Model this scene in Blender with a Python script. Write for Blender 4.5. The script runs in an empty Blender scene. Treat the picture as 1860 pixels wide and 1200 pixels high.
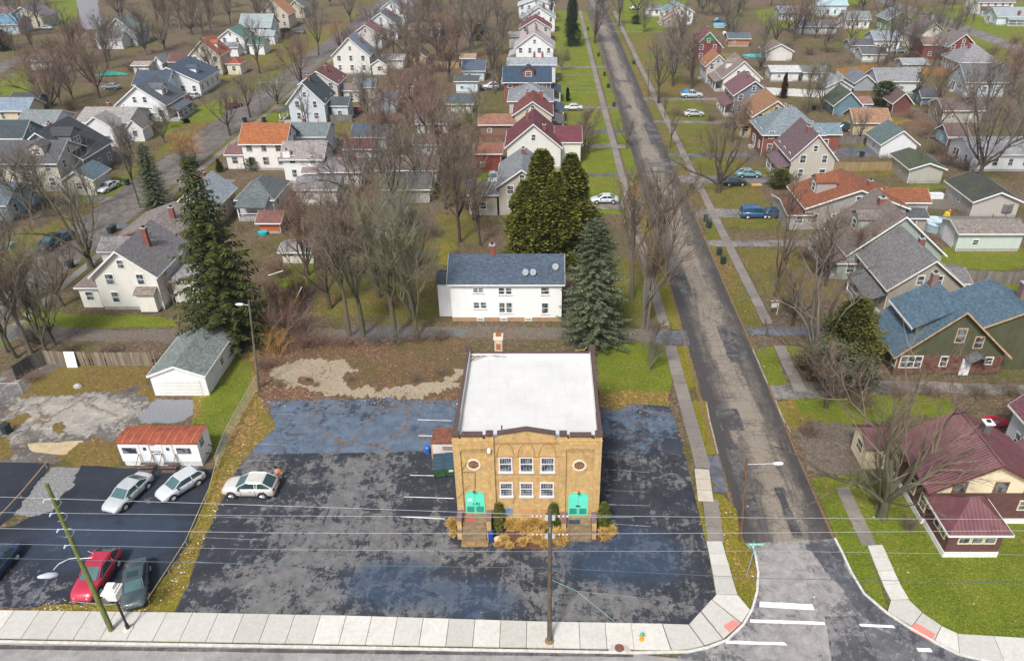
import bpy, math, random
from math import radians, sin, cos, pi, atan, tan, sqrt
from mathutils import Vector, Matrix, noise
from mathutils.geometry import tessellate_polygon
S = bpy.context.scene
# ---------------------------------------------------------------- camera, sky, sun, exposure
F_ = 1370.0; CX = 990.0; CY = 600.0; HC = 46.0; TH = math.atan(819 / F_)
ct, st = cos(TH), sin(TH)
cam_d = bpy.data.cameras.new('camera'); cam = bpy.data.objects.new('camera', cam_d); S.collection.objects.link(cam)
cam.location = (0, 0, HC); cam.rotation_euler = (pi / 2 - TH, 0, 0)
cam_d.sensor_width = 36; cam_d.lens = 36 * F_ / 1860; cam_d.shift_x = -(CX - 930) / 1860
cam_d.clip_start = 0.5; cam_d.clip_end = 4000
S.camera = cam
W = bpy.data.worlds.new('World'); S.world = W; W.use_nodes = True
wn = W.node_tree; bg = wn.nodes['Background']; sky = wn.nodes.new('ShaderNodeTexSky'); sky.sky_type = 'NISHITA'
sky.sun_disc = False; sky.sun_elevation = radians(50); sky.sun_rotation = radians(200)
sky.dust_density = 3.0; sky.air_density = 1.0; sky.ozone_density = 1.0
hs = wn.nodes.new('ShaderNodeHueSaturation'); hs.inputs['Saturation'].default_value = 0.55
wn.links.new(sky.outputs[0], hs.inputs['Color']); wn.links.new(hs.outputs[0], bg.inputs[0]); bg.inputs[1].default_value = 0.062
sd = bpy.data.lights.new('sun', 'SUN'); sun = bpy.data.objects.new('sun', sd); S.collection.objects.link(sun)
sd.energy = 1.5; sd.angle = radians(11); sd.color = (1.0, 0.985, 0.965)
sun.rotation_euler = (radians(40), 0, radians(-20))
S.view_settings.view_transform = 'Standard'; S.view_settings.look = 'None'; S.view_settings.gamma = 1.0
S.view_settings.exposure = 1.38
C = S.collection
R = random.Random(7)

# ---------------------------------------------------------------- pixel -> place helpers (photo measured at 1860x1200)
def P(px, py, z=0.0):
    a = (px - CX) / F_; b = (py - CY) / F_
    t = (z - HC) / (-st - b * ct)
    return Vector((a * t, (ct - b * st) * t, z))
def WL(px, py, Y):
    a = (px - CX) / F_; b = (py - CY) / F_
    t = Y / (ct - b * st)
    return (a * t, HC + (-st - b * ct) * t)
def PPM(py, z=0.0):
    p = P(CX, py, z); return F_ / (p.y * ct + (HC - z) * st)

# ---------------------------------------------------------------- materials
MATS = {}
def newmat(name):
    m = bpy.data.materials.new(name); m.use_nodes = True
    nt = m.node_tree; b = nt.nodes['Principled BSDF']
    return m, nt, b
class NB:
    def __init__(s, nt): s.nt = nt
    def n(s, t, **k):
        x = s.nt.nodes.new(t)
        for a, v in k.items(): setattr(x, a, v)
        return x
    def l(s, a, b): s.nt.links.new(a, b)
    def pos(s, mode='Object'):
        return s.n('ShaderNodeTexCoord').outputs[mode]
    def mapv(s, v, scale=(1, 1, 1), rot=(0, 0, 0), loc=(0, 0, 0)):
        m = s.n('ShaderNodeMapping'); s.l(v, m.inputs[0]); m.inputs['Scale'].default_value = scale
        m.inputs['Rotation'].default_value = rot; m.inputs['Location'].default_value = loc; return m.outputs[0]
    def noise(s, v, scale, detail=3, rough=.55, dist=0.):
        x = s.n('ShaderNodeTexNoise'); s.l(v, x.inputs['Vector']); x.inputs['Scale'].default_value = scale
        x.inputs['Detail'].default_value = detail; x.inputs['Roughness'].default_value = rough; x.inputs['Distortion'].default_value = dist
        return x.outputs[0]
    def vor(s, v, scale, feat='F1', rnd=1.):
        x = s.n('ShaderNodeTexVoronoi', feature=feat); s.l(v, x.inputs['Vector']); x.inputs['Scale'].default_value = scale
        x.inputs['Randomness'].default_value = rnd
        return x
    def ramp(s, f, stops, interp='LINEAR'):
        x = s.n('ShaderNodeValToRGB'); s.l(f, x.inputs[0]); e = x.color_ramp.elements; x.color_ramp.interpolation = interp
        while len(e) < len(stops): e.new(0.5)
        for i, (p, c) in enumerate(stops):
            e[i].position = p; e[i].color = (c, c, c, 1) if isinstance(c, (int, float)) else (*c, 1)
        return x.outputs[0]
    def math(s, op, a, b=None, c=None):
        x = s.n('ShaderNodeMath', operation=op)
        for i, v in enumerate((a, b, c)):
            if v is None: continue
            if isinstance(v, (int, float)): x.inputs[i].default_value = v
            else: s.l(v, x.inputs[i])
        return x.outputs[0]
    def mix(s, f, a, b, mode='MIX'):
        x = s.n('ShaderNodeMix', data_type='RGBA', blend_type=mode)
        if isinstance(f, (int, float)): x.inputs[0].default_value = f
        else: s.l(f, x.inputs[0])
        for i, v in ((6, a), (7, b)):
            if isinstance(v, tuple): x.inputs[i].default_value = (*v, 1)
            else: s.l(v, x.inputs[i])
        return x.outputs[2]
    def sep(s, v):
        x = s.n('ShaderNodeSeparateXYZ'); s.l(v, x.inputs[0]); return x.outputs
    def comb(s, a, b, c=None):
        x = s.n('ShaderNodeCombineXYZ'); s.l(a, x.inputs[0]); s.l(b, x.inputs[1])
        if c is not None: s.l(c, x.inputs[2])
        return x.outputs[0]
    def bump(s, b, h, st_=.3, dist=.02):
        x = s.n('ShaderNodeBump'); x.inputs['Strength'].default_value = st_; x.inputs['Distance'].default_value = dist
        s.l(h, x.inputs['Height']); s.l(x.outputs[0], b.inputs['Normal'])
def mul(c, k): return tuple(min(1, x * k) for x in c)
def hashv(nb):
    """object coords shifted by a per-object random so neighbours differ"""
    oi = nb.n('ShaderNodeObjectInfo'); v = nb.n('ShaderNodeVectorMath', operation='ADD'); nb.l(nb.pos(), v.inputs[0])
    m = nb.math('MULTIPLY', oi.outputs['Random'], 50.); nb.l(nb.comb(m, m, m), v.inputs[1]); return v.outputs[0], oi.outputs['Random']
def plain(name, col, rough=.6, metal=0., var=.12, vs=1.5, bump=0., bs=25., coat=0.):
    if name in MATS: return MATS[name]
    m, nt, b = newmat(name); nb = NB(nt); v, r = hashv(nb)
    n = nb.noise(v, vs, 4, .6)
    nb.l(nb.ramp(n, [(.25, mul(col, 1 - var)), (.75, mul(col, 1 + var))]), b.inputs['Base Color'])
    b.inputs['Roughness'].default_value = rough; b.inputs['Metallic'].default_value = metal
    if coat: b.inputs['Coat Weight'].default_value = coat
    if bump: nb.bump(b, nb.noise(v, bs, 3), bump)
    MATS[name] = m; return m
def paint(name, col):
    if name in MATS: return MATS[name]
    m, nt, b = newmat(name); nb = NB(nt); v, r = hashv(nb)
    nb.l(nb.mix(nb.math('MULTIPLY', nb.noise(v, 2.5, 4), .18), col, (.25, .23, .2)), b.inputs['Base Color'])
    b.inputs['Roughness'].default_value = .28; b.inputs['Metallic'].default_value = .25; b.inputs['Coat Weight'].default_value = .7
    MATS[name] = m; return m
def key(c): return '_'.join('%02d' % int(x * 99) for x in c)
def roofm(col, moss=0.0):
    k = 'shingle_roof_' + key(col) + '_%d' % int(moss * 10)
    if k in MATS: return MATS[k]
    m, nt, b = newmat(k); nb = NB(nt); v, r = hashv(nb); o = nb.sep(nb.pos())
    col = mul(col, .82)
    big = nb.noise(v, .5, 3, .6); mid = nb.noise(nb.mapv(v, (1, 1, 2.2)), 3.2, 2, .7)
    fine = nb.ramp(nb.sep(nb.vor(nb.mapv(v, (3.2, 3.2, 11)), 1.0).outputs['Color'])[0], [(0., .3), (1., 1.5)])
    base = nb.ramp(big, [(.2, mul(col, .78)), (.5, col), (.8, mul(col, 1.2))])
    base = nb.mix(.55, base, nb.ramp(mid, [(.3, mul(col, .6)), (.7, mul(col, 1.45))]))
    base = nb.mix(.42, base, nb.mix(1., base, fine, 'MULTIPLY'))
    streak = nb.noise(nb.mapv(v, (2.5, 2.5, .15)), 1.2, 3)
    base = nb.mix(nb.ramp(streak, [(.5, 0.), (.8, .35)]), base, mul(col, .45))
    if moss:
        mk = nb.ramp(nb.noise(v, .9, 4, .7), [(.62 - moss * .3, 0.), (.75 - moss * .3, 1.)])
        base = nb.mix(nb.math('MULTIPLY', mk, .8), base, (.06, .085, .02))
    fr = nb.math('FRACT', nb.math('MULTIPLY', o[2], 7.5)); ln = nb.ramp(fr, [(.0, .7), (.18, 1.)])
    nb.l(nb.mix(1., base, ln, 'MULTIPLY'), b.inputs['Base Color'])
    b.inputs['Roughness'].default_value = .85
    nb.bump(b, nb.math('ADD', fr, nb.noise(v, 14, 2)), .5, .03)
    MATS[k] = m; return m
def siding(col, step=.2, grime=.17):
    k = 'lap_siding_' + key(col)
    if k in MATS: return MATS[k]
    m, nt, b = newmat(k); nb = NB(nt); v, r = hashv(nb); o = nb.sep(nb.pos())
    g = nb.noise(nb.mapv(v, (1.2, 1.2, .35)), 1.1, 5, .65)
    base = nb.mix(nb.ramp(g, [(.42, 0.), (.8, grime * 1.6)]), col, mul(col, .5))
    fr = nb.math('FRACT', nb.math('MULTIPLY', o[2], 1 / step)); ln = nb.ramp(fr, [(0., .72), (.14, 1.)])  # ln: shadow line at each lap, painted into the siding colour
    nb.l(nb.mix(1., base, ln, 'MULTIPLY'), b.inputs['Base Color']); b.inputs['Roughness'].default_value = .6
    nb.bump(b, fr, .6, .02)
    MATS[k] = m; return m
def brickm(name, c1, c2, mortar, sc=1., stain=.35, stc=(.12, .09, .06)):
    if name in MATS: return MATS[name]
    m, nt, b = newmat(name); nb = NB(nt); v, r = hashv(nb); o = nb.sep(nb.pos())
    uv = nb.comb(nb.math('ADD', o[0], o[1]), o[2])
    br = nb.n('ShaderNodeTexBrick'); nb.l(uv, br.inputs['Vector']); br.inputs['Scale'].default_value = 4.0 * sc
    br.inputs['Color1'].default_value = (*c1, 1); br.inputs['Color2'].default_value = (*c2, 1); br.inputs['Mortar'].default_value = (*mortar, 1)
    br.inputs['Mortar Size'].default_value = .018; br.inputs['Bias'].default_value = 0
    br.inputs['Brick Width'].default_value = .9; br.inputs['Row Height'].default_value = .3
    s1 = nb.noise(v, .9, 6, .75, .6); s2 = nb.noise(nb.mapv(v, (3, 3, .35)), 1.3, 4, .6)
    base = nb.mix(nb.ramp(s1, [(.5, 0.), (.78, stain)]), br.outputs[0], stc)
    base = nb.mix(nb.ramp(s2, [(.52, 0.), (.8, stain)]), base, stc)
    s3 = nb.noise(v, 2.4, 4, .6)
    base = nb.mix(nb.ramp(s3, [(.34, .4), (.52, 0.)]), base, mul(c1, 1.4))
    nb.l(base, b.inputs['Base Color']); b.inputs['Roughness'].default_value = .85
    nb.bump(b, br.outputs['Fac'], -.4, .012)
    MATS[name] = m; return m
def glassm(name='window_glass', col=(.03, .045, .055)):
    if name in MATS: return MATS[name]
    m, nt, b = newmat(name); nb = NB(nt); v, r = hashv(nb)
    nb.l(nb.mix(nb.ramp(nb.noise(v, 2.2, 1), [(.45, 0.), (.6, .5)]), col, (.32, .33, .32)), b.inputs['Base Color'])
    b.inputs['Roughness'].default_value = .08; b.inputs['Specular IOR Level'].default_value = .8
    MATS[name] = m; return m
WHITE = plain('white_trim_paint', (.72, .72, .70), .5, var=.08)
GLASS = glassm()
CARGLASS = (lambda m: (m.node_tree.nodes['Principled BSDF'].inputs['Base Color'].links and m.node_tree.links.remove(m.node_tree.nodes['Principled BSDF'].inputs['Base Color'].links[0]), setattr(m.node_tree.nodes['Principled BSDF'].inputs['Base Color'], 'default_value', (.02, .05, .055, 1)), m)[2])(glassm('car_glass', (.05, .12, .12)))
BLACK = plain('black_rubber', (.02, .02, .022), .8)
CHROME = plain('bright_metal', (.62, .63, .64), .3, .8)
REDBRICK = brickm('red_brick', (.24, .055, .03), (.16, .045, .03), (.2, .17, .15))
CONC = plain('concrete_grey', (.34, .33, .31), .85, var=.25, vs=2.5, bump=.3)

# ---------------------------------------------------------------- mesh builder
class MB:
    def __init__(s): s.v = []; s.f = []; s.m = []
    def add(s, vs, fs, mi=0):
        o = len(s.v); s.v += [tuple(v) for v in vs]; s.f += [tuple(i + o for i in f) for f in fs]; s.m += [mi] * len(fs)
    def box(s, c, d, mi=0, rz=0., taper=1.):
        cx, cy, cz = c; dx, dy, dz = d[0] / 2, d[1] / 2, d[2] / 2; vs = []
        for z, k in ((-dz, 1), (dz, taper)):
            for x, y in ((-dx, -dy), (dx, -dy), (dx, dy), (-dx, dy)):
                x *= k; y *= k
                vs.append((cx + x * cos(rz) - y * sin(rz), cy + x * sin(rz) + y * cos(rz), cz + z))
        s.add(vs, [(0, 3, 2, 1), (4, 5, 6, 7), (0, 1, 5, 4), (1, 2, 6, 5), (2, 3, 7, 6), (3, 0, 4, 7)], mi)
    def b2(s, x0, x1, y0, y1, z0, z1, mi=0): s.box(((x0 + x1) / 2, (y0 + y1) / 2, (z0 + z1) / 2), (x1 - x0, y1 - y0, z1 - z0), mi)
    def slab(s, quad, th, mi=0):
        """quad: 4 points (ccw from above); thickness straight down"""
        q = [Vector(p) for p in quad]; lo = [p - Vector((0, 0, th)) for p in q]; n = len(q)
        fs = [tuple(range(n)), tuple(range(2 * n - 1, n - 1, -1))] + [(i, i + n, (i + 1) % n + n, (i + 1) % n) for i in range(n)]
        s.add(q + lo, fs, mi)
    def tube(s, pts, r, n=6, mi=0, cap=True):
        pts = [Vector(p) for p in pts]; rs = r if isinstance(r, (list, tuple)) else [r] * len(pts); o = len(s.v); k = len(pts)
        for i, p in enumerate(pts):
            t = (pts[min(i + 1, k - 1)] - pts[max(i - 1, 0)]); t = t.normalized() if t.length > 1e-6 else Vector((0, 0, 1))
            a = t.cross(Vector((0, 0, 1)) if abs(t.z) < .9 else Vector((1, 0, 0))).normalized(); b = t.cross(a)
            for j in range(n):
                an = 2 * pi * j / n; s.v.append(tuple(p + (a * cos(an) + b * sin(an)) * rs[i]))
        for i in range(k - 1):
            for j in range(n):
                s.f.append((o + i * n + j, o + i * n + (j + 1) % n, o + (i + 1) * n + (j + 1) % n, o + (i + 1) * n + j)); s.m.append(mi)
        if cap and n > 2:
            s.f.append(tuple(o + j for j in range(n))[::-1]); s.m.append(mi)
            s.f.append(tuple(o + (k - 1) * n + j for j in range(n))); s.m.append(mi)
    def lathe(s, c, prof, n=16, mi=0, sx=1., sy=1.):
        o = len(s.v); k = len(prof)
        for r, z in prof:
            for j in range(n):
                an = 2 * pi * j / n; s.v.append((c[0] + r * cos(an) * sx, c[1] + r * sin(an) * sy, c[2] + z))
        for i in range(k - 1):
            for j in range(n):
                s.f.append((o + i * n + j, o + i * n + (j + 1) % n, o + (i + 1) * n + (j + 1) % n, o + (i + 1) * n + j)); s.m.append(mi)
        s.f.append(tuple(o + j for j in range(n))[::-1]); s.m.append(mi)
        s.f.append(tuple(o + (k - 1) * n + j for j in range(n))); s.m.append(mi)
    def prism_y(s, xz, y0, y1, mi=0):
        """polygon in x-z extruded along y"""
        n = len(xz); vs = [(x, y0, z) for x, z in xz] + [(x, y1, z) for x, z in xz]
        fs = [tuple(range(n)), tuple(range(2 * n - 1, n - 1, -1))] + [(i, i + n, (i + 1) % n + n, (i + 1) % n) for i in range(n)]
        s.add(vs, fs, mi)
    def mesh(s, name, mats, smooth=False):
        me = bpy.data.meshes.new(name); me.from_pydata(s.v, [], s.f)
        for m in (mats if isinstance(mats, (list, tuple)) else [mats]): me.materials.append(m)
        if any(s.m): me.polygons.foreach_set('material_index', s.m)
        if smooth: me.polygons.foreach_set('use_smooth', [True] * len(s.f))
        me.update(); return me
    def build(s, name, mats, parent=None, smooth=False, loc=None, rz=0.):
        o = bpy.data.objects.new(name, s.mesh(name, mats, smooth)); C.objects.link(o)
        if parent: o.parent = parent
        if loc is not None: o.location = loc
        if rz: o.rotation_euler = (0, 0, rz)
        return o
def tag(o, label=None, cat=None, group=None, kind=None):
    if label: o['label'] = label
    if cat: o['category'] = cat
    if group: o['group'] = group
    if kind: o['kind'] = kind
    return o
def empty(name, loc, rz=0., label=None, cat=None, group=None):
    o = bpy.data.objects.new(name, None); C.objects.link(o); o.location = loc; o.rotation_euler = (0, 0, rz); o.empty_display_size = .5
    return tag(o, label, cat, group)
def inst(name, me, parent=None, loc=(0, 0, 0), rz=0., sc=None):
    o = bpy.data.objects.new(name, me); C.objects.link(o); o.location = loc; o.rotation_euler = (0, 0, rz)
    if parent: o.parent = parent
    if sc: o.scale = sc if isinstance(sc, (tuple, list)) else (sc, sc, sc)
    return o
def copy_tree(o, parent=None):
    c = o.copy(); C.objects.link(c)
    if parent: c.parent = parent
    for ch in list(o.children): copy_tree(ch, c)
    return c
# ================================================================= ground materials
def grassmat(name, greens, litter, amt, speck=.5, soil=(.13, .09, .055)):
    m, nt, b = newmat(name); nb = NB(nt); v = nb.pos()
    a = nb.noise(v, .045, 3, .6); c = nb.noise(v, .35, 4, .7); d = nb.noise(v, 3.5, 3, .8); e = nb.noise(v, 12, 2, .8)
    g = nb.ramp(c, [(.36, greens[0]), (.5, greens[1]), (.62, greens[2])])
    g = nb.mix(.6, g, nb.ramp(d, [(.3, mul(greens[0], .45)), (.5, greens[1]), (.7, mul(greens[2], 1.5))]))
    g = nb.mix(.35, g, nb.ramp(e, [(.35, mul(greens[0], .4)), (.65, mul(greens[2], 1.9))]))
    lf = nb.vor(v, 5.5); lc = nb.ramp(nb.sep(lf.outputs['Color'])[0], [(.0, mul(litter, .55)), (.5, litter), (.85, mul(litter, 1.5)), (1., mul(litter, 2.3))])
    lc = nb.mix(.3, lc, nb.ramp(d, [(.3, mul(soil, .6)), (.7, mul(soil, 1.7))]))
    f = nb.math('ADD', nb.math('MULTIPLY', a, .9), nb.math('MULTIPLY', c, .55)); f = nb.math('ADD', f, nb.math('MULTIPLY', nb.math('SUBTRACT', d, .5), speck))
    f = nb.math('ADD', f, nb.math('MULTIPLY', nb.math('SUBTRACT', nb.sep(lf.outputs['Color'])[1], .5), .22))
    mk = nb.ramp(f, [(max(0, .78 - amt), 0.), (min(1, .9 - amt), 1.)])
    nb.l(nb.mix(mk, g, lc), b.inputs['Base Color']); b.inputs['Roughness'].default_value = .95; b.inputs['Specular IOR Level'].default_value = .15
    nb.bump(b, nb.math('ADD', d, e), 1.0, .12)
    MATS[name] = m; return m
GROUND = grassmat('yard_ground', [(.03, .042, .008), (.092, .095, .022), (.175, .155, .045)], (.15, .108, .075), .17)
LAWN = grassmat('mown_lawn', [(.04, .078, .007), (.11, .158, .012), (.22, .235, .03)], (.24, .155, .045), -.05, .6)
LAWNY = grassmat('yellowed_lawn', [(.07, .085, .010), (.17, .155, .018), (.28, .23, .03)], (.29, .175, .055), .06, .8)
MIXL = grassmat('mixed_winter_lawn', [(.04, .06, .008), (.105, .118, .016), (.20, .195, .035)], (.21, .13, .05), .08, 1.0)
LITTER = grassmat('leaf_litter', [(.07, .07, .02), (.12, .10, .035), (.19, .13, .06)], (.19, .10, .065), .16, .8)
DIRTY = grassmat('bare_soil', [(.25, .195, .13), (.37, .30, .21), (.45, .38, .275)], (.22, .15, .10), -.04, 1.1)

WEEDY = grassmat('weedy_dirt', [(.07, .07, .015), (.16, .125, .03), (.25, .19, .045)], (.20, .11, .045), .12, .9)

def blob(nb, o, px, py, rx, ry):
    c = P(px, py); dx = nb.math('DIVIDE', nb.math('SUBTRACT', o[0], c.x), rx); dy = nb.math('DIVIDE', nb.math('SUBTRACT', o[1], c.y), ry)
    d = nb.math('SQRT', nb.math('ADD', nb.math('MULTIPLY', dx, dx), nb.math('MULTIPLY', dy, dy)))
    return nb.math('MAXIMUM', nb.math('SUBTRACT', 1., d), 0.)
def asphalt_worn(name, dark, worn, blobs, base_off=-.1, cracks=True, contrast=.03, streak=(.5, 1, 1), blue=None, leafy=0):
    m, nt, b = newmat(name); nb = NB(nt); v = nb.pos(); o = nb.sep(v)
    n1 = nb.noise(nb.mapv(v, streak), .22, 8, .72, .8); n2 = nb.noise(nb.mapv(v, (.75, .8, 1), (0, 0, .2)), .6, 8, .78, .9); n3 = nb.noise(v, 2.2, 6, .75, .4)
    n4 = nb.noise(v, 7, 3, .8)
    f = nb.math('ADD', nb.math('MULTIPLY', n1, 1.0), nb.math('ADD', nb.math('MULTIPLY', n2, 1.5), nb.math('MULTIPLY', n3, .9)))
    f = nb.math('SUBTRACT', nb.math('ADD', f, nb.math('ADD', nb.math('MULTIPLY', n4, .4), nb.math('MULTIPLY', nb.noise(nb.mapv(v, (2.4, .22, 1)), .8, 4, .7), .5))), 1.63)
    for px, py, rx, ry, k in blobs: f = nb.math('ADD', f, nb.math('MULTIPLY', blob(nb, o, px, py, rx, ry), k))
    f = nb.math('ADD', f, base_off)
    mk = nb.ramp(f, [(.5 - contrast, 0.), (.5 + contrast, .75), (.5 + contrast * 4, 1.)])
    dk = nb.ramp(nb.noise(v, .5, 5, .7), [(.3, mul(dark, .65)), (.7, mul(dark, 1.5))])
    wk = nb.ramp(nb.noise(v, .9, 6, .75, .5), [(.3, mul(worn, .55)), (.7, mul(worn, 1.25))])
    col = nb.mix(mk, dk, wk)
    if blue:
        for px, py, rx, ry in blue[1]: col = nb.mix(nb.math('MINIMUM', nb.math('MULTIPLY', nb.math('MULTIPLY', blob(nb, o, px, py, rx, ry), 2.0), nb.ramp(n2, [(.35, .2), (.6, 1.)])), .6), col, blue[0])
    if cracks:
        w = nb.n('ShaderNodeVectorMath', operation='ADD'); nb.l(v, w.inputs[0])
        sc = nb.n('ShaderNodeVectorMath', operation='SCALE'); x = nb.n('ShaderNodeTexNoise'); x.inputs['Scale'].default_value = .8; nb.l(v, x.inputs['Vector'])
        nb.l(x.outputs['Color'], sc.inputs[0]); sc.inputs['Scale'].default_value = 1.6; nb.l(sc.outputs[0], w.inputs[1])
        e = nb.vor(w.outputs[0], .18, 'DISTANCE_TO_EDGE').outputs[0]
        col = nb.mix(nb.ramp(e, [(.0, .5), (.006, 0.)]), col, mul(dark, .5))
    if leafy:
        e2 = nb.vor(w.outputs[0], .17, 'DISTANCE_TO_EDGE').outputs[0]; lm = nb.math('MULTIPLY', nb.ramp(nb.math('ADD', e2, nb.math('MULTIPLY', nb.math('SUBTRACT', n3, .5), .12)), [(.0, 1.), (.045, 0.)]), nb.ramp(n1, [(.42, .25), (.6, 1.)]))
        col = nb.mix(lm, col, nb.ramp(nb.vor(v, 6).outputs['Distance'], [(.2, (.24, .15, .08)), (.6, (.10, .06, .04))]))
    fine = nb.noise(v, 22, 3, .8)
    col = nb.mix(.35, col, nb.mix(1., col, nb.ramp(fine, [(.3, .35), (.7, 1.6)]), 'MULTIPLY'))
    nb.l(col, b.inputs['Base Color']); nb.l(nb.ramp(nb.noise(v, .35, 4), [(.4, .72), (.6, .95)]), b.inputs['Roughness'])
    nb.bump(b, fine, .4, .01)
    MATS[name] = m; return m
LOT = asphalt_worn('sealed_lot_asphalt', (.024, .027, .035), (.155, .15, .147),
    [(620, 930, 5, 9, 0.161), (470, 1080, 9, 9, 0.186), (560, 1000, 7, 8, 0.136), (395, 980, 4.5, 9, -.2), (790, 900, 5, 5, -.16), (1130, 900, 7, 8, -.1), (820, 1080, 9, 6, 0.136), (760, 970, 4, 6, 0.124), (960, 1080, 9, 4, 0.087), (1130, 1100, 8, 3.5, 0.124), (1130, 990, 6, 4, 0.081), (420, 850, 3, 3, 0.062), (640, 850, 8, 3, 0.087), (680, 900, 5, 6, 0.124)],
    -.105, contrast=.03, blue=((.03, .06, .11), [(720, 1060, 5, 3), (860, 1090, 4, 2.5), (1130, 1010, 6, 4)]))
OLD = asphalt_worn('old_blue_grey_asphalt', (.028, .033, .046), (.105, .14, .19), [(640, 790, 34, 9, .34), (1150, 760, 7, 4, .2), (700, 820, 9, 3, .1)], -.08, contrast=.04, leafy=1)
FRESH = asphalt_worn('fresh_black_asphalt', (.015, .019, .03), (.15, .15, .16), [(60, 1000, 7, 4, .22), (250, 1090, 9, 3, .28), (60, 1080, 8, 4, .25), (240, 930, 4, 4, .18)], -.34, blue=((.03, .05, .085), [(200, 980, 8, 4)]))
YARDC = asphalt_worn('cracked_yard_concrete', (.10, .088, .08), (.35, .32, .275), [(110, 740, 9, 6, .35), (180, 760, 7, 5, .3)], -.16, contrast=.05, leafy=1)
MAINR = asphalt_worn('main_road_asphalt', (.25, .24, .225), (.31, .295, .275), [], 0., cracks=False, contrast=.12, streak=(.1, 1, 1))
APRON = asphalt_worn('side_street_apron', (.10, .10, .105), (.31, .29, .275), [(1440, 1050, 6, 9, .5), (1400, 1180, 7, 4, .45)], -.13, contrast=.06)
DRIVE = asphalt_worn('driveway_surface', (.10, .09, .085), (.26, .235, .21), [], 0., contrast=.10)
MUD = asphalt_worn('muddy_worn_street', (.085, .07, .06), (.20, .175, .155), [], 0., contrast=.12, streak=(1.2, .3, 1))
DRIVED = asphalt_worn('dark_driveway', (.065, .07, .085), (.16, .16, .18), [], 0., contrast=.1)
ALLEYM = grassmat('alley_dirt', [(.12, .10, .08), (.17, .145, .12), (.22, .19, .16)], (.16, .12, .09), .05, .6)
PUDDLE, _nt, _b = newmat('puddle_water'); _b.inputs['Base Color'].default_value = (.10, .10, .10, 1); _b.inputs['Roughness'].default_value = .06
def streetmat():
    m, nt, b = newmat('cracked_street_asphalt'); nb = NB(nt); v = nb.pos(); o = nb.sep(v)
    cx = nb.math('SUBTRACT', nb.math('SUBTRACT', o[0], 19.9), nb.math('MULTIPLY', o[1], .004))
    n0 = nb.noise(nb.mapv(v, (1, .12, 1)), .9, 5, .7, .3)
    band = nb.math('ABSOLUTE', nb.math('ADD', cx, nb.math('MULTIPLY', nb.math('SUBTRACT', n0, .5), 5.5)))
    n1 = nb.noise(v, .9, 8, .78, .6)
    f = nb.math('SUBTRACT', nb.math('ADD', nb.math('MULTIPLY', n1, 1.5), .55), nb.math('MULTIPLY', band, .36))
    base = nb.ramp(f, [(.25, (.055, .048, .046)), (.55, (.10, .086, .076)), (.78, (.145, .122, .098)), (1.0, (.24, .20, .155))])
    w = nb.n('ShaderNodeVectorMath', operation='ADD'); nb.l(v, w.inputs[0]); sc = nb.n('ShaderNodeVectorMath', operation='SCALE')
    x = nb.n('ShaderNodeTexNoise'); x.inputs['Scale'].default_value = 1.1; x.inputs['Detail'].default_value = 4; nb.l(v, x.inputs['Vector']); nb.l(x.outputs['Color'], sc.inputs[0])
    sc.inputs['Scale'].default_value = 1.0; nb.l(sc.outputs[0], w.inputs[1])
    e1 = nb.vor(w.outputs[0], .38, 'DISTANCE_TO_EDGE').outputs[0]; e2 = nb.vor(w.outputs[0], 1.5, 'DISTANCE_TO_EDGE').outputs[0]
    base = nb.mix(nb.ramp(e1, [(.0, .7), (.018, 0.)]), base, (.045, .04, .036))
    al = nb.ramp(nb.noise(v, .16, 3), [(.46, 0.), (.6, .8)])
    base = nb.mix(nb.math('MULTIPLY', nb.ramp(e2, [(.0, 1.), (.07, 0.)]), al), base, (.045, .04, .036))
    lw = nb.noise(nb.mapv(v, (9, .12, 1)), .5, 3); base = nb.mix(nb.ramp(lw, [(.55, 0.), (.7, .35)]), base, (.05, .048, .048))
    cr = nb.noise(nb.mapv(v, (.12, 5, 1)), .7, 3); base = nb.mix(nb.ramp(cr, [(.6, 0.), (.66, .5)]), base, (.05, .048, .048))
    fine = nb.noise(v, 9, 4, .8)
    base = nb.mix(.5, base, nb.mix(1., base, nb.ramp(fine, [(.3, .3), (.7, 1.7)]), 'MULTIPLY'))
    nb.l(base, b.inputs['Base Color']); b.inputs['Roughness'].default_value = .8; nb.bump(b, fine, .5, .015)
    return m
STREET = streetmat()
def walkmat(name, col, dirt):
    m, nt, b = newmat(name); nb = NB(nt); v = nb.pos()
    n = nb.noise(v, .6, 6, .7, .5); n2 = nb.noise(v, 4, 4, .8); i = nb.n('ShaderNodeNewGeometry')
    base = nb.ramp(i.outputs['Random Per Island'], [(0., mul(col, .84)), (1., mul(col, 1.12))])
    base = nb.mix(nb.ramp(n, [(.48, 0.), (.8, .6)]), base, dirt); base = nb.mix(.25, base, nb.mix(1., base, nb.ramp(n2, [(.3, .5), (.7, 1.4)]), 'MULTIPLY'))
    nb.l(base, b.inputs['Base Color']); b.inputs['Roughness'].default_value = .85; nb.bump(b, n2, .2, .01)
    return m
WALK = walkmat('pale_sidewalk_concrete', (.53, .51, .46), (.42, .38, .31)); OLDWALK = walkmat('old_sidewalk_concrete', (.21, .185, .16), (.10, .085, .07))
KERBM = plain('kerb_concrete', (.56, .54, .50), .8, var=.25, vs=3); KERBD = plain('old_stone_kerb', (.30, .27, .23), .9, var=.5, vs=2)
LINE = plain('white_road_paint', (.78, .78, .76), .7, var=.12, vs=6)
def faint():
    m, nt, b = newmat('faded_bay_paint'); nb = NB(nt); v = nb.pos()
    nb.l(nb.ramp(nb.noise(v, 3, 4, .8), [(.35, (.10, .11, .13)), (.65, (.42, .44, .46))]), b.inputs['Base Color']); return m
FADED = faint()

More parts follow.
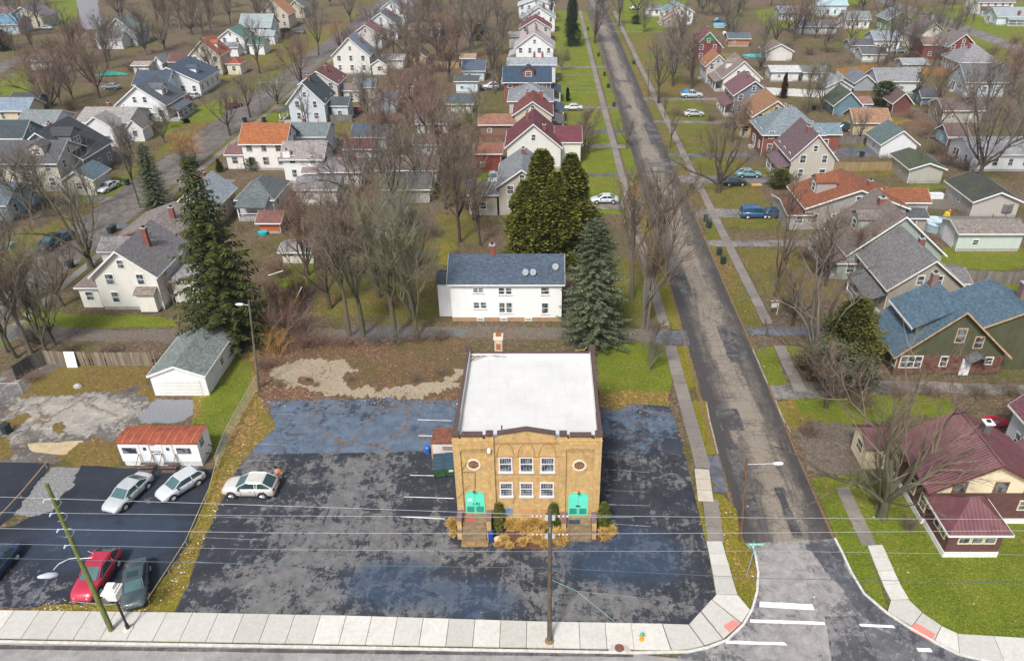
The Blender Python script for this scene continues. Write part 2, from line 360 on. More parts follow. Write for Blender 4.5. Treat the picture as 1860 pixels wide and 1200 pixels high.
# ================================================================= ground sheets
def roughen(pts, jit, step):
    out = []; n = len(pts)
    if jit > .25 and pts[0].y < 110: step = min(step, .22)
    for i in range(n):
        a, b_ = pts[i], pts[(i + 1) % n]; d = (b_ - a); L = d.length; k = max(1, int(L / step))
        nrm = Vector((-d.y, d.x, 0)).normalized() if L > 0 else Vector()
        for j in range(k):
            p = a + d * (j / k); w = 1 if (j or jit > .25) else .4
            p = p + nrm * (noise.noise(p * .55 + Vector((3, 7, 0))) * jit + noise.noise(p * 2.3) * jit * .55 + noise.noise(p * 6.1) * jit * .5) * w
            out.append(p)
    return out
def sheet(name, pts, z, mat, jit=0., step=.7, th=0., kind='structure', world=False):
    w = [Vector((p[0], p[1], 0)) if world else P(p[0], p[1]) for p in pts]
    if jit: w = roughen(w, jit, step)
    mb = MB(); n = len(w); tri = tessellate_polygon([w])
    mb.v = [(p.x, p.y, z) for p in w]
    for t in tri:
        a, b_, c = (w[i] for i in t)
        if (b_ - a).cross(c - a).z < 0: t = t[::-1]
        mb.f.append(tuple(t)); mb.m.append(0)
    if th:
        mb.v += [(p.x, p.y, z - th) for p in w]
        for i in range(n): mb.f.append((i, (i + 1) % n, (i + 1) % n + n, i + n)); mb.m.append(0)
    o = mb.build(name, mat); return tag(o, kind=kind)
def strip(name, pl, w, z, mat, h=0.):
    """kerb-like strip along a world polyline"""
    mb = MB(); pl = [Vector((p.x, p.y, 0)) for p in pl]; L = []; Rr = []
    for i, p in enumerate(pl):
        t = (pl[min(i + 1, len(pl) - 1)] - pl[max(i - 1, 0)]).normalized(); nn = Vector((-t.y, t.x, 0)) * w / 2
        L.append(p + nn); Rr.append(p - nn)
    for i in range(len(pl) - 1):
        q = [L[i], Rr[i], Rr[i + 1], L[i + 1]]; mb.slab([(a.x, a.y, z + h) for a in q][::-1], h + .002, 0)
    return tag(mb.build(name, mat), kind='structure')
# one big base sheet to the horizon, finely enough lit by its material
g = MB(); g.add([(-2600, -400, 0), (2600, -400, 0), (2600, 3200, 0), (-2600, 3200, 0)], [(0, 1, 2, 3)]); tag(g.build('ground', GROUND), kind='structure')

# streets running away from the camera
sheet('side_street', [(16.15, 41.5), (23.4, 41.5), (23.7, 110), (24.6, 230), (25.8, 420), (18.9, 420), (17.9, 230), (16.8, 110)], .010, STREET, .12, 2., world=True)
sheet('side_street_apron', [(1333, 988), (1513, 978), (1545, 1040), (1580, 1090), (1640, 1135), (1720, 1184), (1760, 1225), (1150, 1225), (1250, 1183), (1320, 1165), (1355, 1130), (1372, 1090), (1376, 1040), (1368, 1000)], .014, APRON)
def rows(x0, x1, y0, y1): return [(x0, y0), (x1, y0), (x1, y1), (x0, y1)]
sheet('left_street', [(-73.4, 62), (-65.6, 62), (-65.2, 150), (-64.6, 420), (-72.6, 420), (-73.2, 150)], .010, MUD, .2, 2., world=True)
sheet('far_left_street', [(134, -14), (176, -14), (180, 20), (187, 52), (150, 54), (144, 25)], .010, walkmat('pale_far_road', (.25, .24, .26), (.16, .15, .155)), .2, 3.)
sheet('far_left_lane', [(-60, 140), (40, 100), (46, 104), (0, 135), (-60, 160)], .012, MUD, .2, 2.)
sheet('far_right_street', rows(146, 154, 120, 460), .010, DRIVE, .2, 3., world=True)
# main road in front
a = P(-400, 1163); b_ = P(1150, 1186)
sheet('main_road', [(a.x - 40, a.y - .9), (P(0, 1168).x, P(0, 1168).y), (P(1150, 1187).x, P(1150, 1187).y), (P(1330, 1192).x, P(1330, 1192).y - .6), (P(1760, 1206).x, P(1760, 1206).y - .6), (60, 32.3), (90, 32), (90, 8), (-90, 8)], .018, MAINR, world=True)
sheet('gutter_band', [(-200, 1168), (1150, 1187), (1150, 1193), (-200, 1176)], .022, asphalt_worn('gutter_asphalt', (.075, .06, .06), (.15, .13, .13), [], -.05, False), .03, .4)

# lots
sheet('old_rear_lot', [(486, 731), (600, 725), (700, 724), (840, 728), (1215, 733), (1232, 770), (1243, 835), (440, 850), (455, 812), (497, 775)], .012, OLD, .5, .6)
sheet('parking_lot', [(318, 1113), (345, 1050), (370, 985), (400, 915), (432, 850), (462, 825), (640, 822), (830, 818), (1090, 822), (1243, 826), (1262, 900), (1283, 985), (1300, 1081), (1251, 1134), (1000, 1131), (640, 1120)], .016, LOT, .10, .5)
sheet('left_lot', [(148, 845), (240, 850), (392, 852), (372, 910), (340, 990), (306, 1040), (270, 1083), (255, 1103), (120, 1100), (-60, 1104), (-60, 960), (25, 955), (60, 935), (108, 905)], .014, FRESH, .22, .5)
sheet('far_left_lot', [(-80, 838), (92, 841), (70, 880), (28, 935), (-5, 958), (-80, 965)], .016, FRESH, .05, .6)
sheet('gravel_strip', [(92, 848), (148, 850), (130, 885), (108, 905), (95, 928), (60, 938), (25, 935), (50, 900), (75, 868)], .018, plain('pale_gravel', (.20, .195, .19), .95, var=.6, vs=6, bump=.6), .4, .4)
sheet('yard_concrete', [(-60, 690), (40, 668), (130, 655), (200, 690), (290, 700), (275, 745), (250, 775), (212, 800), (210, 830), (120, 835), (100, 842), (-60, 838)], .008, YARDC, .7, .6)
sheet('garage_gravel', [(280, 725), (372, 726), (352, 752), (330, 765), (262, 770), (250, 760)], .010, plain('dark_gravel', (.20, .205, .215), .95, var=.5, vs=8, bump=.6), .3, .4)
sheet('plywood_ground_patch', [(50, 806), (150, 800), (155, 808), (125, 828), (60, 820)], .012, plain('weathered_plywood', (.42, .33, .19), .85, var=.25, vs=2), .12, .5)
sheet('leaf_patch_yard', [(60, 690), (130, 660), (280, 664), (268, 700), (150, 715), (40, 720)], .011, WEEDY, .8, .6)
sheet('leaf_patch_trailer', [(100, 830), (160, 800), (218, 800), (222, 848), (140, 850)], .013, WEEDY, .6, .4)
for q in ([(95, 770), (112, 765), (118, 785), (98, 790)], [(250, 770), (285, 768), (280, 800), (235, 800)], [(0, 770), (50, 745), (60, 755), (10, 790)], [(165, 790), (200, 800), (190, 818), (170, 812)], [(-20, 800), (15, 795), (20, 830), (-20, 832)], [(280, 730), (262, 720), (240, 690), (255, 680), (285, 705)]): sheet('weed_patch', q, .0145, WEEDY, .7, .4)
for q in ([(625, 678), (665, 672), (690, 688), (655, 700), (622, 694)], [(700, 690), (740, 684), (748, 694), (715, 702)], [(755, 668), (800, 664), (812, 690), (770, 694)], [(545, 690), (560, 686), (566, 696), (550, 700)]): sheet('weed_patch', q, .013, LITTER, .7, .4)
# grass strips beside the lots
sheet('grass_strip_left', [(352, 700), (385, 650), (470, 640), (470, 716), (500, 775), (455, 822), (430, 850), (398, 915), (368, 985), (345, 1050), (318, 1112), (262, 1112), (272, 1085), (306, 1040), (340, 990), (372, 910), (392, 852), (370, 770), (350, 770)], .020, LAWNY, .18, .4)
sheet('green_grass_by_garage', [(372, 722), (385, 680), (430, 650), (458, 660), (452, 715), (425, 760), (398, 830), (385, 800), (370, 768), (350, 768)], .024, LAWN, .4, .5)
sheet('front_grass_strip', [(60, 1106), (80, 1098), (262, 1096), (262, 1113), (60, 1112)], .022, LAWNY, .15, .4)
sheet('leafy_back_ground', [(470, 640), (560, 615), (840, 605), (848, 735), (700, 727), (560, 724), (486, 731), (470, 716)], .006, LITTER, .9, .4)
sheet('bare_gravel_patch', [(486, 680), (520, 655), (590, 652), (640, 660), (655, 672), (625, 690), (640, 705), (720, 702), (790, 690), (835, 672), (836, 705), (760, 722), (650, 722), (560, 710), (500, 700)], .010, DIRTY, 1.3, .3)
# right of the hall
sheet('side_lawn', [(1085, 612), (1210, 625), (1222, 680), (1212, 725), (1185, 730), (1120, 722), (1090, 735)], .006, LAWN, .35, .6)
sheet('side_lawn_edge', [(1088, 716), (1150, 708), (1214, 712), (1216, 738), (1150, 732), (1120, 745), (1090, 738)], .014, LAWNY, .3, .5)
# alley behind the hall and driveways crossing to the street
sheet('alley', [(-80, 585), (200, 598), (480, 600), (840, 592), (1100, 596), (1250, 600), (1256, 625), (1100, 617), (840, 612), (480, 622), (200, 620), (-80, 615)], .008, ALLEYM, .4, .8)
sheet('alley_mouth', [(1180, 600), (1247, 600), (1254, 627), (1190, 622)], .012, DRIVED, .2, .5)
sheet('alley_right', [(1398, 700), (1480, 694), (1640, 692), (1900, 700), (1900, 716), (1640, 712), (1490, 722), (1408, 726)], .010, DRIVE, .25, .7)
# ---- lawns beside the long street
sheet('street_lawn_left', rows(3, 13.6, 113, 330), .006, LAWN, .4, 2., world=True)
sheet('verge_left_far', rows(15.0, 16.9, 128, 330), .008, LAWN, .12, 2., world=True)
sheet('verge_left_mid', rows(14.7, 16.4, 77, 128), .008, LAWNY, .2, 1.5, world=True)
sheet('yard_left_mid', [(1120, 470), (1205, 470), (1240, 590), (1120, 590)], .007, MIXL, .6, 1.)
sheet('front_lawn_green_patch', [(1055, 325), (1118, 325), (1126, 354), (1060, 354)], .010, LAWN, .1, .8)
sheet('verge_left_near', [(1215, 628), (1250, 630), (1268, 700), (1238, 712), (1230, 690)], .012, LAWNY, .12, .5)
sheet('verge_by_lot', [(1242, 730), (1282, 728), (1304, 822), (1262, 830), (1250, 790)], .012, LAWNY, .12, .5)
sheet('verge_far_right', rows(24.6, 26.2, 100, 330), .008, MIXL, .15, 2., world=True)
sheet('verge_right_mid', rows(24.0, 26.2, 77.5, 105), .012, MIXL, .2, 1., world=True)
sheet('verge_right_green', [(1371, 633), (1404, 629), (1430, 698), (1396, 700)], .012, LAWN, .08, .5)
sheet('verge_right_near', [(1411, 730), (1440, 724), (1470, 775), (1434, 780)], .012, LAWNY, .2, .5)
sheet('lawn_right_one', [(1424, 626), (1515, 620), (1500, 660), (1440, 672)], .010, LAWN, .15, .6)
sheet('lawn_right_two', rows(28, 39, 84, 100), .008, MIXL, .6, 1.2, world=True)
sheet('lawn_right_three', rows(28, 37, 108, 330), .006, MIXL, .8, 2., world=True)
sheet('lawn_behind_blue_house', [(1690, 450), (1880, 450), (1880, 488), (1720, 488)], .008, LAWN, .7, 1.)
sheet('lawn_back_strip', [(1790, 512), (1900, 512), (1900, 560), (1830, 552), (1780, 530)], .009, LAWN, .3, .8)
sheet('lawn_garage_row', [(1350, 305), (1640, 300), (1650, 318), (1500, 325)], .007, MIXL, .6, 1.)
sheet('corner_lawn', [(1470, 868), (1560, 860), (1640, 900), (1900, 905), (1900, 1162), (1740, 1158), (1700, 1130), (1650, 1092), (1600, 990), (1575, 985), (1612, 1104), (1590, 1095), (1548, 1040), (1518, 975), (1500, 930)], .008, LAWN, .08, .5)
sheet('lawn_between_houses', [(1445, 722), (1600, 716), (1720, 722), (1740, 760), (1640, 752), (1560, 775), (1462, 762)], .0072, LAWN, .7, .6)
sheet('dirt_by_corner_house', [(1445, 780), (1560, 745), (1600, 790), (1640, 870), (1560, 868), (1470, 850)], .007, ALLEYM, .6, .6)
# lawns by the left streets
sheet('lawn_left_near', [(-20, 640), (45, 562), (150, 570), (300, 575), (330, 592), (200, 596), (60, 596)], .007, LAWN, .5, .8)
for i, (x0, x1, r0, r1) in enumerate([(-64.8, -61, 118, 330), (-77, -74, 60, 330)]):
    sheet('verge_left_street', rows(x0, x1, r0, r1), .006, MIXL, 1.2, 1., world=True)
for q in ([(20, 430), (120, 400), (60, 500), (0, 560), (-20, 500)], [(140, 335), (235, 320), (215, 352), (150, 372)], [(215, 248), (330, 205), (345, 225), (250, 262)], [(340, 200), (420, 175), (430, 215), (330, 225)],
          [(480, 205), (540, 205), (540, 240), (470, 240)], [(590, 224), (640, 224), (640, 252), (590, 255)], [(445, 90), (520, 60), (545, 95), (470, 130)], [(585, 105), (650, 110), (620, 150), (560, 160)],
          [(90, 0), (140, 0), (140, 50), (95, 52)], [(0, 150), (50, 125), (60, 170), (0, 175)], [(540, 60), (620, 40), (640, 60), (560, 100)], [(860, 300), (905, 300), (905, 330), (850, 330)],
          [(1600, 20), (1900, 0), (1900, 110), (1780, 120), (1640, 60)], [(1370, 20), (1500, 0), (1580, 0), (1400, 60)], [(1540, 55), (1600, 50), (1610, 80), (1540, 75)], [(600, 505), (800, 505), (800, 575), (560, 575)], [(500, 480), (570, 478), (570, 520), (500, 520)],
          [(800, 380), (870, 380), (870, 440), (780, 440)], [(1130, 0), (1250, 0), (1200, 60), (1140, 60)]):
    sheet('lawn', q, .008, MIXL if q[0][0] in (20, 600, 800, 585, 445, 540, 590) else LAWN, .9, 1.2)
# sidewalks as separate slabs
def walk(name, pl, wd, step, z, mat, gap=.025, h=.06):
    mb = MB(); pl = [Vector((p[0], p[1], 0)) for p in pl]; rr = random.Random(3)
    for a_, b2 in zip(pl, pl[1:]):
        d = b2 - a_; L = d.length; k = max(1, round(L / step)); t = d / L; nn = Vector((-t.y, t.x, 0)) * wd / 2
        for i in range(k):
            p0 = a_ + d * (i / k) + t * gap; p1 = a_ + d * ((i + 1) / k) - t * gap; dz = rr.uniform(0, .012)
            mb.slab([(q.x, q.y, z + dz) for q in (p0 - nn, p1 - nn, p1 + nn, p0 + nn)], h)
    return tag(mb.build(name, mat), kind='structure')
walk('old_sidewalk_left', [(14.35, 73.5), (14.4, 52.5)], 1.35, 1.5, .05, OLDWALK)
walk('old_sidewalk_left_near', [(P(1290, 906).x, P(1290, 906).y), (P(1300, 984).x, P(1300, 984).y)], 1.3, 1.6, .05, OLDWALK, .03)
walk('cracked_pale_slabs', [(14.25, 52.4), (13.85, 48.2)], 1.3, 1.3, .05, walkmat('broken_pale_concrete', (.46, .41, .34), (.24, .20, .15)), .04)
walk('sidewalk_left_far', [(14.2, 330), (13.8, 200), (13.9, 130), (14.3, 78)], 1.25, 2.6, .04, walkmat('mixed_old_concrete', (.22, .19, .165), (.09, .075, .06)))
walk('sidewalk_right_far', [(28.0, 330), (27.2, 200), (26.9, 100), (26.9, 78.5)], 1.25, 2.2, .04, OLDWALK)
walk('sidewalk_right_mid', [(26.9, 73.5), (26.8, 64.5)], 1.3, 1.5, .04, OLDWALK)
walk('sidewalk_right_buried', [(26.2, 50), (26.1, 43.2)], 1.2, 1.5, .03, OLDWALK)
walk('sidewalk_left_street', [(-63.6, 78), (-63.4, 330)], 1.2, 2.6, .03, OLDWALK)
# new pale pavement along the main road: slabs between two rows of the photo
mb = MB(); N = 31; x0, x1 = -52.0, 6.2
top = [P(-300, 1106), P(0, 1109), P(320, 1113), P(640, 1119), P(1000, 1130), P(1255, 1134)]; bot = [P(-300, 1158), P(0, 1163), P(640, 1174), P(1150, 1183), P(1260, 1182)]
def yat(pl, x):
    for a_, b2 in zip(pl, pl[1:]):
        if x <= b2.x or b2 is pl[-1]: return a_.y + (b2.y - a_.y) * (x - a_.x) / (b2.x - a_.x)
for i in range(N):
    u0 = x0 + (x1 - x0) * i / N + .02; u1 = x0 + (x1 - x0) * (i + 1) / N - .02
    mb.slab([(u0, yat(bot, u0) + .16, .10), (u1, yat(bot, u1) + .16, .10), (u1, yat(top, u1), .10), (u0, yat(top, u0), .10)], .1)
def cslab(q): mb.slab([(p.x, p.y, .10) for p in [P(*a) for a in q]], .1)
for q in ([(1152, 1180), (1218, 1181), (1202, 1133.5), (1146.5, 1132.5)], [(1220, 1181), (1252, 1179), (1278, 1173), (1250, 1135), (1204, 1133.6)], [(1280, 1172), (1312, 1161), (1272, 1112), (1252, 1134)],
          [(1314, 1160), (1345, 1133), (1292, 1090), (1274, 1110)], [(1347, 1131), (1362, 1108), (1340, 1082), (1301, 1081), (1294, 1089)],
          [(1301, 1080), (1339, 1080), (1330, 1052), (1296, 1050)], [(1296, 1049), (1330, 1051), (1324, 1029), (1292, 1028)], [(1292, 1027), (1324, 1028), (1317, 1006), (1288, 1006)], [(1288, 1005), (1317, 1005), (1311, 984), (1283, 984)]): cslab(q)
tag(mb.build('front_sidewalk', WALK), kind='structure')
mb = MB()
for q in ([(1576, 992), (1602, 990), (1612, 1011), (1584, 1013)], [(1584, 1014), (1612, 1012), (1623, 1036), (1594, 1038)], [(1594, 1039), (1623, 1037), (1634, 1060), (1604, 1062)], [(1604, 1063), (1634, 1061), (1650, 1088), (1618, 1090)],
          [(1618, 1091), (1650, 1090), (1674, 1113), (1656, 1137), (1612, 1111)], [(1675, 1114), (1709, 1137), (1697, 1162), (1657, 1138)], [(1710, 1138), (1738, 1151), (1742, 1186), (1698, 1163)], [(1739, 1152), (1804, 1156), (1824, 1205), (1743, 1187)], [(1805, 1156), (1900, 1162), (1930, 1215), (1825, 1206)]): cslab(q)
tag(mb.build('corner_sidewalk_right', WALK), kind='structure')
PINK = plain('pink_tactile_paving', (.62, .22, .18), .85, var=.12, vs=8, bump=.8, bs=16)
sheet('tactile_ramp_left', [(1313, 1137), (1333, 1126), (1345, 1134), (1324, 1149)], .106, PINK)
sheet('tactile_ramp_right', [(1662, 1131), (1699, 1152), (1691, 1166), (1651, 1145)], .106, PINK)
sheet('red_manhole_slab', [(1104, 1184), (1112, 1172), (1126, 1170), (1140, 1173), (1147, 1184)], .104, plain('drain_slab', (.45, .40, .36), .9, var=.2))
man = MB(); p = P(1125, 1178); man.lathe((0, 0, .106), [(.33, 0), (.33, .02), (.28, .024)], 20); man.lathe((0, 0, .106), [(.2, .026), (.18, .034)], 20)
tag(man.build('manhole_cover', plain('rusty_iron', (.18, .07, .05), .8, var=.4, vs=8), loc=(p.x, p.y, 0)), 'round rusty manhole cover set in the front pavement', 'manhole cover')
# kerbs
strip('front_kerb', [P(-300, 1161), P(0, 1165.5), P(640, 1176.5), P(1150, 1186), P(1250, 1184), P(1286, 1176), P(1320, 1163), P(1350, 1135), P(1366, 1107), P(1375, 1075), P(1377, 1040), P(1371, 1005), P(1367, 990)], .17, 0, KERBM, .12)
strip('right_kerb', [P(1516, 978), P(1529, 1003), P(1546, 1040), P(1569, 1078), P(1610, 1113), P(1656, 1143), P(1700, 1168), P(1742, 1189), P(1824, 1208), P(1960, 1222)], .17, 0, KERBM, .12)
strip('side_kerb_left', [P(1304, 824), P(1288, 760), P(1283, 730)], .13, 0, KERBD, .06)
strip('side_kerb_right', [P(1367, 634), P(1394, 697)], .13, 0, KERBD, .06)
strip('side_kerb_right', [P(1409, 728), P(1420, 756), P(1436, 785)], .13, 0, KERBD, .06)
sheet('corner_grass_strip', [(1290, 895), (1312, 898), (1338, 925), (1345, 975), (1366, 1003), (1375, 1040), (1372, 1075), (1362, 1105), (1341, 1081), (1331, 1050), (1312, 984), (1300, 930)], .03, LAWNY, .05, .4)
sheet('verge_sliver', [(1262, 900), (1268, 898), (1290, 984), (1283, 986)], .03, LAWNY, .04, .4)
sheet('side_drive_to_lot', [(1262, 830), (1306, 828), (1322, 895), (1290, 893), (1300, 880)], .02, DRIVED, .06, .5)
# road patches and markings
sheet('dark_road_patch', [(1497, 1119), (1555, 1119), (1566, 1140), (1590, 1185), (1600, 1215), (1512, 1215), (1505, 1160)], .020, asphalt_worn('patch_asphalt', (.06, .06, .065), (.2, .19, .19), [], -.06, False), .08, .3)
sheet('dark_gutter_curve', [(1465, 990), (1513, 980), (1545, 1042), (1600, 1108), (1700, 1168), (1800, 1206), (1740, 1212), (1640, 1165), (1570, 1120), (1510, 1050)], .017, asphalt_worn('curve_asphalt', (.06, .06, .068), (.14, .14, .15), [], -.02, False), .3, .5)
for q in ([(1380, 1092), (1476, 1097), (1479, 1108), (1379, 1102)], [(1362, 1124), (1497, 1129), (1499, 1134.5), (1363, 1130)], [(1560, 1132.5), (1622, 1135), (1626, 1140.5), (1563, 1137)],
          [(1320, 1163), (1425, 1166), (1430, 1171.5), (1318, 1168.5)], [(1664, 1176), (1690, 1177), (1694, 1184), (1668, 1183)]):
    sheet('crossing_line', q, .026, LINE, .03, .35)
for (xa, ya, xb, yb, w) in [(1095, 852, 1180, 858, 1), (745, 863, 815, 864, 2), (735, 902, 825, 905, 2), (728, 938, 808, 942, 2), (430, 864, 512, 866, 1), (400, 915, 530, 920, 1), (385, 938, 480, 941, 1), (372, 976, 470, 980, 1), (348, 1020, 440, 1024, 1),
                            (1100, 916, 1176, 918, 1.5), (1110, 951, 1182, 956, 1.5), (758, 762, 820, 764, 2), (760, 791, 800, 792, 2), (490, 752, 560, 753, 1.5), (460, 806, 520, 808, 1.5), (430, 836, 520, 838, 1), (1095, 890, 1175, 893, 1)]:
    a_, b2 = P(xa, ya), P(xb, yb); tag((lambda s_: s_)(sheet('parking_bay_line', [(a_.x, a_.y - .02 * w), (b2.x, b2.y - .02 * w), (b2.x, b2.y + .02 * w), (a_.x, a_.y + .02 * w)], .024, LINE if w == 2 else FADED, .015, .25, world=True)), kind='structure')
# driveways crossing from the street to the houses
for (r, h_, xs, xe, dark) in [(122, 2.6, 3, 17.6, 0), (137, .9, 3, 13.5, 0), (156, 1.0, 3, 13.5, 1), (167, .9, 3, 16.8, 0), (196, 2.6, 3, 17, 0), (239, 2.6, 3, 16.8, 1), (266, 2.4, 1, 16.8, 0), (318, 1.6, 3, 16.5, 1), (371, 4.4, 5, 16.5, 0), (44, 2.5, 19, 32, 0), (58, 2., 24, 34, 0),
                               (180, 3., 24, 45, 0), (222, 2., 24, 40, 0), (282, 2.2, 24, 44, 1), (326, 4., 24, 44, 0), (387, 3.6, 24, 44, 0), (442, 2.3, 24, 42, 0), (601, 1.9, 24, 34, 1)]:
    y = P(CX, r).y; sheet('driveway', rows(xs, xe, y - h_ / 2, y + h_ / 2), .016, DRIVED if dark else DRIVE, .15, 1., world=True)
for (r, xs, xe) in [(250, -64, -44), (330, -66, -55), (362, -77, -73), (150, -76, -58), (197, -64, -50), (98, -64, -52)]:
    y = P(CX, r).y; sheet('driveway', rows(xs, xe, y - 1.2, y + 1.2), .012, DRIVE, .3, 1., world=True)
sheet('asphalt_pad', [(1510, 268), (1580, 268), (1592, 284), (1505, 286)], .01, DRIVED, .1, 1.)
sheet('brown_yard_pad', [(1640, 350), (1770, 345), (1780, 380), (1660, 380)], .01, ALLEYM, .5, 1.)
sheet('puddle', [(1180, 296), (1240, 294), (1235, 300), (1185, 303)], .02, PUDDLE, .3, 1.)
for q in ([(625, 600), (700, 592), (850, 600), (840, 612), (700, 614), (640, 612)], [(10, 610), (40, 590), (44, 600), (20, 616)], [(214, 409), (232, 407), (228, 416), (214, 416)]): sheet('puddle', q, .022, PUDDLE, .25, .5)

rq = random.Random(21)
for i in range(70):
    px, py = rq.uniform(0, 1860), rq.choice((rq.uniform(20, 330), rq.uniform(120, 560))); c = P(px, py)
    if -6 < c.x < 30 or abs(c.x + 69) < 7 or (py > 470 and 780 < px): continue
    a, b_ = rq.uniform(2, 6), rq.uniform(1.2, 4); m = rq.choice((ALLEYM, WEEDY, LAWNY, LITTER, LAWN, LITTER, ALLEYM)); t = rq.uniform(0, 3)
    sheet('yard_patch', [(c.x + a * cos(k) * cos(t) - b_ * sin(k) * sin(t), c.y + a * cos(k) * sin(t) + b_ * sin(k) * cos(t)) for k in [2 * pi * j / 9 for j in range(9)]], .0035 + i * .00004, m, .9, .8, world=True)

PATCHM = asphalt_worn('street_patch_asphalt', (.05, .048, .05), (.13, .12, .11), [], -.05, False)
for x0, x1, y0, y1 in ((17.2, 19.4, 58, 61.5), (20.5, 22.6, 70, 78), (17.6, 19.0, 86, 97), (21.0, 23.2, 101, 103), (18.5, 20.6, 118, 122), (17.4, 23.6, 133, 134.2), (21.5, 23.8, 150, 166), (18.2, 20.4, 178, 181), (17.8, 24, 205, 206.5), (17.0, 18.2, 46, 56), (20.2, 21.0, 44, 50)):
    sheet('street_patch', rows(x0, x1, y0, y1), .0145, PATCHM, .18, .6, world=True)
LEAFEDGE = plain('gutter_leaf_drift', (.17, .105, .055), .95, var=.6, vs=6, bump=.6)
for pl in ([(16.0, 43), (16.1, 52), (16.0, 60), (16.3, 75), (16.5, 90), (16.8, 110)], [(23.5, 44), (23.6, 56), (23.7, 70), (23.8, 90), (24.0, 112)]):
    strip('gutter_leaves', [Vector((a_ + .1 * sin(b_ * 3), b_, 0)) for a_, b_ in pl], .22, 0, LEAFEDGE, .016)
# ================================================================= houses
WCACHE = {}
def win_meshes(w, h, far, fc, style=0):
    k = (round(w, 2), round(h, 2), far, fc, style)
    if k in WCACHE: return WCACHE[k]
    fr = MB(); t = .09; fm = WHITE if fc is None else plain('window_trim_' + key(fc), fc, .6)
    for a in ((-w / 2 - t, -w / 2, 0, h), (w / 2, w / 2 + t, 0, h), (-w / 2 - t, w / 2 + t, -t, 0), (-w / 2 - t, w / 2 + t, h, h + t)): fr.b2(a[0], a[1], -.05, .03, a[2], a[3])
    fr.b2(-w / 2, w / 2, -.035, .01, h * .5 - .03, h * .5 + .03)
    if w > 1.3:
        n = 3 if w > 1.9 else 2
        for i in range(1, n): x = -w / 2 + w * i / n; fr.b2(x - .05, x + .05, -.037, .012, 0, h)
    if style == 1:
        fr.b2(-w / 2 - t - .06, w / 2 + t + .06, -.12, .03, -t - .06, -t - .001)
    pn = MB()
    if far:
        fr.add([(-w / 2, -.01, 0), (w / 2, -.01, 0), (w / 2, -.01, h), (-w / 2, -.01, h)], [(0, 1, 2, 3)], 1)
        r_ = (fr.mesh('window', [fm, GLASS]), None)
    else:
        pn.b2(-w / 2, w / 2, -.012, .02, 0, h); r_ = (fr.mesh('window', fm), pn.mesh('pane', GLASS))
    WCACHE[k] = r_; return r_
def put_window(root, x, y, z, rz, w=.9, h=1.35, far=False, fc=None, style=0):
    a, b_ = win_meshes(w, h, far, fc, style); o = inst('window', a, root, (x, y, z), rz)
    if b_: inst('pane', b_, o)
    return o
def gable_wall(mb, w, d, he, rise, ridge, z0=0., k=0):
    """body with gable triangles; origin at the footprint centre"""
    x, y = w / 2, d / 2
    vs = [(-x, -y, z0), (x, -y, z0), (x, y, z0), (-x, y, z0), (-x, -y, he), (x, -y, he), (x, y, he), (-x, y, he)]
    fs = [(0, 1, 5, 4), (1, 2, 6, 5), (2, 3, 7, 6), (3, 0, 4, 7)]
    if ridge == 'y' and rise > 0:
        vs += [(0, -y, he + rise), (0, y, he + rise)]; fs += [(4, 5, 8), (6, 7, 9)]
    elif ridge == 'x' and rise > 0:
        vs += [(-x, 0, he + rise), (x, 0, he + rise)]; fs += [(5, 6, 9), (7, 4, 8)]
    else: fs += [(4, 5, 6, 7)]
    mb.add(vs, fs, k)
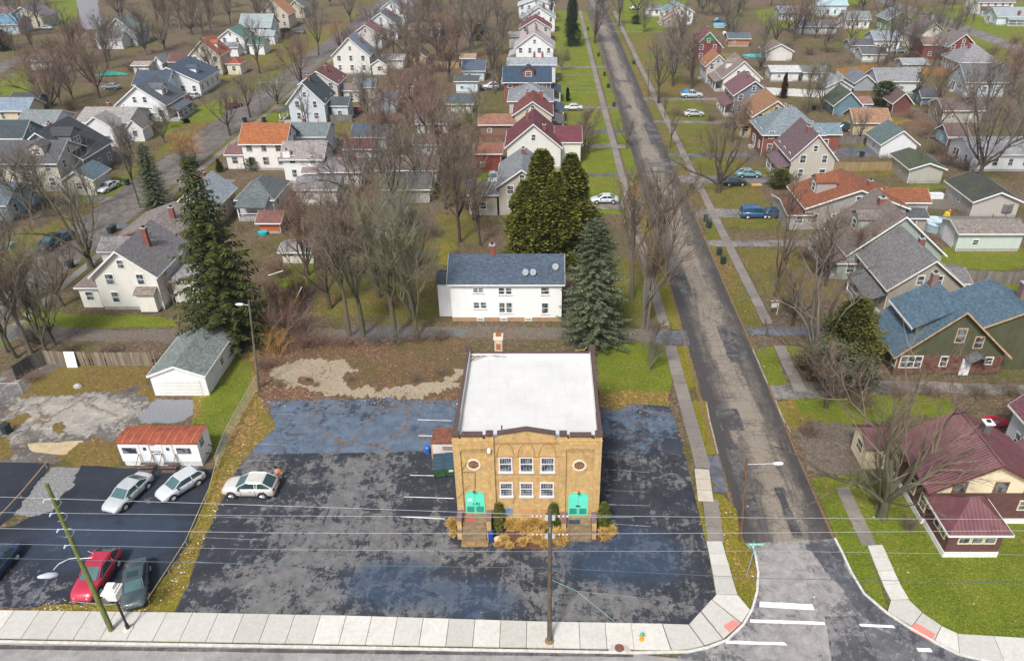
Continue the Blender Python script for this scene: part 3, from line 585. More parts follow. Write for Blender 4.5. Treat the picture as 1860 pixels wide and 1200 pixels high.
def roof_shape(mb, tb, w, d, he, rise, ridge, oh=.45, th=.16, cx=0., cy=0.):
    """mb: roof, tb: trim boards along rakes and eaves"""
    x, y = w / 2 + oh, d / 2 + oh
    half = (w if ridge == 'y' else d) / 2; sl = rise / half if half else 0; ze = he - sl * oh + .10; zr = he + rise + .10
    if ridge in 'xy':
        def T(a, b_, z): return (cx + (a if ridge == 'y' else b_), cy + (b_ if ridge == 'y' else a), z)
        X, Y = (x, y) if ridge == 'y' else (y, x)
        for sgn in (-1, 1):
            q = [T(0, -Y, zr), T(0, Y, zr), T(sgn * X, Y, ze), T(sgn * X, -Y, ze)]
            nrm = (Vector(q[1]) - Vector(q[0])).cross(Vector(q[2]) - Vector(q[1]))
            if nrm.z < 0: q = q[::-1]
            mb.slab(q, th)
            if tb is not None:
                for yy in (-Y, Y):
                    s_ = -1 if yy < 0 else 1
                    a_ = T(0, yy + s_ * .03, zr - .005); b2 = T(sgn * X, yy + s_ * .03, ze - .005)
                    c2 = T(0, yy + s_ * .003, zr - .005); d2 = T(sgn * X, yy + s_ * .003, ze - .005)
                    lo = .24; vs = [a_, b2, (b2[0], b2[1], b2[2] - lo), (a_[0], a_[1], a_[2] - lo), c2, d2, (d2[0], d2[1], d2[2] - lo), (c2[0], c2[1], c2[2] - lo)]
                    tb.add(vs, [(0, 1, 2, 3), (7, 6, 5, 4), (0, 4, 5, 1), (3, 2, 6, 7), (1, 5, 6, 2)])
                p0 = T(sgn * (X + .004), -Y, 0); p1 = T(sgn * (X + .06), Y, 0)
                tb.b2(min(p0[0], p1[0]), max(p0[0], p1[0]), min(p0[1], p1[1]), max(p0[1], p1[1]), ze - .2, ze - .02)
    else:  # hip
        ins = min(x, y); zr = he + rise + .1
        rid = [(cx - (x - ins), cy, zr), (cx + (x - ins), cy, zr)] if x >= y else [(cx, cy - (y - ins), zr), (cx, cy + (y - ins), zr)]
        e = [(cx - x, cy - y, ze), (cx + x, cy - y, ze), (cx + x, cy + y, ze), (cx - x, cy + y, ze)]
        lo = [(a, b_, c - th) for a, b_, c in e]
        vs = e + rid + lo
        if x >= y: fs = [(0, 1, 5, 4), (1, 2, 5), (2, 3, 4, 5), (3, 0, 4)]
        else: fs = [(0, 1, 4), (1, 2, 5, 4), (2, 3, 5), (3, 0, 4, 5)]
        fs += [(9, 8, 7, 6)] + [(i, i + 6, (i + 1) % 4 + 6, (i + 1) % 4) for i in range(4)]
        mb.add(vs, fs)
        if tb is not None:
            for i in range(4):
                a_, b2 = Vector(e[i]), Vector(e[(i + 1) % 4]); t = (b2 - a_).normalized(); n_ = Vector((t.y, -t.x, 0)) * .03
                m_ = (a_ + b2) / 2 + n_; tb.box((m_.x, m_.y, ze - .1), ((b2 - a_).length + .05, .05, .18), 0, math.atan2(t.y, t.x))
def chimney(root, x, y, z0, z1, w=.6, d=.6, mat=None, white=False):
    m = MB(); m.b2(x - w / 2, x + w / 2, y - d / 2, y + d / 2, z0, z1); m.b2(x - w / 2 - .06, x + w / 2 + .06, y - d / 2 - .06, y + d / 2 + .06, z1, z1 + .12, 1)
    m.b2(x - .14, x + .14, y - .14, y + .14, z1 + .12, z1 + .35, 2)
    return m.build('chimney', [mat or REDBRICK, CONC, BLACK], root)
def house(label, px0, px1, row, he, d, ridge, rise, wall, roof, cat='house', far=None, win=True, chim=(), porch=None, dorm=None, wing=(), oh=.45, moss=0., rz=0., trim=None, wc=None, name=None, door=True, found=True, group=None, wallmat=None, roofmat=None, extra=None):
    """px0,px1: photo columns of the front eave ends, row: photo row of that eave, he: eave height in metres"""
    k = PPM(row, he); wd = (px1 - px0) / k - 2 * oh; c = P((px0 + px1) / 2, row, he)
    far = (row < 175) if far is None else far
    for k_, row_ in AP.items():
        if label.startswith(k_):
            rr_ = WL(0, row_, c.y + (0 if ridge == 'y' else oh + d / 2))[1] - he - .1
            rise = max(.8, min(6., rr_))
    garage = cat in ('garage', 'shed', 'barn')
    name = name or {'garage': 'garage', 'shed': 'garden_shed', 'barn': 'barn'}.get(cat, 'house')
    root = empty(name, (c.x, c.y + oh + d / 2, 0), rz, label, cat, group); root['wdh'] = (wd, d, he)
    wm = wallmat or siding(wall); rm = roofmat or roofm(roof, moss)
    tm = WHITE if trim is None else plain('trim_' + key(trim), trim, .6)
    b_ = MB(); gable_wall(b_, wd, d, he, rise if ridge != 'h' else 0, ridge, .0 if not found else .45); b_.build('wall', wm, root)
    if found:
        f = MB(); f.b2(-wd / 2 + .03, wd / 2 - .03, -d / 2 + .03, d / 2 - .03, 0, .45); f.build('foundation', CONC if wall[0] > .3 else REDBRICK, root)
    r_ = MB(); t_ = MB(); roof_shape(r_, t_, wd, d, he, rise, ridge, oh)
    ro = r_.build('roof', rm, root); t_.build('trim', tm, root)
    x, y = wd / 2, d / 2
    if win:
        zs = [1.15] + ([3.6] if he > 4.4 else [])
        fr = wc
        nf = max(1, int(wd / 2.6)); ns = max(1, int(d / 3.2))
        if not garage:
            for zi, z in enumerate(zs):
                for i in range(nf):
                    xx = -x + wd * (i + .5) / nf
                    if porch and porch[0] == 'f' and zi == 0: continue
                    put_window(root, xx, -y - .02, z, 0, .95 if (i + zi) % 2 else .8, 1.3, far, fr)
                for i in range(ns):
                    yy = -y + d * (i + .5) / ns
                    put_window(root, x + .02, yy, z, pi / 2, .85, 1.25, far, fr); put_window(root, -x - .02, yy, z, -pi / 2, .85, 1.25, far, fr)
            if ridge == 'y' and rise > 1.8:
                zt = he + rise * .22 if he < 4.4 else he + rise * .25
                if he < 4.4 and rise > 3.2 and wd > 6:
                    put_window(root, -1.1, -y - .02, zt - .5, 0, .75, 1.15, far, fr); put_window(root, 1.1, -y - .02, zt - .5, 0, .75, 1.15, far, fr)
                else: put_window(root, 0, -y - .02, zt, 0, .7, min(1.0, rise * .38), far, fr)
            if ridge == 'x' and rise > 1.8:
                put_window(root, x + .02, 0, he + .25, pi / 2, .7, .9, far, fr); put_window(root, -x - .02, 0, he + .25, -pi / 2, .7, .9, far, fr)
            if door:
                dm = MB(); dm.b2(-.45, .45, -.05, .03, .45, 2.5); dm.b2(-.58, -.451, -.08, .03, .45, 2.62, 1); dm.b2(.451, .58, -.08, .03, .45, 2.62, 1); dm.b2(-.58, .58, -.08, .03, 2.502, 2.62, 1); dm.b2(-.7, .7, -1.1, -.05, 0, .42, 2)
                s_ = 1 if c.x < 20 and c.x > -30 else -1
                o = dm.build('door', [plain('door_paint', (.16, .09, .06), .5), tm, CONC], root, loc=(s_ * (x + .02), -y + d * .62, 0), rz=s_ * pi / 2)
        else:
            dm = MB(); dw = min(wd * .62, 4.6)
            if ridge == 'y' and win != 'nodoor':
                dm.b2(-dw / 2, dw / 2, -.04, .02, .02, 2.05)
                for i in range(1, 4): dm.b2(-dw / 2, dw / 2, -.05, -.041, .5 * i, .5 * i + .03, 1)
                dm.build('garage_door', [plain('garage_door_' + key(mul(wall, 1.05)), mul(wall, 1.05), .5), plain('door_groove', (.25, .25, .25), .8)], root, loc=(0, -y, 0))
            elif win != 'nodoor':
                dm.b2(-.45, .45, -.04, .02, .05, 2.0); dm.build('door', plain('shed_door', (.55, .54, .5), .6), root, loc=(wd * .22, -y, 0))
            if win != 'nowin': put_window(root, -x - .02, 0, 1.1, -pi / 2, .8, .7, far, fr); put_window(root, x + .02, 0, 1.1, pi / 2, .8, .7, far, fr)
            if ridge == 'x' and wd > 4 and win != 'nowin': put_window(root, -wd * .22, -y - .02, 1.1, 0, .8, .7, far, fr)
    for ch in chim:   # (x fraction, y fraction, height over roof, w, d)
        cxx, cyy, up = ch[0] * x, ch[1] * y, ch[2]
        if ridge == 'y': zr = he + rise * (1 - abs(ch[0]))
        elif ridge == 'x': zr = he + rise * (1 - abs(ch[1]))
        else: zr = he + rise * (1 - max(abs(ch[0]), abs(ch[1])))
        chimney(root, cxx, cyy, zr - .6, zr + up, *(ch[3:] or ()))
    if porch:         # (side f/l/r, depth, width fraction, eave height, roof colour or None)
        sd_, pd, fr_, ph = porch[:4]; prm = roofm(porch[4]) if len(porch) > 4 and porch[4] else rm
        L = (wd if sd_ == 'f' else d) * fr_; m_ = MB(); ps = MB(); base = MB(); th0 = {'f': 0, 'l': -pi / 2, 'r': pi / 2}[sd_]
        off = {'f': (0, -y), 'l': (-x, -y + L / 2), 'r': (x, -y + L / 2)}[sd_]
        q = [(-L / 2 - .2, -pd - .25, ph - .1), (L / 2 + .2, -pd - .25, ph - .1), (L / 2 + .2, -.02, ph + .75), (-L / 2 - .2, -.02, ph + .75)]
        m_.slab(q, .14)
        n_ = max(2, int(L / 2.6) + 1)
        for i in range(n_): xx = -L / 2 + .1 + (L - .2) * i / (n_ - 1); ps.b2(xx - .08, xx + .08, -pd, -pd + .16, .5, ph - .2)
        ps.b2(-L / 2, L / 2, -pd, -pd + .16, ph - .38, ph - .2); ps.b2(-L / 2, L / 2, -pd + .03, -pd + .1, 1.2, 1.3)
        base.b2(-L / 2, L / 2, -pd, -.04, 0, .5)
        for mm, nn, ma in ((m_, 'porch_roof', prm), (ps, 'porch_posts', tm), (base, 'porch_floor', CONC)): mm.build(nn, ma, root, loc=(off[0], off[1], 0), rz=th0)
    for dd in dorm or ():  # (side, fraction along, width, height, depth)
        sd_, fa, dw, dh, dp = dd[:5]
        if ridge == 'y': sx = -1 if sd_ == 'l' else 1; zb = he + rise * .28; off = (sx * x * .72, fa * y); ang = sx * pi / 2
        else: sx = -1; zb = he + rise * .28; off = (fa * x, -y * .72); ang = 0
        m_ = MB(); gable_wall(m_, dw, dp, dh, dw * .3, 'y'); o = m_.build('dormer', wm, root)
        # dormer local frame: faces -y; place so that its face stands on the slope
        o.location = (off[0] - sin(ang) * 0 , off[1], zb); o.rotation_euler = (0, 0, ang)
        bx = (0, dp / 2)
        o.location.x += -sin(ang) * dp / 2; o.location.y += cos(ang) * dp / 2
        rr = MB(); tt = MB(); roof_shape(rr, tt, dw, dp, dh, dw * .3, 'y', .22, .1); rr.build('dormer_roof', rm, o); 
        put_window(o, 0, -dp / 2 - .02, .25, 0, dw * .5, dh * .6, True, fr if win else None)
    for wg in wing:   # (cx, cy, w, d, eave, rise, ridge[, roof colour, wall colour]) in metres from the house centre
        wx, wy, ww, wdp, whe, wri, wrd = wg[:7]
        m_ = MB(); gable_wall(m_, ww, wdp, whe, wri if wrd != 'h' else 0, wrd); o = m_.build('wing', siding(wg[8]) if len(wg) > 8 and wg[8] else wm, root, loc=(wx, wy, 0))
        rr = MB(); tt = MB(); roof_shape(rr, tt, ww, wdp, whe, wri, wrd, .3); rr.build('wing_roof', roofm(wg[7]) if len(wg) > 7 and wg[7] else rm, o); tt.build('wing_trim', tm, o)
        for i in range(max(1, int(ww / 2.8))): put_window(o, -ww / 2 + ww * (i + .5) / max(1, int(ww / 2.8)), -wdp / 2 - .02, 1.1, 0, .9, 1.1, far, fr if win else None)
    if not far:
        v = MB(); v.tube([(x * .35, y * .3, he + .3), (x * .35, y * .3, he + rise * .7 + .7)], .06, 8); v.build('vent_pipe', plain('dark_vent_metal', (.08, .08, .08), .6), root)
        # gutter downpipe on the front corner
        g_ = MB(); sx = 1 if c.x < 0 else -1; g_.tube([(sx * (x + .06), -y - .06, .2), (sx * (x + .06), -y - .06, he - .25)], .045, 6); g_.build('downpipe', tm, root)
    if extra: extra(root, wd, d, he, rise, wm, rm, tm)
    return root
# photo rows of the roof apex / ridge, from which each roof's rise follows
AP = {'large weathered': 393, 'beige house with grey sh': 473, 'wide grey': 345, 'cream stucco': 244, 'yellow two': 183, 'slate grey': 147, 'white-gabled': 111, 'dark red house with a g': 58, 'brown-roofed cottage': 80, 'white garage with dark green': 237, 'teal garage': 167, 'small dark red': 169, 'tan garage with': 296, 'beige garage with mossy': 349, 'big dark red': 62, 'cream house with dark brown': 41,
 'house with bright green': 21, 'beige two-storey': 308, 'white house with big maroon': 225, 'beige-gabled': 184, 'bright white': 60, 'house with maroon roof between': 34, 'white house with tall': 12, 'white garage with dark grey roof seen': 395, 'light blue garage': 176, 'white tudor': 150, 'cream house with maroon': 129, 'white gabled': 68, 'house with brown-maroon': 45, 'pale house with dark': 23,
 'pale house with blue': 1, 'cream house with light orange': 0, 'white house with green': 53, 'cream house with bright': 74, 'long white house with big': 122, 'white house with dark grey roof and long': 156, 'blue-grey house with near': 241, 'grey house with white gable': 33, 'tan gabled': 13, 'peach-sided': 354, 'peach stucco': 412, 'large cream-white': 456, 'white two-car': 665,
 'yellow garage': 196, 'pale barn': 123, 'beige garage with brown roof': 178, 'long white building': 248, 'long pale green': 402, 'white cottage with grey': 20, 'red brick house with wide': 120, 'grey-white two': 107, 'red shed': 263, 'blue-white garage': 109, 'small white garage with navy': 172, 'small garage with maroon': 257, 'cream garage with navy': 225, 'low beige': 286, 'white garage with grey ridged': 324,
 'white two-storey house with bright': 223, 'white house with grey-green': 222, 'white house with pale grey': 25, 'light blue house': 127, 'white house with weathered': 194, 'cream house with dark grey': 254, 'pale house with light grey': 199, 'long white shed': 243, 'dark red brick house': 194, 'brick house with grey hip': 150, 'grey hip': 322}
# colours
W_ = (.70, .70, .68); CR = (.58, .52, .40); TAN = (.42, .36, .27); LB = (.42, .50, .55); GRN = (.33, .38, .33); YEL = (.55, .40, .18); PEACH = (.55, .42, .30); GREYW = (.36, .36, .35); DRED = (.15, .03, .03)
NAVY = (.06, .07, .10); DK = (.07, .07, .07); GY = (.19, .18, .18); LG = (.32, .31, .30); BR = (.17, .12, .10); MAR = (.16, .06, .06); OR = (.40, .11, .04); TANR = (.25, .20, .16); ORB = (.33, .17, .09); BLUE = (.09, .16, .21); TEAL = (.07, .14, .15); PUR = (.17, .11, .12); GGR = (.15, .19, .17)
H = house
# ---- right of the long street, near to far
H('large weathered brown-roofed house with pale green siding and a wide brick chimney', 1538, 1722, 461, 3.9, 9.5, 'y', 4.6, (.33, .38, .33), (.20, .16, .14), chim=[(-.1, .25, .6, 1.0, .8), ], dorm=[('l', -.1, 2.4, 2.0, 3.0)], porch=('l', 2.2, .9, 2.6), wing=[(-5.6, -3.2, 3.4, 3.4, 2.6, .9, 'h')])
H('beige house with grey shingle gable roof behind the blue-roofed green house', 1612, 1764, 524, 4.2, 9.5, 'y', 3.6, (.35, .31, .26), (.20, .19, .19), chim=[(.12, .1, .8, .6, .6)], porch=('l', 2.2, .7, 2.6, (.14, .14, .14)), wing=[(6.2, 2.0, 2.8, 5.0, 2.6, .8, 'x')], trim=(.70, .66, .56))
H('wide grey-sided house with rust orange roof and red brick chimney', 1462, 1655, 378, 3.6, 9, 'y', 3.6, (.36, .33, .31), (.26, .09, .04), chim=[(.42, .0, .9, .6, .6)], dorm=[('l', .0, 2.6, 2.0, 3.0)], wing=[(9.0, .6, 6.5, 4.5, 3.4, 1.3, 'x'), (8.6, -3.6, 4.0, 3.6, 2.3, .6, 'x', (.10, .10, .11), (.36, .30, .24)), (-8.4, -.5, 3.6, 8.4, 2.5, .8, 'x', (.15, .06, .04))])
H('cream stucco house with purple-brown roof and a brick chimney at its front gable', 1436, 1524, 287, 4.6, 10, 'y', 3.5, (.47, .43, .36), PUR, far=False, chim=[(-.15, -.3, .9)], porch=('l', 2, .8, 2.6))
H('dark red brick house with blue-grey pyramid roof', 1385, 1502, 243, 4.6, 9.5, 'h', 3.2, DRED, (.20, .24, .26), far=False, chim=[(.05, .20, .80)], wing=[(7.8, 1.5, 5.2, 5.0, 3.4, 1.3, 'x', (.17, .25, .28))], wallmat=REDBRICK)
H('yellow two-storey house with orange-tan gable roof', 1366, 1452, 211, 4.6, 10, 'y', 3.2, YEL, ORB, far=False, porch=('l', 2.2, .9, 2.5), wing=[(-5.4, -2.8, 2.6, 3, 2.6, .8, 'h')])
H('slate grey house with maroon gable roof and brick chimney', 1332, 1406, 172, 5.0, 10, 'y', 3.2, (.17, .18, .21), (.20, .10, .11), far=False, chim=[(-.1, -.2, .8)], porch=('l', 2, .8, 2.6))
H('white-gabled house with tan roof over a brick ground floor', 1312, 1386, 141, 3.6, 11, 'y', 4.0, (.68, .67, .62), (.27, .21, .18), chim=[(.5, .4, 1.2)], porch=('l', 2, .9, 2.5), dorm=[('l', -.1, 2.2, 1.8, 2.6)])
H('house with orange-brown roof tucked behind the tan-roofed white gable', 1281, 1328, 119, 4.6, 8, 'y', 2.6, (.45, .42, .38), (.38, .17, .08))
H('dark red house with a green front gable and maroon roof', 1260, 1314, 84, 4.6, 9, 'y', 4.0, (.17, .04, .04), (.22, .08, .10), chim=[(.1, .1, 1.0)],
  extra=lambda root, wd, d, he, rise, wm, rm, tm: (lambda m_: (m_.add([(-wd * .32, -d / 2 - .03, he + rise * .36), (wd * .32, -d / 2 - .03, he + rise * .36), (0, -d / 2 - .03, he + rise * .97)], [(0, 1, 2)]), m_.build('green_gable', siding((.03, .22, .08)), root)))(MB()))
H('low orange brick garage with dark roof beside the green-gabled house', 1322, 1365, 70, 2.6, 6, 'x', 1.2, (.42, .19, .10), (.12, .14, .15), 'garage', win='nodoor')
H('white house with teal roof at the top edge right of the street', 1203, 1262, 22, 4.6, 9, 'y', 2.8, W_, (.20, .33, .35), chim=[(0, .2, .8)])
H('small white porch house just left of the teal-roofed one', 1172, 1202, 16, 3.0, 6, 'x', 1.4, W_, GY)
H('low house with orange-brown roof in front of the teal-roofed one', 1205, 1245, 34, 3.0, 7, 'y', 2.2, (.40, .32, .26), (.33, .18, .12))
H('brown-roofed cottage garage with white walls in the grass behind the green-gabled house', 1390, 1444, 93, 2.8, 7, 'y', 2.2, (.59, .56, .52), (.24, .17, .14), 'garage')
H('white garage with dark green roof at the end of the asphalt pad', 1600, 1673, 261, 2.9, 7, 'y', 2.6, (.70, .71, .72), (.13, .17, .17), 'garage', far=False, moss=.1, win='nodoor')
H('yellow garage with orange-brown roof beside the white garage', 1551, 1621, 222, 2.8, 6.5, 'x', 2.3, (.50, .40, .20), (.34, .19, .11), 'garage', far=False)
H('teal garage with mossy dark green roof', 1514, 1570, 190, 2.7, 7, 'y', 2.0, (.12, .20, .24), (.09, .11, .09), 'garage', moss=.5, wing=[(4.4, .8, 3.2, 5.4, 2.4, .9, 'x', (.28, .16, .12))])
H('pale barn with a weathered grey roof behind the teal garage', 1594, 1672, 147, 3.2, 8, 'x', 3.2, (.56, .59, .59), (.27, .27, .28), 'barn')
H('small dark red shed with light trim beside the round evergreen bush', 1622, 1662, 186, 2.6, 5, 'y', 2.0, (.14, .05, .04), (.15, .10, .09), 'shed', win='nodoor')
H('beige garage with brown roof on the right before the red outbuilding', 1714, 1792, 200, 2.9, 7, 'x', 2.2, (.40, .37, .32), (.17, .12, .12), 'garage')
H('dark red outbuilding with a pale blue end wall', 1722, 1764, 247, 2.6, 5, 'x', 1.4, (.14, .05, .04), (.16, .10, .09), 'shed', far=False, extra=lambda root, wd, d, he, rise, wm, rm, tm: (lambda m_: (m_.b2(-wd / 2 - .05, -wd / 2 - .003, -d / 2 + .1, d / 2 - .1, .5, he), m_.build('blue_wall_panel', siding((.25, .42, .52)), root)))(MB()))
H('long white building with grey metal roof at the right edge', 1768, 1890, 280, 3.4, 9, 'x', 2.4, (.70, .70, .70), (.30, .30, .31), 'house', far=False)
H('tan garage with mossy dark green roof behind the rust-roofed house', 1652, 1722, 307, 2.8, 8, 'y', 1.6, (.42, .40, .34), (.08, .09, .06), 'garage', far=False, moss=.4, win='nodoor')
H('beige garage with mossy black roof by the trampoline', 1768, 1862, 366, 2.9, 9, 'y', 2.1, (.45, .41, .37), (.06, .06, .05), 'garage', moss=.35, win='nodoor')
H('long pale green garage with tan-grey roof beside the pool', 1742, 1870, 424, 3.0, 5.5, 'x', 1.5, (.53, .59, .53), (.24, .21, .18), 'garage', win='nodoor',
  extra=lambda root, wd, d, he, rise, wm, rm, tm: (lambda m_: (m_.b2(-wd / 2 - .06, -wd / 2 - .004, -1.6, 1.6, .1, 2.4), m_.build('garage_door', plain('white_door', (.70, .70, .70), .5), root)))(MB()))
H('big dark red barn-like house with grey-brown roof near the top right', 1722, 1778, 84, 4.6, 11, 'y', 2.6, (.20, .04, .03), (.22, .18, .17), chim=[(-.2, .5, .8)], wing=[(-7, 2, 4.5, 7, 4.2, 1.5, 'x', (.26, .17, .14), (.20, .05, .04))])
H('cream house with dark brown roof left of the dark red barn-like house', 1664, 1728, 64, 4.4, 10, 'y', 2.8, (.68, .64, .56), (.17, .13, .12), chim=[(0, .6, .7)])
H('house with bright green gable wall behind the cream brown-roofed house', 1613, 1660, 36, 4.6, 10, 'y', 2.4, (.14, .28, .10), (.22, .26, .27))
H('white cottage with grey roof and tan base near the top right', 1535, 1584, 35, 3.4, 7, 'x', 2.4, (.70, .69, .66), (.26, .29, .29))
H('light teal-roofed white house at the top edge near the parked pickups', 1484, 1542, 9, 4.4, 9, 'x', 2.2, (.62, .72, .74), (.42, .56, .60))
H('pale grey-roofed house left of the light teal one at the top edge', 1416, 1474, 23, 3.0, 8, 'x', 1.6, (.56, .61, .63), (.36, .42, .46))
H('long low grey outbuilding behind the bare shrubs at the top right', 1452, 1524, 48, 2.6, 7, 'x', 1.4, (.40, .40, .40), (.24, .25, .26), 'shed')
H('dark-roofed white garage front one of the pair by the tall bare trees', 1566, 1614, 98, 2.4, 6, 'x', 1.2, (.62, .62, .59), (.12, .12, .13), 'garage')
H('dark-roofed grey garage rear one of the pair by the tall bare trees', 1545, 1592, 82, 2.4, 6, 'x', 1.2, (.42, .42, .42), (.11, .11, .13), 'garage')
H('grey-roofed white house hidden in trees left of the cream brown-roofed house', 1588, 1640, 72, 4.0, 8, 'x', 1.8, (.68, .70, .72), (.28, .31, .34))
H('white cottage with peaked grey roof half hidden by reddish trees at the right', 1742, 1818, 112, 3.4, 10, 'h', 3.6, (.59, .59, .59), (.27, .26, .27), chim=[(-.3, -.2, 1.2)])
H('blue-white house with dark roof among the grey trees at the right', 1755, 1834, 148, 3.8, 9, 'x', 3.0, (.42, .48, .52), (.14, .14, .15))
H('white two-storey house with brown porch roof at the top right corner', 1776, 1846, 4, 5.0, 9, 'x', 2.6, (.72, .71, .66), (.24, .22, .21), porch=('f', 2.2, .8, 2.7, (.14, .09, .08)))
H('pale blue-white house with tall brick chimney at the right edge', 1812, 1880, 30, 3.2, 9, 'x', 2.4, (.59, .66, .68), (.33, .38, .40), chim=[(.2, -.9, 1.4, .9, .7)], porch=('f', 2, .5, 2.4))
H('long white flat-roofed garage row behind the slate grey house', 1400, 1456, 130, 2.7, 6, 'x', .8, (.66, .66, .63), (.56, .56, .56), 'garage')
H('white garage with dark grey roof right of the long white garage row', 1458, 1506, 131, 2.6, 6, 'x', .9, (.63, .63, .61), (.16, .18, .19), 'garage')
H('grey garage with pale roof in front of the orange fence', 1500, 1552, 158, 2.6, 7, 'y', 1.6, (.59, .61, .62), (.33, .34, .36), 'garage', win='nodoor')
H('grey-roofed outbuilding left of the pale barn', 1552, 1594, 150, 2.6, 8, 'y', 1.8, (.28, .31, .32), (.18, .20, .21), 'shed', win='nodoor')
H('low grey shed behind the pale barn', 1640, 1690, 116, 2.4, 5, 'x', .9, (.38, .37, .36), (.34, .34, .35), 'shed')
H('dark-roofed teal shed right of the pale barn', 1674, 1706, 176, 2.3, 5, 'x', 1.6, (.15, .28, .30), (.10, .10, .11), 'shed')

# ---- column of houses left of the long street, near to far
H('beige two-storey house with grey roof hidden behind the tall cedars', 900, 996, 338, 5.0, 11, 'y', 3.8, (.42, .38, .32), (.24, .25, .26), far=False, wing=[(-6.2, -3.6, 4.4, 4, 3.6, 1.2, 'x'), ], chim=[(0, .4, .8)])
H('white house with big maroon cross roof and two brick chimneys', 916, 1022, 266, 4.4, 10, 'y', 4.0, (.68, .66, .60), (.16, .04, .05), far=False, chim=[(-.25, .1, 1.6), (.4, -.7, 1.0)], wing=[(6.4, 1.5, 4.6, 8, 4.4, 1.8, 'x')])
H('beige-gabled house with red roof over brick next to a small grey porch', 930, 1005, 208, 4.4, 9, 'y', 3.2, (.52, .48, .38), (.20, .06, .05), far=False, chim=[(-.3, .2, 1.4), (.45, .5, 1.6, .9, .7)], porch=('r', 2.6, .7, 2.6, (.12, .12, .13)))
H('brick house with grey hip roof and a small navy porch roof', 921, 1006, 183, 5.0, 10, 'h', 2.6, (.45, .44, .42), (.24, .25, .27), far=False, porch=('r', 2.6, .6, 2.8, (.06, .09, .13)))
H('red brick house with wide navy roof and small front dormer', 912, 1003, 149, 5.0, 10, 'x', 3.0, DRED, (.04, .07, .11), wallmat=REDBRICK, far=False, dorm=[('f', .05, 2.6, 1.6, 3.0)], chim=[(.00, .50, .80)], porch=('r', 2.4, .6, 2.8))
H('grey-white two-storey house with light grey roof behind the navy-roofed brick house', 920, 1012, 118, 5.0, 9, 'x', 2.4, (.59, .62, .66), (.36, .38, .40), chim=[(.1, .0, 1.2), (.45, .0, 1.2)], porch=('l', 2, .7, 2.8))
H('bright white house with pale pinkish gable roof in the row left of the street', 934, 1008, 86, 5.2, 10, 'y', 3.0, (.74, .73, .72), (.48, .43, .43), chim=[(-.4, .2, 1.6), (.1, .2, 1.4)], porch=('l', 2, .8, 2.8))
H('house with maroon roof between the two white houses of the row', 942, 1003, 52, 4.6, 9, 'y', 2.6, (.50, .45, .42), (.20, .06, .07), chim=[(.10, .10, .90)])
H('white house with tall brick chimney near the top of the row', 948, 1010, 32, 5.0, 8, 'y', 2.4, (.70, .70, .71), (.42, .44, .48), chim=[(.3, -.6, 1.8, .9, .7)])
H('pale blue-white house at the very top of the row', 940, 1008, 10, 5.0, 9, 'y', 2.2, (.68, .70, .73), (.54, .56, .61), chim=[(-.3, 0, 1.)])
H('red shed with rust-brown roof left of the maroon cross-roofed house', 858, 913, 279, 3.6, 6, 'x', 1.6, (.24, .03, .02), (.26, .11, .07), 'barn', far=False, win='nodoor')
H('low rust-roofed addition with a pale pergola left of the maroon cross-roofed house', 868, 935, 226, 2.8, 6, 'x', 1.2, (.22, .12, .09), (.30, .14, .09), 'shed', far=False, win='nodoor')
H('pale blue garage with dark flat roof beside the white parked SUV', 824, 870, 148, 3.0, 6, 'x', .5, (.59, .68, .72), (.09, .10, .11), 'garage', win='nodoor')
H('blue-white garage with navy roof behind the pale blue flat one', 838, 882, 128, 2.8, 7, 'x', 1.6, (.54, .62, .68), (.09, .12, .16), 'garage')
H('small white garage with navy roof and brown stain', 807, 860, 188, 2.4, 5, 'x', 1.0, (.59, .59, .54), (.07, .10, .14), 'garage', win='nodoor')
H('white house with dark red top floor at the left of the column', 922, 945, 66, 4.0, 6, 'x', .8, (.63, .62, .62), (.35, .33, .33), 'garage')
H('long white garage with grey roof half hidden by red-brown trees', 752, 822, 224, 2.6, 6, 'x', 1.2, (.62, .62, .61), (.25, .24, .26), 'garage', far=False, win='nodoor')
H('long white shed with brown roof in front of the half hidden garage', 748, 846, 262, 2.6, 5, 'x', 1.4, (.68, .68, .68), (.24, .15, .12), 'garage', far=False, win='nodoor')
H('brown-roofed outbuilding in the middle of the bare trees', 680, 795, 308, 2.4, 6, 'x', 1.4, (.48, .42, .40), (.20, .13, .11), 'shed', far=False, win='nodoor')
H('white garage with dark grey roof seen through the central bare trees', 640, 726, 408, 2.7, 9, 'y', 1.3, (.56, .54, .50), (.12, .12, .12), 'garage', win='nodoor')
H('grey-roofed garage behind the central bare trees', 688, 782, 343, 2.6, 7, 'x', 1.5, (.40, .38, .36), (.17, .16, .15), 'garage', far=False, win='nodoor')
H('white garage with brown roof by the cluster of reddish trees', 712, 752, 156, 2.8, 6, 'x', 1.2, (.63, .56, .56), (.20, .15, .15), 'garage')
H('tan garage among reddish trees near the yard lamp', 745, 775, 103, 2.6, 6, 'y', 1.4, (.45, .38, .28), (.22, .20, .15), 'garage')
H('cream shed beside the tan garage and yard lamp', 834, 864, 106, 2.6, 5, 'x', .7, (.50, .38, .24), (.38, .27, .17), 'shed')
H('light blue garage with blue-grey gable roof near the red car', 670, 719, 188, 2.6, 7, 'y', 1.5, (.40, .50, .60), (.14, .19, .23), 'garage', far=False)
H('small garage with maroon roof and red door', 622, 684, 270, 2.4, 4.5, 'x', 1.0, (.59, .52, .51), (.15, .04, .04), 'garage', far=False, win='nodoor', extra=lambda root, wd, d, he, rise, wm, rm, tm: (lambda m_: (m_.b2(-wd / 2 + .8, -wd / 2 + 1.8, -d / 2 - .06, -d / 2 - .003, .05, 2.05), m_.build('door', plain('red_door_paint', (.33, .02, .03), .5), root)))(MB()))
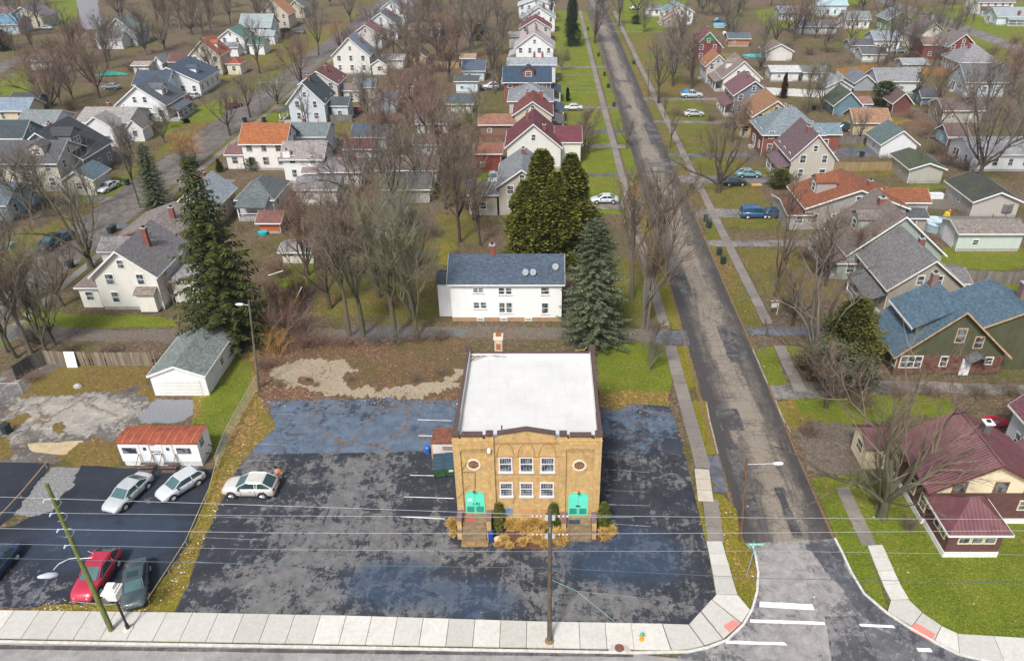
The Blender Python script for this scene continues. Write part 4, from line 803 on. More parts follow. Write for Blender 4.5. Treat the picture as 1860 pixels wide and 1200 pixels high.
H('cream garage with navy roof behind the small maroon-roofed garage', 635, 702, 248, 2.6, 6, 'x', 1.9, (.48, .46, .38), (.06, .10, .14), 'garage', far=False, win='nodoor')
H('low beige house with wide grey-brown roof below the small maroon-roofed garage', 572, 658, 312, 3.0, 7, 'x', 1.9, (.50, .46, .42), (.23, .20, .20), far=False)
H('white garage with grey ridged roof beside the wide beige house', 530, 612, 344, 2.9, 6, 'x', 1.4, (.68, .68, .68), (.24, .24, .25), 'garage', far=False, win='nodoor')
H('low white carport shed near the tall dark spruce', 503, 570, 458, 1.9, 3.4, 'x', .35, (.66, .64, .56), (.30, .29, .27), 'shed', win='nodoor', found=False)
H('orange-red sided shed between the dark spruce and the brush', 462, 510, 404, 2.0, 4, 'x', .9, (.50, .12, .04), (.20, .09, .07), 'shed', win='nodoor')
H('grey hip-roofed bungalow with an open dark carport behind the tall spruce', 424, 498, 362, 2.9, 8, 'h', 2.4, (.56, .56, .56), (.13, .15, .15), porch=('f', 2.4, .8, 2.5))

# ---- between the left street and the middle
H('white two-storey house with bright orange roof beside the left street', 431, 520, 260, 5.2, 7.5, 'x', 2.6, (.74, .71, .66), (.36, .12, .04), far=False, chim=[(.60, .30, .80)], wing=[(-6.0, -.5, 3.0, 5, 2.8, .9, 'x', (.22, .11, .10))], wc=(.50, .42, .38))
H('tall white addition with sloping grey-tan roof right of the orange-roofed house', 506, 588, 288, 4.6, 6.5, 'x', 1.9, (.74, .73, .70), (.30, .26, .25), far=False, chim=[(-.75, -.9, 1.0, 1.2, .8, plain('white_stucco', (.70, .68, .62), .8))], wing=[(1.6, -4.0, 2.6, 1.8, 2.6, .5, 'x', (.27, .20, .19))])
H('white house with grey-green roof behind the orange-roofed house', 518, 592, 248, 4.4, 8, 'x', 2.4, (.63, .66, .66), (.17, .20, .20), far=False, chim=[(-.4, .1, .9)])
H('white tudor-style house with steep black roof and a red window', 518, 590, 186, 4.8, 9, 'y', 4.2, (.52, .56, .60), (.07, .09, .10), far=False, chim=[(.1, -.2, 1.2)], porch=('l', 2.4, .6, 2.6), wing=[(6.4, .6, 3.6, 5.0, 3.4, 1.2, 'x')])
H('cream house with maroon roof just behind the black-roofed tudor house', 540, 614, 152, 4.8, 9, 'y', 3.6, (.52, .49, .43), (.18, .07, .07), chim=[(.3, -.2, 1.3)], wing=[(7, -.6, 3.6, 4.5, 2.8, 1, 'x', (.20, .15, .15)), (9.5, 3, 5, 5, 2.8, 1.4, 'x', (.16, .20, .22))])
H('white gabled house with grey-blue roof by the left street bend', 600, 672, 100, 5.2, 8, 'y', 4.4, (.68, .66, .61), (.22, .26, .31), far=False, chim=[(.45, .1, 1.5)], wing=[(7.5, -2.5, 4, 4, 2.8, 1.2, 'y', (.12, .13, .14))])
H('white garage with open bays right of the grey-blue gabled house', 688, 734, 108, 2.8, 6, 'x', .7, (.68, .68, .68), (.40, .38, .38), 'garage')
H('house with brown-maroon roof behind the grey-blue gabled house', 634, 694, 64, 4.4, 9, 'y', 2.6, (.54, .52, .50), (.24, .12, .12), chim=[(.10, .50, .90)])
H('pale house with dark slate roof and two chimneys further up the left row', 662, 722, 43, 5.2, 10, 'y', 4.2, (.59, .62, .63), (.13, .15, .18), chim=[(.4, -.2, 1.6), (.6, .3, 1.6)])
H('pale house with blue-grey roof second from the top of the left row', 684, 738, 20, 5.0, 9, 'y', 3.8, (.63, .66, .68), (.22, .27, .33), chim=[(.5, 0, 1.4)])
H('white house with bright blue roof at the top of the left row', 712, 752, 6, 4.6, 9, 'y', 2.6, (.62, .63, .68), (.12, .24, .42), chim=[(-.2, 0, 1.2)])
H('white shed roof fading behind grey trees near the top middle', 742, 800, 52, 2.8, 6, 'x', 1.2, (.42, .42, .44), (.28, .29, .31), 'shed')
H('cream house with light orange roof and red porch at the top', 470, 524, 26, 5.0, 9, 'y', 3.0, (.58, .50, .40), (.52, .24, .12), porch=('l', 2.4, .8, 2.8, (.28, .05, .04)))
H('beige gabled house right of the light orange-roofed one at the top', 522, 552, 12, 4.2, 8, 'y', 2.2, (.46, .42, .32), (.16, .18, .17))
H('white house with pale grey-green roof near the top left', 432, 492, 48, 5.2, 9, 'x', 3.0, (.63, .66, .68), (.33, .38, .38), wing=[(4.5, -5.5, 4, 3.4, 3, 1, 'x')])
H('white house with green gable roof left of the grey-green roofed one', 392, 444, 70, 4.8, 9, 'y', 3.6, (.70, .71, .70), (.12, .24, .19), wing=[(7.2, -1.4, 4.5, 6, 3, 1.4, 'x', (.10, .22, .18)), (0, -6, 5, 3, 2.8, 1, 'x', (.24, .26, .28))])
H('cream house with bright orange-red roof near the top left', 340, 399, 100, 5.4, 8, 'y', 4.4, (.74, .66, .53), (.42, .12, .06), far=False, dorm=[('r', 0, 1.8, 1.5, 2.2)], wing=[(7.0, -1, 3.6, 4.5, 3, 1.2, 'h', (.34, .09, .06))], chim=[(-.4, .5, 1.)])
H('low white shed left of the orange-red roofed cream house', 276, 294, 112, 2.6, 4.5, 'y', 1.2, (.70, .72, .74), (.28, .29, .30), 'shed')
H('garage with dark maroon roof in front of the orange-red roofed cream house', 303, 343, 112, 2.4, 6, 'x', 1.2, (.30, .22, .20), (.15, .06, .06), 'garage')
H('open cream shed left of the white shed', 236, 270, 119, 2.4, 5, 'x', .5, (.50, .46, .40), (.36, .31, .28), 'shed')
H('long white house with big navy roof and a skylight dormer', 254, 362, 148, 3.6, 13, 'y', 5.2, (.72, .72, .71), (.07, .10, .14), far=False, dorm=[('r', -.2, 1.8, 1.3, 2.2)])
H('light blue house with navy roof and white roof vents', 238, 304, 153, 4.2, 8, 'x', 2.4, (.50, .61, .70), (.06, .08, .12), far=False)
H('white house with dark grey roof and long shed dormer by the left street', 206, 302, 190, 3.8, 10, 'y', 4.6, (.74, .74, .74), (.12, .13, .15), far=False, dorm=[('r', -.15, 2.6, 1.6, 3.0)], porch=('r', 2.4, .8, 2.5))
H('white house with weathered pale grey roof and brick chimney', 134, 232, 222, 4.0, 10, 'x', 3.2, (.68, .68, .68), (.34, .32, .29), far=False, chim=[(-.2, .2, 1.0)], wing=[(1.0, -6.6, 6.0, 4.5, 4.0, 2.0, 'y', (.33, .32, .30)), (6.2, -3.2, 3.2, 4.0, 2.8, 1.6, 'y', (.22, .20, .18))], porch=None)
H('blue-grey house with near-black roof and wide front dormer', 8, 150, 288, 4.2, 10, 'y', 4.4, (.17, .21, .23), (.06, .06, .07), far=False, dorm=[('r', -.35, 3.2, 2.2, 3.6)], chim=[(-.3, .4, 1.)], wc=(.70, .70, .68))
H('cream house with dark grey roof and small dormer at the left edge', -40, 102, 296, 5.2, 9, 'x', 3.6, (.50, .47, .38), (.10, .10, .11), far=False, dorm=[('f', .45, 2.2, 1.5, 2.6)], wing=[(10.0, -3.5, 5, 5.5, 2.8, 1.4, 'y', (.12, .17, .20))])
H('dark teal house at the left edge behind the near-black roof', -30, 40, 250, 4.0, 7, 'x', 2.2, (.12, .24, .28), (.05, .07, .08), far=False)
H('pale house with light grey roof and white porch behind the dark teal house', 24, 96, 226, 3.8, 8, 'x', 2.8, (.63, .66, .66), (.22, .24, .24), far=False, porch=('r', 2.2, .6, 2.5))
H('cream cottage with blue-grey roof at the left edge', -20, 50, 200, 3.2, 6, 'x', 1.8, (.56, .50, .34), (.22, .28, .34), far=False)
H('low dark-roofed shed behind the cream cottage', 12, 66, 184, 2.4, 5, 'x', 1.2, (.16, .15, .14), (.07, .07, .07), 'shed')
H('long cream garage hidden in brush at the upper left', 46, 92, 110, 2.6, 6, 'x', .9, (.46, .44, .40), (.30, .29, .27), 'garage')
H('grey house with white gable trim behind the bare trees at the upper left', 186, 246, 58, 4.4, 9, 'y', 3.4, (.40, .42, .43), (.20, .24, .22), wing=[(-1.5, -7, 8, 5, 3.2, 1.6, 'x', (.22, .20, .20), (.62, .62, .61))])
H('tan gabled house with white trim in the top left corner', 8, 76, 30, 4.0, 10, 'y', 3.0, (.50, .43, .31), (.22, .17, .18), wing=[(-8, 3, 8, 9, 4, 2, 'x', (.22, .15, .16))])
H('bright blue-roofed house at the left edge of the top left corner', -30, 32, 44, 3.4, 8, 'x', 2.4, (.34, .46, .56), (.13, .27, .38))
H('bright blue-walled house cut by the left edge across the left street', -70, 10, 372, 3.2, 8, 'x', 2.0, (.16, .36, .48), (.12, .16, .20))
H('peach-sided house with pale blue-grey roof behind the tan hip-roofed house', 298, 384, 384, 3.6, 10, 'y', 2.8, (.56, .44, .30), (.33, .37, .40), chim=[(-.2, .7, .9)], rz=0)
H('peach stucco house with tan-brown roof and red chimney by the dark spruce', 206, 330, 432, 4.4, 8.5, 'y', 2.4, (.58, .46, .34), (.24, .20, .18), chim=[(.42, .0, 1.6, .6, .5)], trim=(.24, .13, .10))
# foreground left white house
def fl(root, wd, d, he, rise, wm, rm, tm):
    o = MB(); o.b2(-1.05, 1.05, -.9, 0, .2, 2.7); o.build('side_entry', wm, root, loc=(2.3, -d / 2 - .01, 0))
    o = MB(); o.slab([(-1.3, -1.2, 2.7), (1.3, -1.2, 2.7), (1.3, .0, 3.25), (-1.3, .0, 3.25)], .1); o.build('entry_roof', roofm((.24, .20, .16)), root, loc=(2.3, -d / 2, 0))
H('large cream-white house with grey roof and tall brick chimney left of the dark spruce', 158, 284, 500, 5.0, 9.0, 'y', 3.0, (.74, .71, .64), (.23, .21, .21), chim=[(.42, -.05, 2.3, .55, .55)], door=False, extra=fl,
  wing=[(6.4, .8, 4.0, 7.0, 3.2, 1.1, 'h', (.24, .23, .23)), (-5.4, .4, 2.4, 8.6, 2.9, 1.0, 'h', (.20, .15, .14)), (-5.2, 5.6, 4, 4, 4.4, 1., 'x')])
# white house behind the hall
def wh(root, wd, d, he, rise, wm, rm, tm):
    for x_ in (2.35, 3.25, 5.9):
        m_ = MB(); m_.lathe((0, 0, 0), [(.02, 0), (.2, .05), (.38, .13), (.4, .15)], 16); m_.tube([(0, 0, 0), (0, .1, -.5)], .03, 6)
        o = m_.build('satellite_dish', plain('dish_grey', (.27, .29, .31), .6), root, loc=(x_, -d / 2 + (.75 if x_ < 5 else 1.5), he + (.95 if x_ < 5 else 1.3))); o.rotation_euler = (radians(65), 0, radians(-20))
    m_ = MB(); m_.b2(-wd / 2, wd / 2, -d / 2 - .02, -d / 2 + .1, 0, .55); m_.build('brick_base', brickm('tan_brick', (.40, .24, .12), (.30, .17, .09), (.35, .30, .25)), root)
    for x_ in (-3.2, 2.6, -.4): put_window(root, x_, -d / 2 - .03, .15, 0, .7, .3, False)
def white_house():
    k = PPM(515, 5.3); c = P(917, 515, 5.3); wd = 13.2; d = 6.4
    root = empty('house', (c.x + .1, c.y + d / 2 + .35, 0), 0, 'long white two-storey house with navy roof and satellite dishes behind the brick hall', 'house'); root['wdh'] = (wd, d, 5.3)
    m_ = MB(); gable_wall(m_, wd, d, 5.3, 2.1, 'x', .55); m_.build('wall', siding((.84, .84, .82), grime=.10), root)
    r_ = MB(); t_ = MB(); roof_shape(r_, t_, wd, d, 5.3, 2.1, 'x', .35); r_.build('roof', roofm((.07, .10, .14)), root); t_.build('trim', WHITE, root)
    x = wd / 2; y = d / 2
    for xx, z, w, h in ((-3.6, 4.0, .55, .5), (-3.0, 4.0, .55, .5), (-.55, 3.75, .62, .8), (.3, 3.75, .62, .8), (4.6, 3.75, .9, .85), (-3.6, 1.85, .62, .75), (-2.75, 1.85, .62, .75), (-.55, 1.25, .62, 1.3), (.3, 1.25, .62, 1.3), (4.6, 1.15, .7, 1.35)):
        put_window(root, xx, -y - .02, z, 0, w, h, False, None, 1)
    for z in (1.2, 3.8):
        for yy in (-1.6, 1.6): put_window(root, -x - .02, yy, z, -pi / 2, .8, 1.1); put_window(root, x + .02, yy, z, pi / 2, .8, 1.1)
    m_ = MB(); gable_wall(m_, 2.0, 3.2, 4.6, .5, 'x'); o = m_.build('side_extension', siding((.72, .72, .72), grime=.12), root, loc=(-x - .7, -.4, 0))
    r_ = MB(); roof_shape(r_, None, 2.0, 3.2, 4.6, .5, 'x', .2); r_.build('extension_roof', roofm((.07, .08, .10)), o)
    chimney(root, -1.7, 0, 6.6, 8.6, .6, .6); wh(root, wd, d, 5.3, 2.1, None, None, None)
white_house()
# blue-roofed dark green house on the right
def green_house():
    GW = siding((.085, .09, .048), .28, .5); RB = roofm((.09, .15, .20)); WOOD = plain('weathered_barge_board', (.42, .27, .14), .8, var=.4, vs=3); TW_ = (.55, .36, .26)
    c = P(1733, 643, 3.0); wd = 11.3; yf = c.y + .5; za = WL(1758, 566, c.y)[1] - .1; ri = za - 3.0; d = P(1704, 510, za).y - c.y - .3
    root = empty('house', (c.x, yf + d / 2, 0), 0, 'dark green shingled house with large blue shingle roof on the right', 'house'); root['wdh'] = (14, 10, 6); y = -d / 2; sl = ri / (wd / 2)
    m_ = MB(); gable_wall(m_, wd, d, 3.0, ri, 'y', .0, 0); m_.build('wall', GW, root)
    m_ = MB(); m_.b2(-wd / 2 - .03, wd / 2 + .03, y - .06, y - .004, .3, 2.55); m_.build('vine_covered_wall', plain('red_vines', (.13, .06, .04), .95, var=.7, vs=2.5, bump=1.), root)
    r_ = MB(); t_ = MB(); roof_shape(r_, t_, wd, d, 3.0, ri, 'y', .55, .2); r_.build('roof', RB, root); t_.build('barge_board', WOOD, root)
    # wide shed dormer: its roof starts at the ridge, its side wall carries two pairs of windows
    zw = 5.7; xe = -4.0; y0, y1 = y + 1.0, d / 2 - .4; m_ = MB(); zt = za - .25
    m_.add([(xe, y0, 3.2), (xe, y1, 3.2), (0, y1, 3.2), (0, y0, 3.2), (xe, y0, zw), (xe, y1, zw), (0, y1, zt), (0, y0, zt)], [(0, 1, 5, 4), (0, 4, 7, 3), (1, 2, 6, 5)]); o = m_.build('shed_dormer', GW, root)
    k = (zt - zw) / -xe; m_ = MB(); m_.slab([(xe - .6, y0 - .5, zw - .6 * k + .22), (0, y0 - .5, zt + .32), (0, y1 + .4, zt + .32), (xe - .6, y1 + .4, zw - .6 * k + .22)], .18); m_.build('dormer_roof', RB, o)
    m_ = MB(); m_.b2(xe - .68, xe - .605, y0 - .5, y1 + .4, zw - .6 * k, zw - .6 * k + .2); m_.build('dormer_gutter', WHITE, o)
    for yy in (y0 + 1.0, y0 + 1.9, y1 - 2.2, y1 - 1.3): put_window(o, xe - .02, yy, 4.3, -pi / 2, .6, .85, False, TW_)
    # right rear wing with its own front gable
    m_ = MB(); gable_wall(m_, 10.0, 7.0, 5.0, 2.3, 'y'); o = m_.build('wing', GW, root, loc=(6.9, y + 4.6, 0)); r_ = MB(); t_ = MB(); roof_shape(r_, t_, 10.0, 7.0, 5.0, 2.3, 'y', .4, .2); r_.build('wing_roof', RB, o); t_.build('wing_barge_board', WOOD, o)
    put_window(o, 1.9, -3.52, 3.2, 0, .8, 1.1, False, (.60, .50, .40)); put_window(o, 3.6, -3.52, 3.2, 0, .8, 1.1, False, (.60, .50, .40)); put_window(o, 2.6, -3.52, .8, 0, .6, .8, False)
    for x_, z, w, h in ((-4.1, 1.1, 2.2, 1.35), (-.6, 1.25, .7, 1.15), (4.2, 1.5, .7, .8), (.4, 4.2, .9, 1.6), (2.5, 3.5, .85, 1.3)):
        put_window(root, x_, y - .09 if z < 3 else y - .02, z, 0, w, h, False, (.70, .66, .59) if z < 3 else (.55, .34, .24))
    m_ = MB(); m_.b2(-.5, .5, -.1, .02, .1, 2.15); m_.build('door', plain('white_door2', (.68, .68, .68), .5), root, loc=(1.9, y - .08, 0))
    m_ = MB(); roof_shape(m_, None, 1.8, 1.0, 2.35, .6, 'y', .2, .1); m_.build('door_canopy', roofm((.15, .15, .16)), root, loc=(2.6, y - .6, 0))
    chimney(root, -.6, d / 2 - .6, za - 1.2, za + 1.1, .65, .65, brickm('brown_brick', (.22, .12, .09), (.16, .09, .07), (.25, .22, .20))); chimney(root, 9.6, y + 6.0, 5.2, 8.0, .9, .9, MATS['brown_brick'])
    for yy in (-3, 0, 3): put_window(root, -wd / 2 - .02, yy, 1.1, -pi / 2, .9, 1.2, False, (.50, .45, .30))
green_house()
# bungalow with the maroon metal roof, bottom right
def metalroof():
    m, nt, b = newmat('maroon_metal_roof'); nb = NB(nt); v, r = hashv(nb); o = nb.sep(nb.pos())
    base = nb.ramp(nb.noise(v, .8, 4, .6), [(.3, (.13, .05, .056)), (.7, (.20, .086, .092))])
    nb.l(base, b.inputs['Base Color']); b.inputs['Roughness'].default_value = .45; b.inputs['Metallic'].default_value = .15
    return m
def bungalow():
    MR = metalroof(); BS = brickm('brown_wall_shingles', (.10, .04, .04), (.14, .06, .05), (.05, .03, .03), .55); YW = plain('cream_stucco', (.70, .60, .40), .8, var=.08)
    WB = plain('white_painted_base', (.72, .72, .70), .7, var=.15, vs=3); SM = plain('brown_window_trim', (.16, .09, .06), .7)
    c = P(1804, 892, 4.0); wd = 9.2; he = 4.0; ri = WL(1804, 845, c.y)[1] - 4.1; d = P(1715, 745, he + ri).y - c.y - 1.0
    root = empty('house', (c.x, c.y + d / 2 + .5, 0), 0, 'brown shingled bungalow with maroon metal roof on the grassy street corner', 'house'); root['wdh'] = (wd, d, he)
    m_ = MB(); m_.b2(-wd / 2, wd / 2, -d / 2, d / 2, .55, 3.4); m_.build('wall', BS, root)
    m_ = MB(); gable_wall(m_, wd + .06, d + .06, he, ri, 'y', 3.4); m_.build('upper_wall', YW, root)
    m_ = MB(); m_.b2(-wd / 2 - .05, wd / 2 + .05, -d / 2 - .05, d / 2 + .05, 0, .55); m_.build('foundation', WB, root)
    r_ = MB(); t_ = MB(); roof_shape(r_, t_, wd, d, he, ri, 'y', .5, .14)
    sl = ri / (wd / 2); n = 26
    for i in range(n + 1):
        y_ = -d / 2 - .45 + (d + .9) * i / n
        for s_ in (-1, 1):
            a_ = Vector((s_ * .05, y_, he + ri + .10)); b2 = Vector((s_ * (wd / 2 + .5), y_, he - sl * .5 + .10)); r_.tube([a_ + Vector((0, 0, .005)), b2 + Vector((0, 0, .005))], .016, 4)
    r_.b2(-.12, .12, -d / 2 - .5, d / 2 + .5, he + ri + .08, he + ri + .16); r_.build('roof', MR, root); t_.build('trim', plain('maroon_trim', (.12, .04, .04), .5), root)
    for x_ in (-2.45, .85, 3.4):
        put_window(root, x_, -d / 2 - .05, 3.5, 0, .95, 1.0 if x_ < 3 else .7, False, (.16, .09, .06))
    # sunroom with pyramid roof
    o = MB(); o.b2(-2.1, 2.1, -1.8, 1.8, .55, 3.0); sr = o.build('sunroom', BS, root, loc=(-2.3, -d / 2 - 1.82, 0))
    o = MB(); o.b2(-2.16, 2.16, -1.86, 1.78, 0, .55); o.build('sunroom_base', WB, sr)
    r_ = MB(); t_ = MB(); roof_shape(r_, t_, 4.2, 3.6, 3.0, 1.5, 'h', .4, .12)
    for i in range(16):
        x_ = -2.4 + 4.8 * i / 15; h_ = min(1., (2.5 - abs(x_)) / 2.2); r_.tube([(x_, -2.2, 2.86), (x_, -2.2 + 2.2 * h_, 2.86 + 1.76 * h_)], .02, 4)
    r_.build('sunroom_roof', MR, sr); t_.build('sunroom_trim', WHITE, sr)
    YF = (.66, .60, .42)
    for x_ in (-1.0, .0, 1.0): put_window(sr, x_ + .1, -1.83, 1.55, 0, .78, 1.05, False, YF)
    for y_ in (-.9, .1): put_window(sr, -2.13, y_, 1.5, -pi / 2, .7, 1.1, False, YF)
    # side porch with its own gable and a chimney
    o = MB(); gable_wall(o, 2.4, 3.0, 2.6, .9, 'x'); sp = o.build('side_porch', YW, root, loc=(-wd / 2 - 1.22, P(1615, 815, 2.6).y + 1.8 - root.location.y, 0)); r_ = MB(); roof_shape(r_, None, 2.4, 3.0, 2.6, .9, 'x', .3, .12)
    for i in range(7): x_ = -1.4 + 2.8 * i / 6; r_.tube([(x_, -1.75, 2.56), (x_, 0, 3.63)], .016, 4)
    r_.build('side_porch_roof', MR, sp); put_window(sp, -1.22, 0, 1.0, -pi / 2, 1.2, 1.1, False, YF)
    for y_ in (-2.6, -.6): put_window(root, -wd / 2 - .03, y_, 1.3, -pi / 2, .9, 1.2, False, YF); put_window(root, wd / 2 + .03, y_, 1.3, pi / 2, .9, 1.2, False, YF)
    chimney(root, 1.25, 1.4, 4.9, 6.9, .6, .6, plain('dark_chimney', (.12, .10, .10), .7)); m_ = MB(); m_.b2(.85, 1.65, 1.0, 1.8, 7.0, 7.1); m_.build('chimney_cap', WHITE, root)
    put_window(root, 3.2, -d / 2 - .04, 1.6, 0, .5, .9, False, YF)
bungalow()
H('white house with maroon porch roof cut by the right edge of the corner', 1925, 2050, 830, 4.6, 7, 'y', 2.6, (.68, .70, .74), (.20, .08, .10), porch=('l', 2.2, .5, 2.7))
# mossy white two-car garage by the trailer
H('white two-car garage with mossy grey-green roof left of the utility pole', 266, 372, 683, 2.55, 8.6, 'y', 1.15, (.76, .77, .78), (.20, .23, .21), 'garage', oh=.18, found=False, win='nodoor', moss=0.,
  extra=lambda root, wd, d, he, rise, wm, rm, tm: (lambda m_, n_: (m_.b2(-2.2, 2.2, -d / 2 - .05, -d / 2 - .003, .03, 2.0), [m_.b2(-2.2, 2.2, -d / 2 - .06, -d / 2 - .051, .4 * i, .4 * i + .02, 1) for i in range(1, 5)], m_.build('garage_door', [plain('white_garage_door', (.70, .69, .64), .5), plain('door_groove', (.25, .25, .25), .8)], root),
   n_.b2(wd / 2 + .003, wd / 2 + .06, -2.9, -2.0, .1, 2.1), n_.build('side_door', plain('grey_white_door', (.68, .70, .74), .5), root)))(MB(), MB()))
# ================================================================= the yellow brick hall
YB = brickm('yellow_brick', (.52, .335, .13), (.42, .26, .095), (.42, .34, .21), 1.25, .55, (.17, .095, .04))
COP = plain('brown_coping_tile', (.095, .060, .052), .6, var=.3, vs=4)
def hall():
    YF = 45.2; xl = WL(821, 790, YF)[0]; xr = WL(1094, 790, YF)[0]; ZP = WL(957, 797, YF)[1]; D_ = 12.9
    X0 = (xl + xr) / 2; root = empty('brick_hall', (X0, YF, 0), 0, 'two-storey yellow brick hall with flat white roof and turquoise arched doors', 'building')
    def f(px, py):
        a, z = WL(px, py, YF); return a - X0, z
    w = (xr - xl) / 2; zt = f(957, 798)[1]; zr = zt - .55
    # walls: side, rear, front (the centre of the front is set back a little, the towers stand proud)
    m_ = MB(); zs = f(821, 796)[1]
    m_.b2(-w, -w + .27, .36, D_, 0, zs - .05); m_.b2(w - .27, w, .36, D_, 0, zs - .05); m_.b2(-w + .27, w - .27, D_ - .3, D_, 0, zr + .25)
    xa = f(896, 800)[0]; xb = f(1016, 800)[0]; z0 = f(900, 801)[1]
    m_.b2(xa, xb, .20, .36, 0, z0)                      # centre wall
    zc = f(905, 791)[1]; zp = f(957, 783)[1]; x1 = f(904, 795)[0]; x2 = f(1008, 795)[0]
    m_.prism_y([(x1, z0), (x2, z0), (x2, zc), ((x1 + x2) / 2, zp), (x1, zc)], .18, .40)   # shallow gable over the middle
    for (pa, pb, pc, pd) in ((821, 896, 834, 883), (1016, 1094, 1029, 1081)):
        ta, tb_ = f(pa, 800)[0], f(pb, 800)[0]; ra, rb = f(pc, 800)[0], f(pd, 800)[0]; zrec = f(850, 815)[1]; ztop = f(850, 795)[1]
        m_.b2(ta, ra, 0, .36, 0, ztop); m_.b2(rb, tb_, 0, .36, 0, ztop); m_.b2(ra, rb, 0, .36, zrec, ztop); m_.b2(ra, rb, .17, .36, 0, zrec)
        n = 13
        for i in range(n): xx = ra + (rb - ra) * (i + .5) / n; m_.b2(xx - .05, xx + .05, .02, .169, zrec - .28, zrec)
        zz = f(850, 800)[1]; m_.b2(ta - .04, tb_ + .04, -.05, -.001, zz - .06, zz + .04)
        for i in range(20): xx = ta + (tb_ - ta) * (i + .5) / 20; m_.b2(xx - .06, xx + .06, -.04, -.001, zz - .36, zz - .24)
        m_.b2(ta - .02, tb_ + .02, -.03, -.001, zz - .52, zz - .45)
    m_.build('wall', YB, root)
    # string courses and arches over the upper windows
    m_ = MB(); zb1 = f(957, 807)[1]; m_.b2(xa, xb, .10, .199, zb1, zb1 + .09); zb2 = f(957, 831.5)[1]; m_.b2(xa, xb, .12, .199, zb2 - .03, zb2 + .04)
    for pc in (918, 956, 994.5):
        cx_, cz_ = f(pc, 831)[0], f(pc, 831)[1]; r0 = f(pc + 15.5, 831)[0] - cx_; hh = f(pc, 808)[1] - cz_
        pts = [(cx_ + r0 * cos(a_), .19, cz_ + hh * sin(a_)) for a_ in [pi * i / 14 for i in range(15)]]; m_.tube(pts, .045, 5)
    zb3 = f(957, 864)[1]; m_.b2(xa, xb, .15, .199, zb3 - .02, zb3 + .02)
    m_.build('string_course', plain('dark_brick_course', (.36, .21, .08), .85, var=.3, vs=3), root)
    # roof membrane with upstand, seams and stains
    mt, nt, b = newmat('white_roof_membrane'); nb = NB(nt); v = nb.pos(); n1 = nb.noise(v, .5, 5, .6); o_ = nb.sep(v)
    sm = nb.ramp(nb.math('FRACT', nb.math('MULTIPLY', o_[1], .55)), [(.0, .80), (.03, 1.)])
    col = nb.ramp(n1, [(.3, (.545, .54, .515)), (.7, (.62, .61, .585))]); edge = nb.math('MULTIPLY', nb.ramp(nb.noise(nb.mapv(v, (3, .5, 1)), .8, 5, .7), [(.5, 0.), (.8, .5)]), nb.ramp(o_[1], [(.0, 0.), (1., 1.)]))
    col = nb.mix(nb.math('MULTIPLY', edge, .7), col, (.45, .38, .32)); nb.l(nb.mix(1., col, sm, 'MULTIPLY'), b.inputs['Base Color']); b.inputs['Roughness'].default_value = .6
    m_ = MB(); m_.b2(-w + .28, w - .28, .41, D_ - .31, zr - .2, zr)
    m_.b2(-w + .28, -w + .31, .41, D_ - .31, zr, zs - .02); m_.b2(w - .31, w - .28, .41, D_ - .31, zr, zs - .02); m_.b2(-w + .32, w - .32, .415, .45, zr, z0 - .02); m_.b2(-w + .32, w - .32, D_ - .35, D_ - .31, zr, zr + .3)
    m_.build('roof', mt, root)
    # copings
    m_ = MB(); yb = f(838, 715)
    for s_ in (-1, 1):
        xx = s_ * (w - .13)
        m_.b2(xx - .18, xx + .18, .36, 3.2, zs - .05, zs + .12); m_.b2(xx - .14, xx + .14, 3.2, 8.5, zs - .12, zs + .02); m_.b2(xx - .14, xx + .14, 8.5, D_ - .4, zs - .16, zs - .04); m_.b2(xx - .26, xx + .26, D_ - .5, D_ + .1, zs - .1, zs + .35)
    for (pa, pb, rt, rb_, y0, y1) in ((820, 833, 783.5, 793, -.04, .44), (838, 876, 787, 792.5, -.03, .42), (882, 895.5, 785, 791, -.04, .44), (1016, 1030, 785.5, 791.5, -.04, .44), (1035, 1074.5, 788.5, 793.5, -.03, .42), (1081, 1095, 784, 793, -.04, .44)):
        xa_, za = f(pa, rb_); xb_, _ = f(pb, rb_); zz = f(pa, rt)[1]; m_.b2(xa_, xb_, y0, y1, za - .02, za + .62 * (zz - za))
    for pa, pb in ((833.5, 837.5), (876.5, 881.5), (1030.5, 1034.5), (1075, 1080.5)):
        xa_, za = f(pa, 795.5); xb_, _ = f(pb, 795.5); m_.b2(xa_, xb_, 0, .36, za - .05, za + .03)
    for s_ in (-1, 1):
        xe = x1 - .06 if s_ < 0 else x2 + .06; xm = (x1 + x2) / 2
        q = [(xe, .06, zc + .14), (xm, .06, zp + .14), (xm, .46, zp + .14), (xe, .46, zc + .14)]; m_.slab(q if s_ < 0 else q[::-1], .16)
    m_.b2(-w, w, D_ - .33, D_ + .03, zr + .25, zr + .31); m_.build('coping', COP, root)
    # windows with bars
    dark = glassm('barred_window_glass', (.035, .05, .07)); PW = plain('off_white_frame', (.68, .62, .62), .5, var=.06)
    def wnd(pa, pb, ra, rb, lower):
        xa_, zt_ = f(pa, ra); xb_, zb_ = f(pb, rb); cx_ = (xa_ + xb_) / 2; ww = xb_ - xa_; hh = zt_ - zb_
        fr = MB(); t = .10
        fr.b2(-ww / 2, -ww / 2 + t, -.07, .02, 0, hh); fr.b2(ww / 2 - t, ww / 2, -.07, .02, 0, hh); fr.b2(-ww / 2 + t, ww / 2 - t, -.07, .02, hh - t, hh); fr.b2(-ww / 2 - .05, ww / 2 + .05, -.16, .02, -.06, .10)
        fr.b2(-ww / 2 + t, ww / 2 - t, -.05, .015, hh * .52, hh * .52 + .07)
        wo = fr.build('window', PW, root, loc=(cx_, .20, zb_))
        p_ = MB(); p_.b2(-ww / 2 + t, ww / 2 - t, -.01, .02, .1, hh - t); p_.build('pane', dark, wo)
        g_ = MB(); n = 5
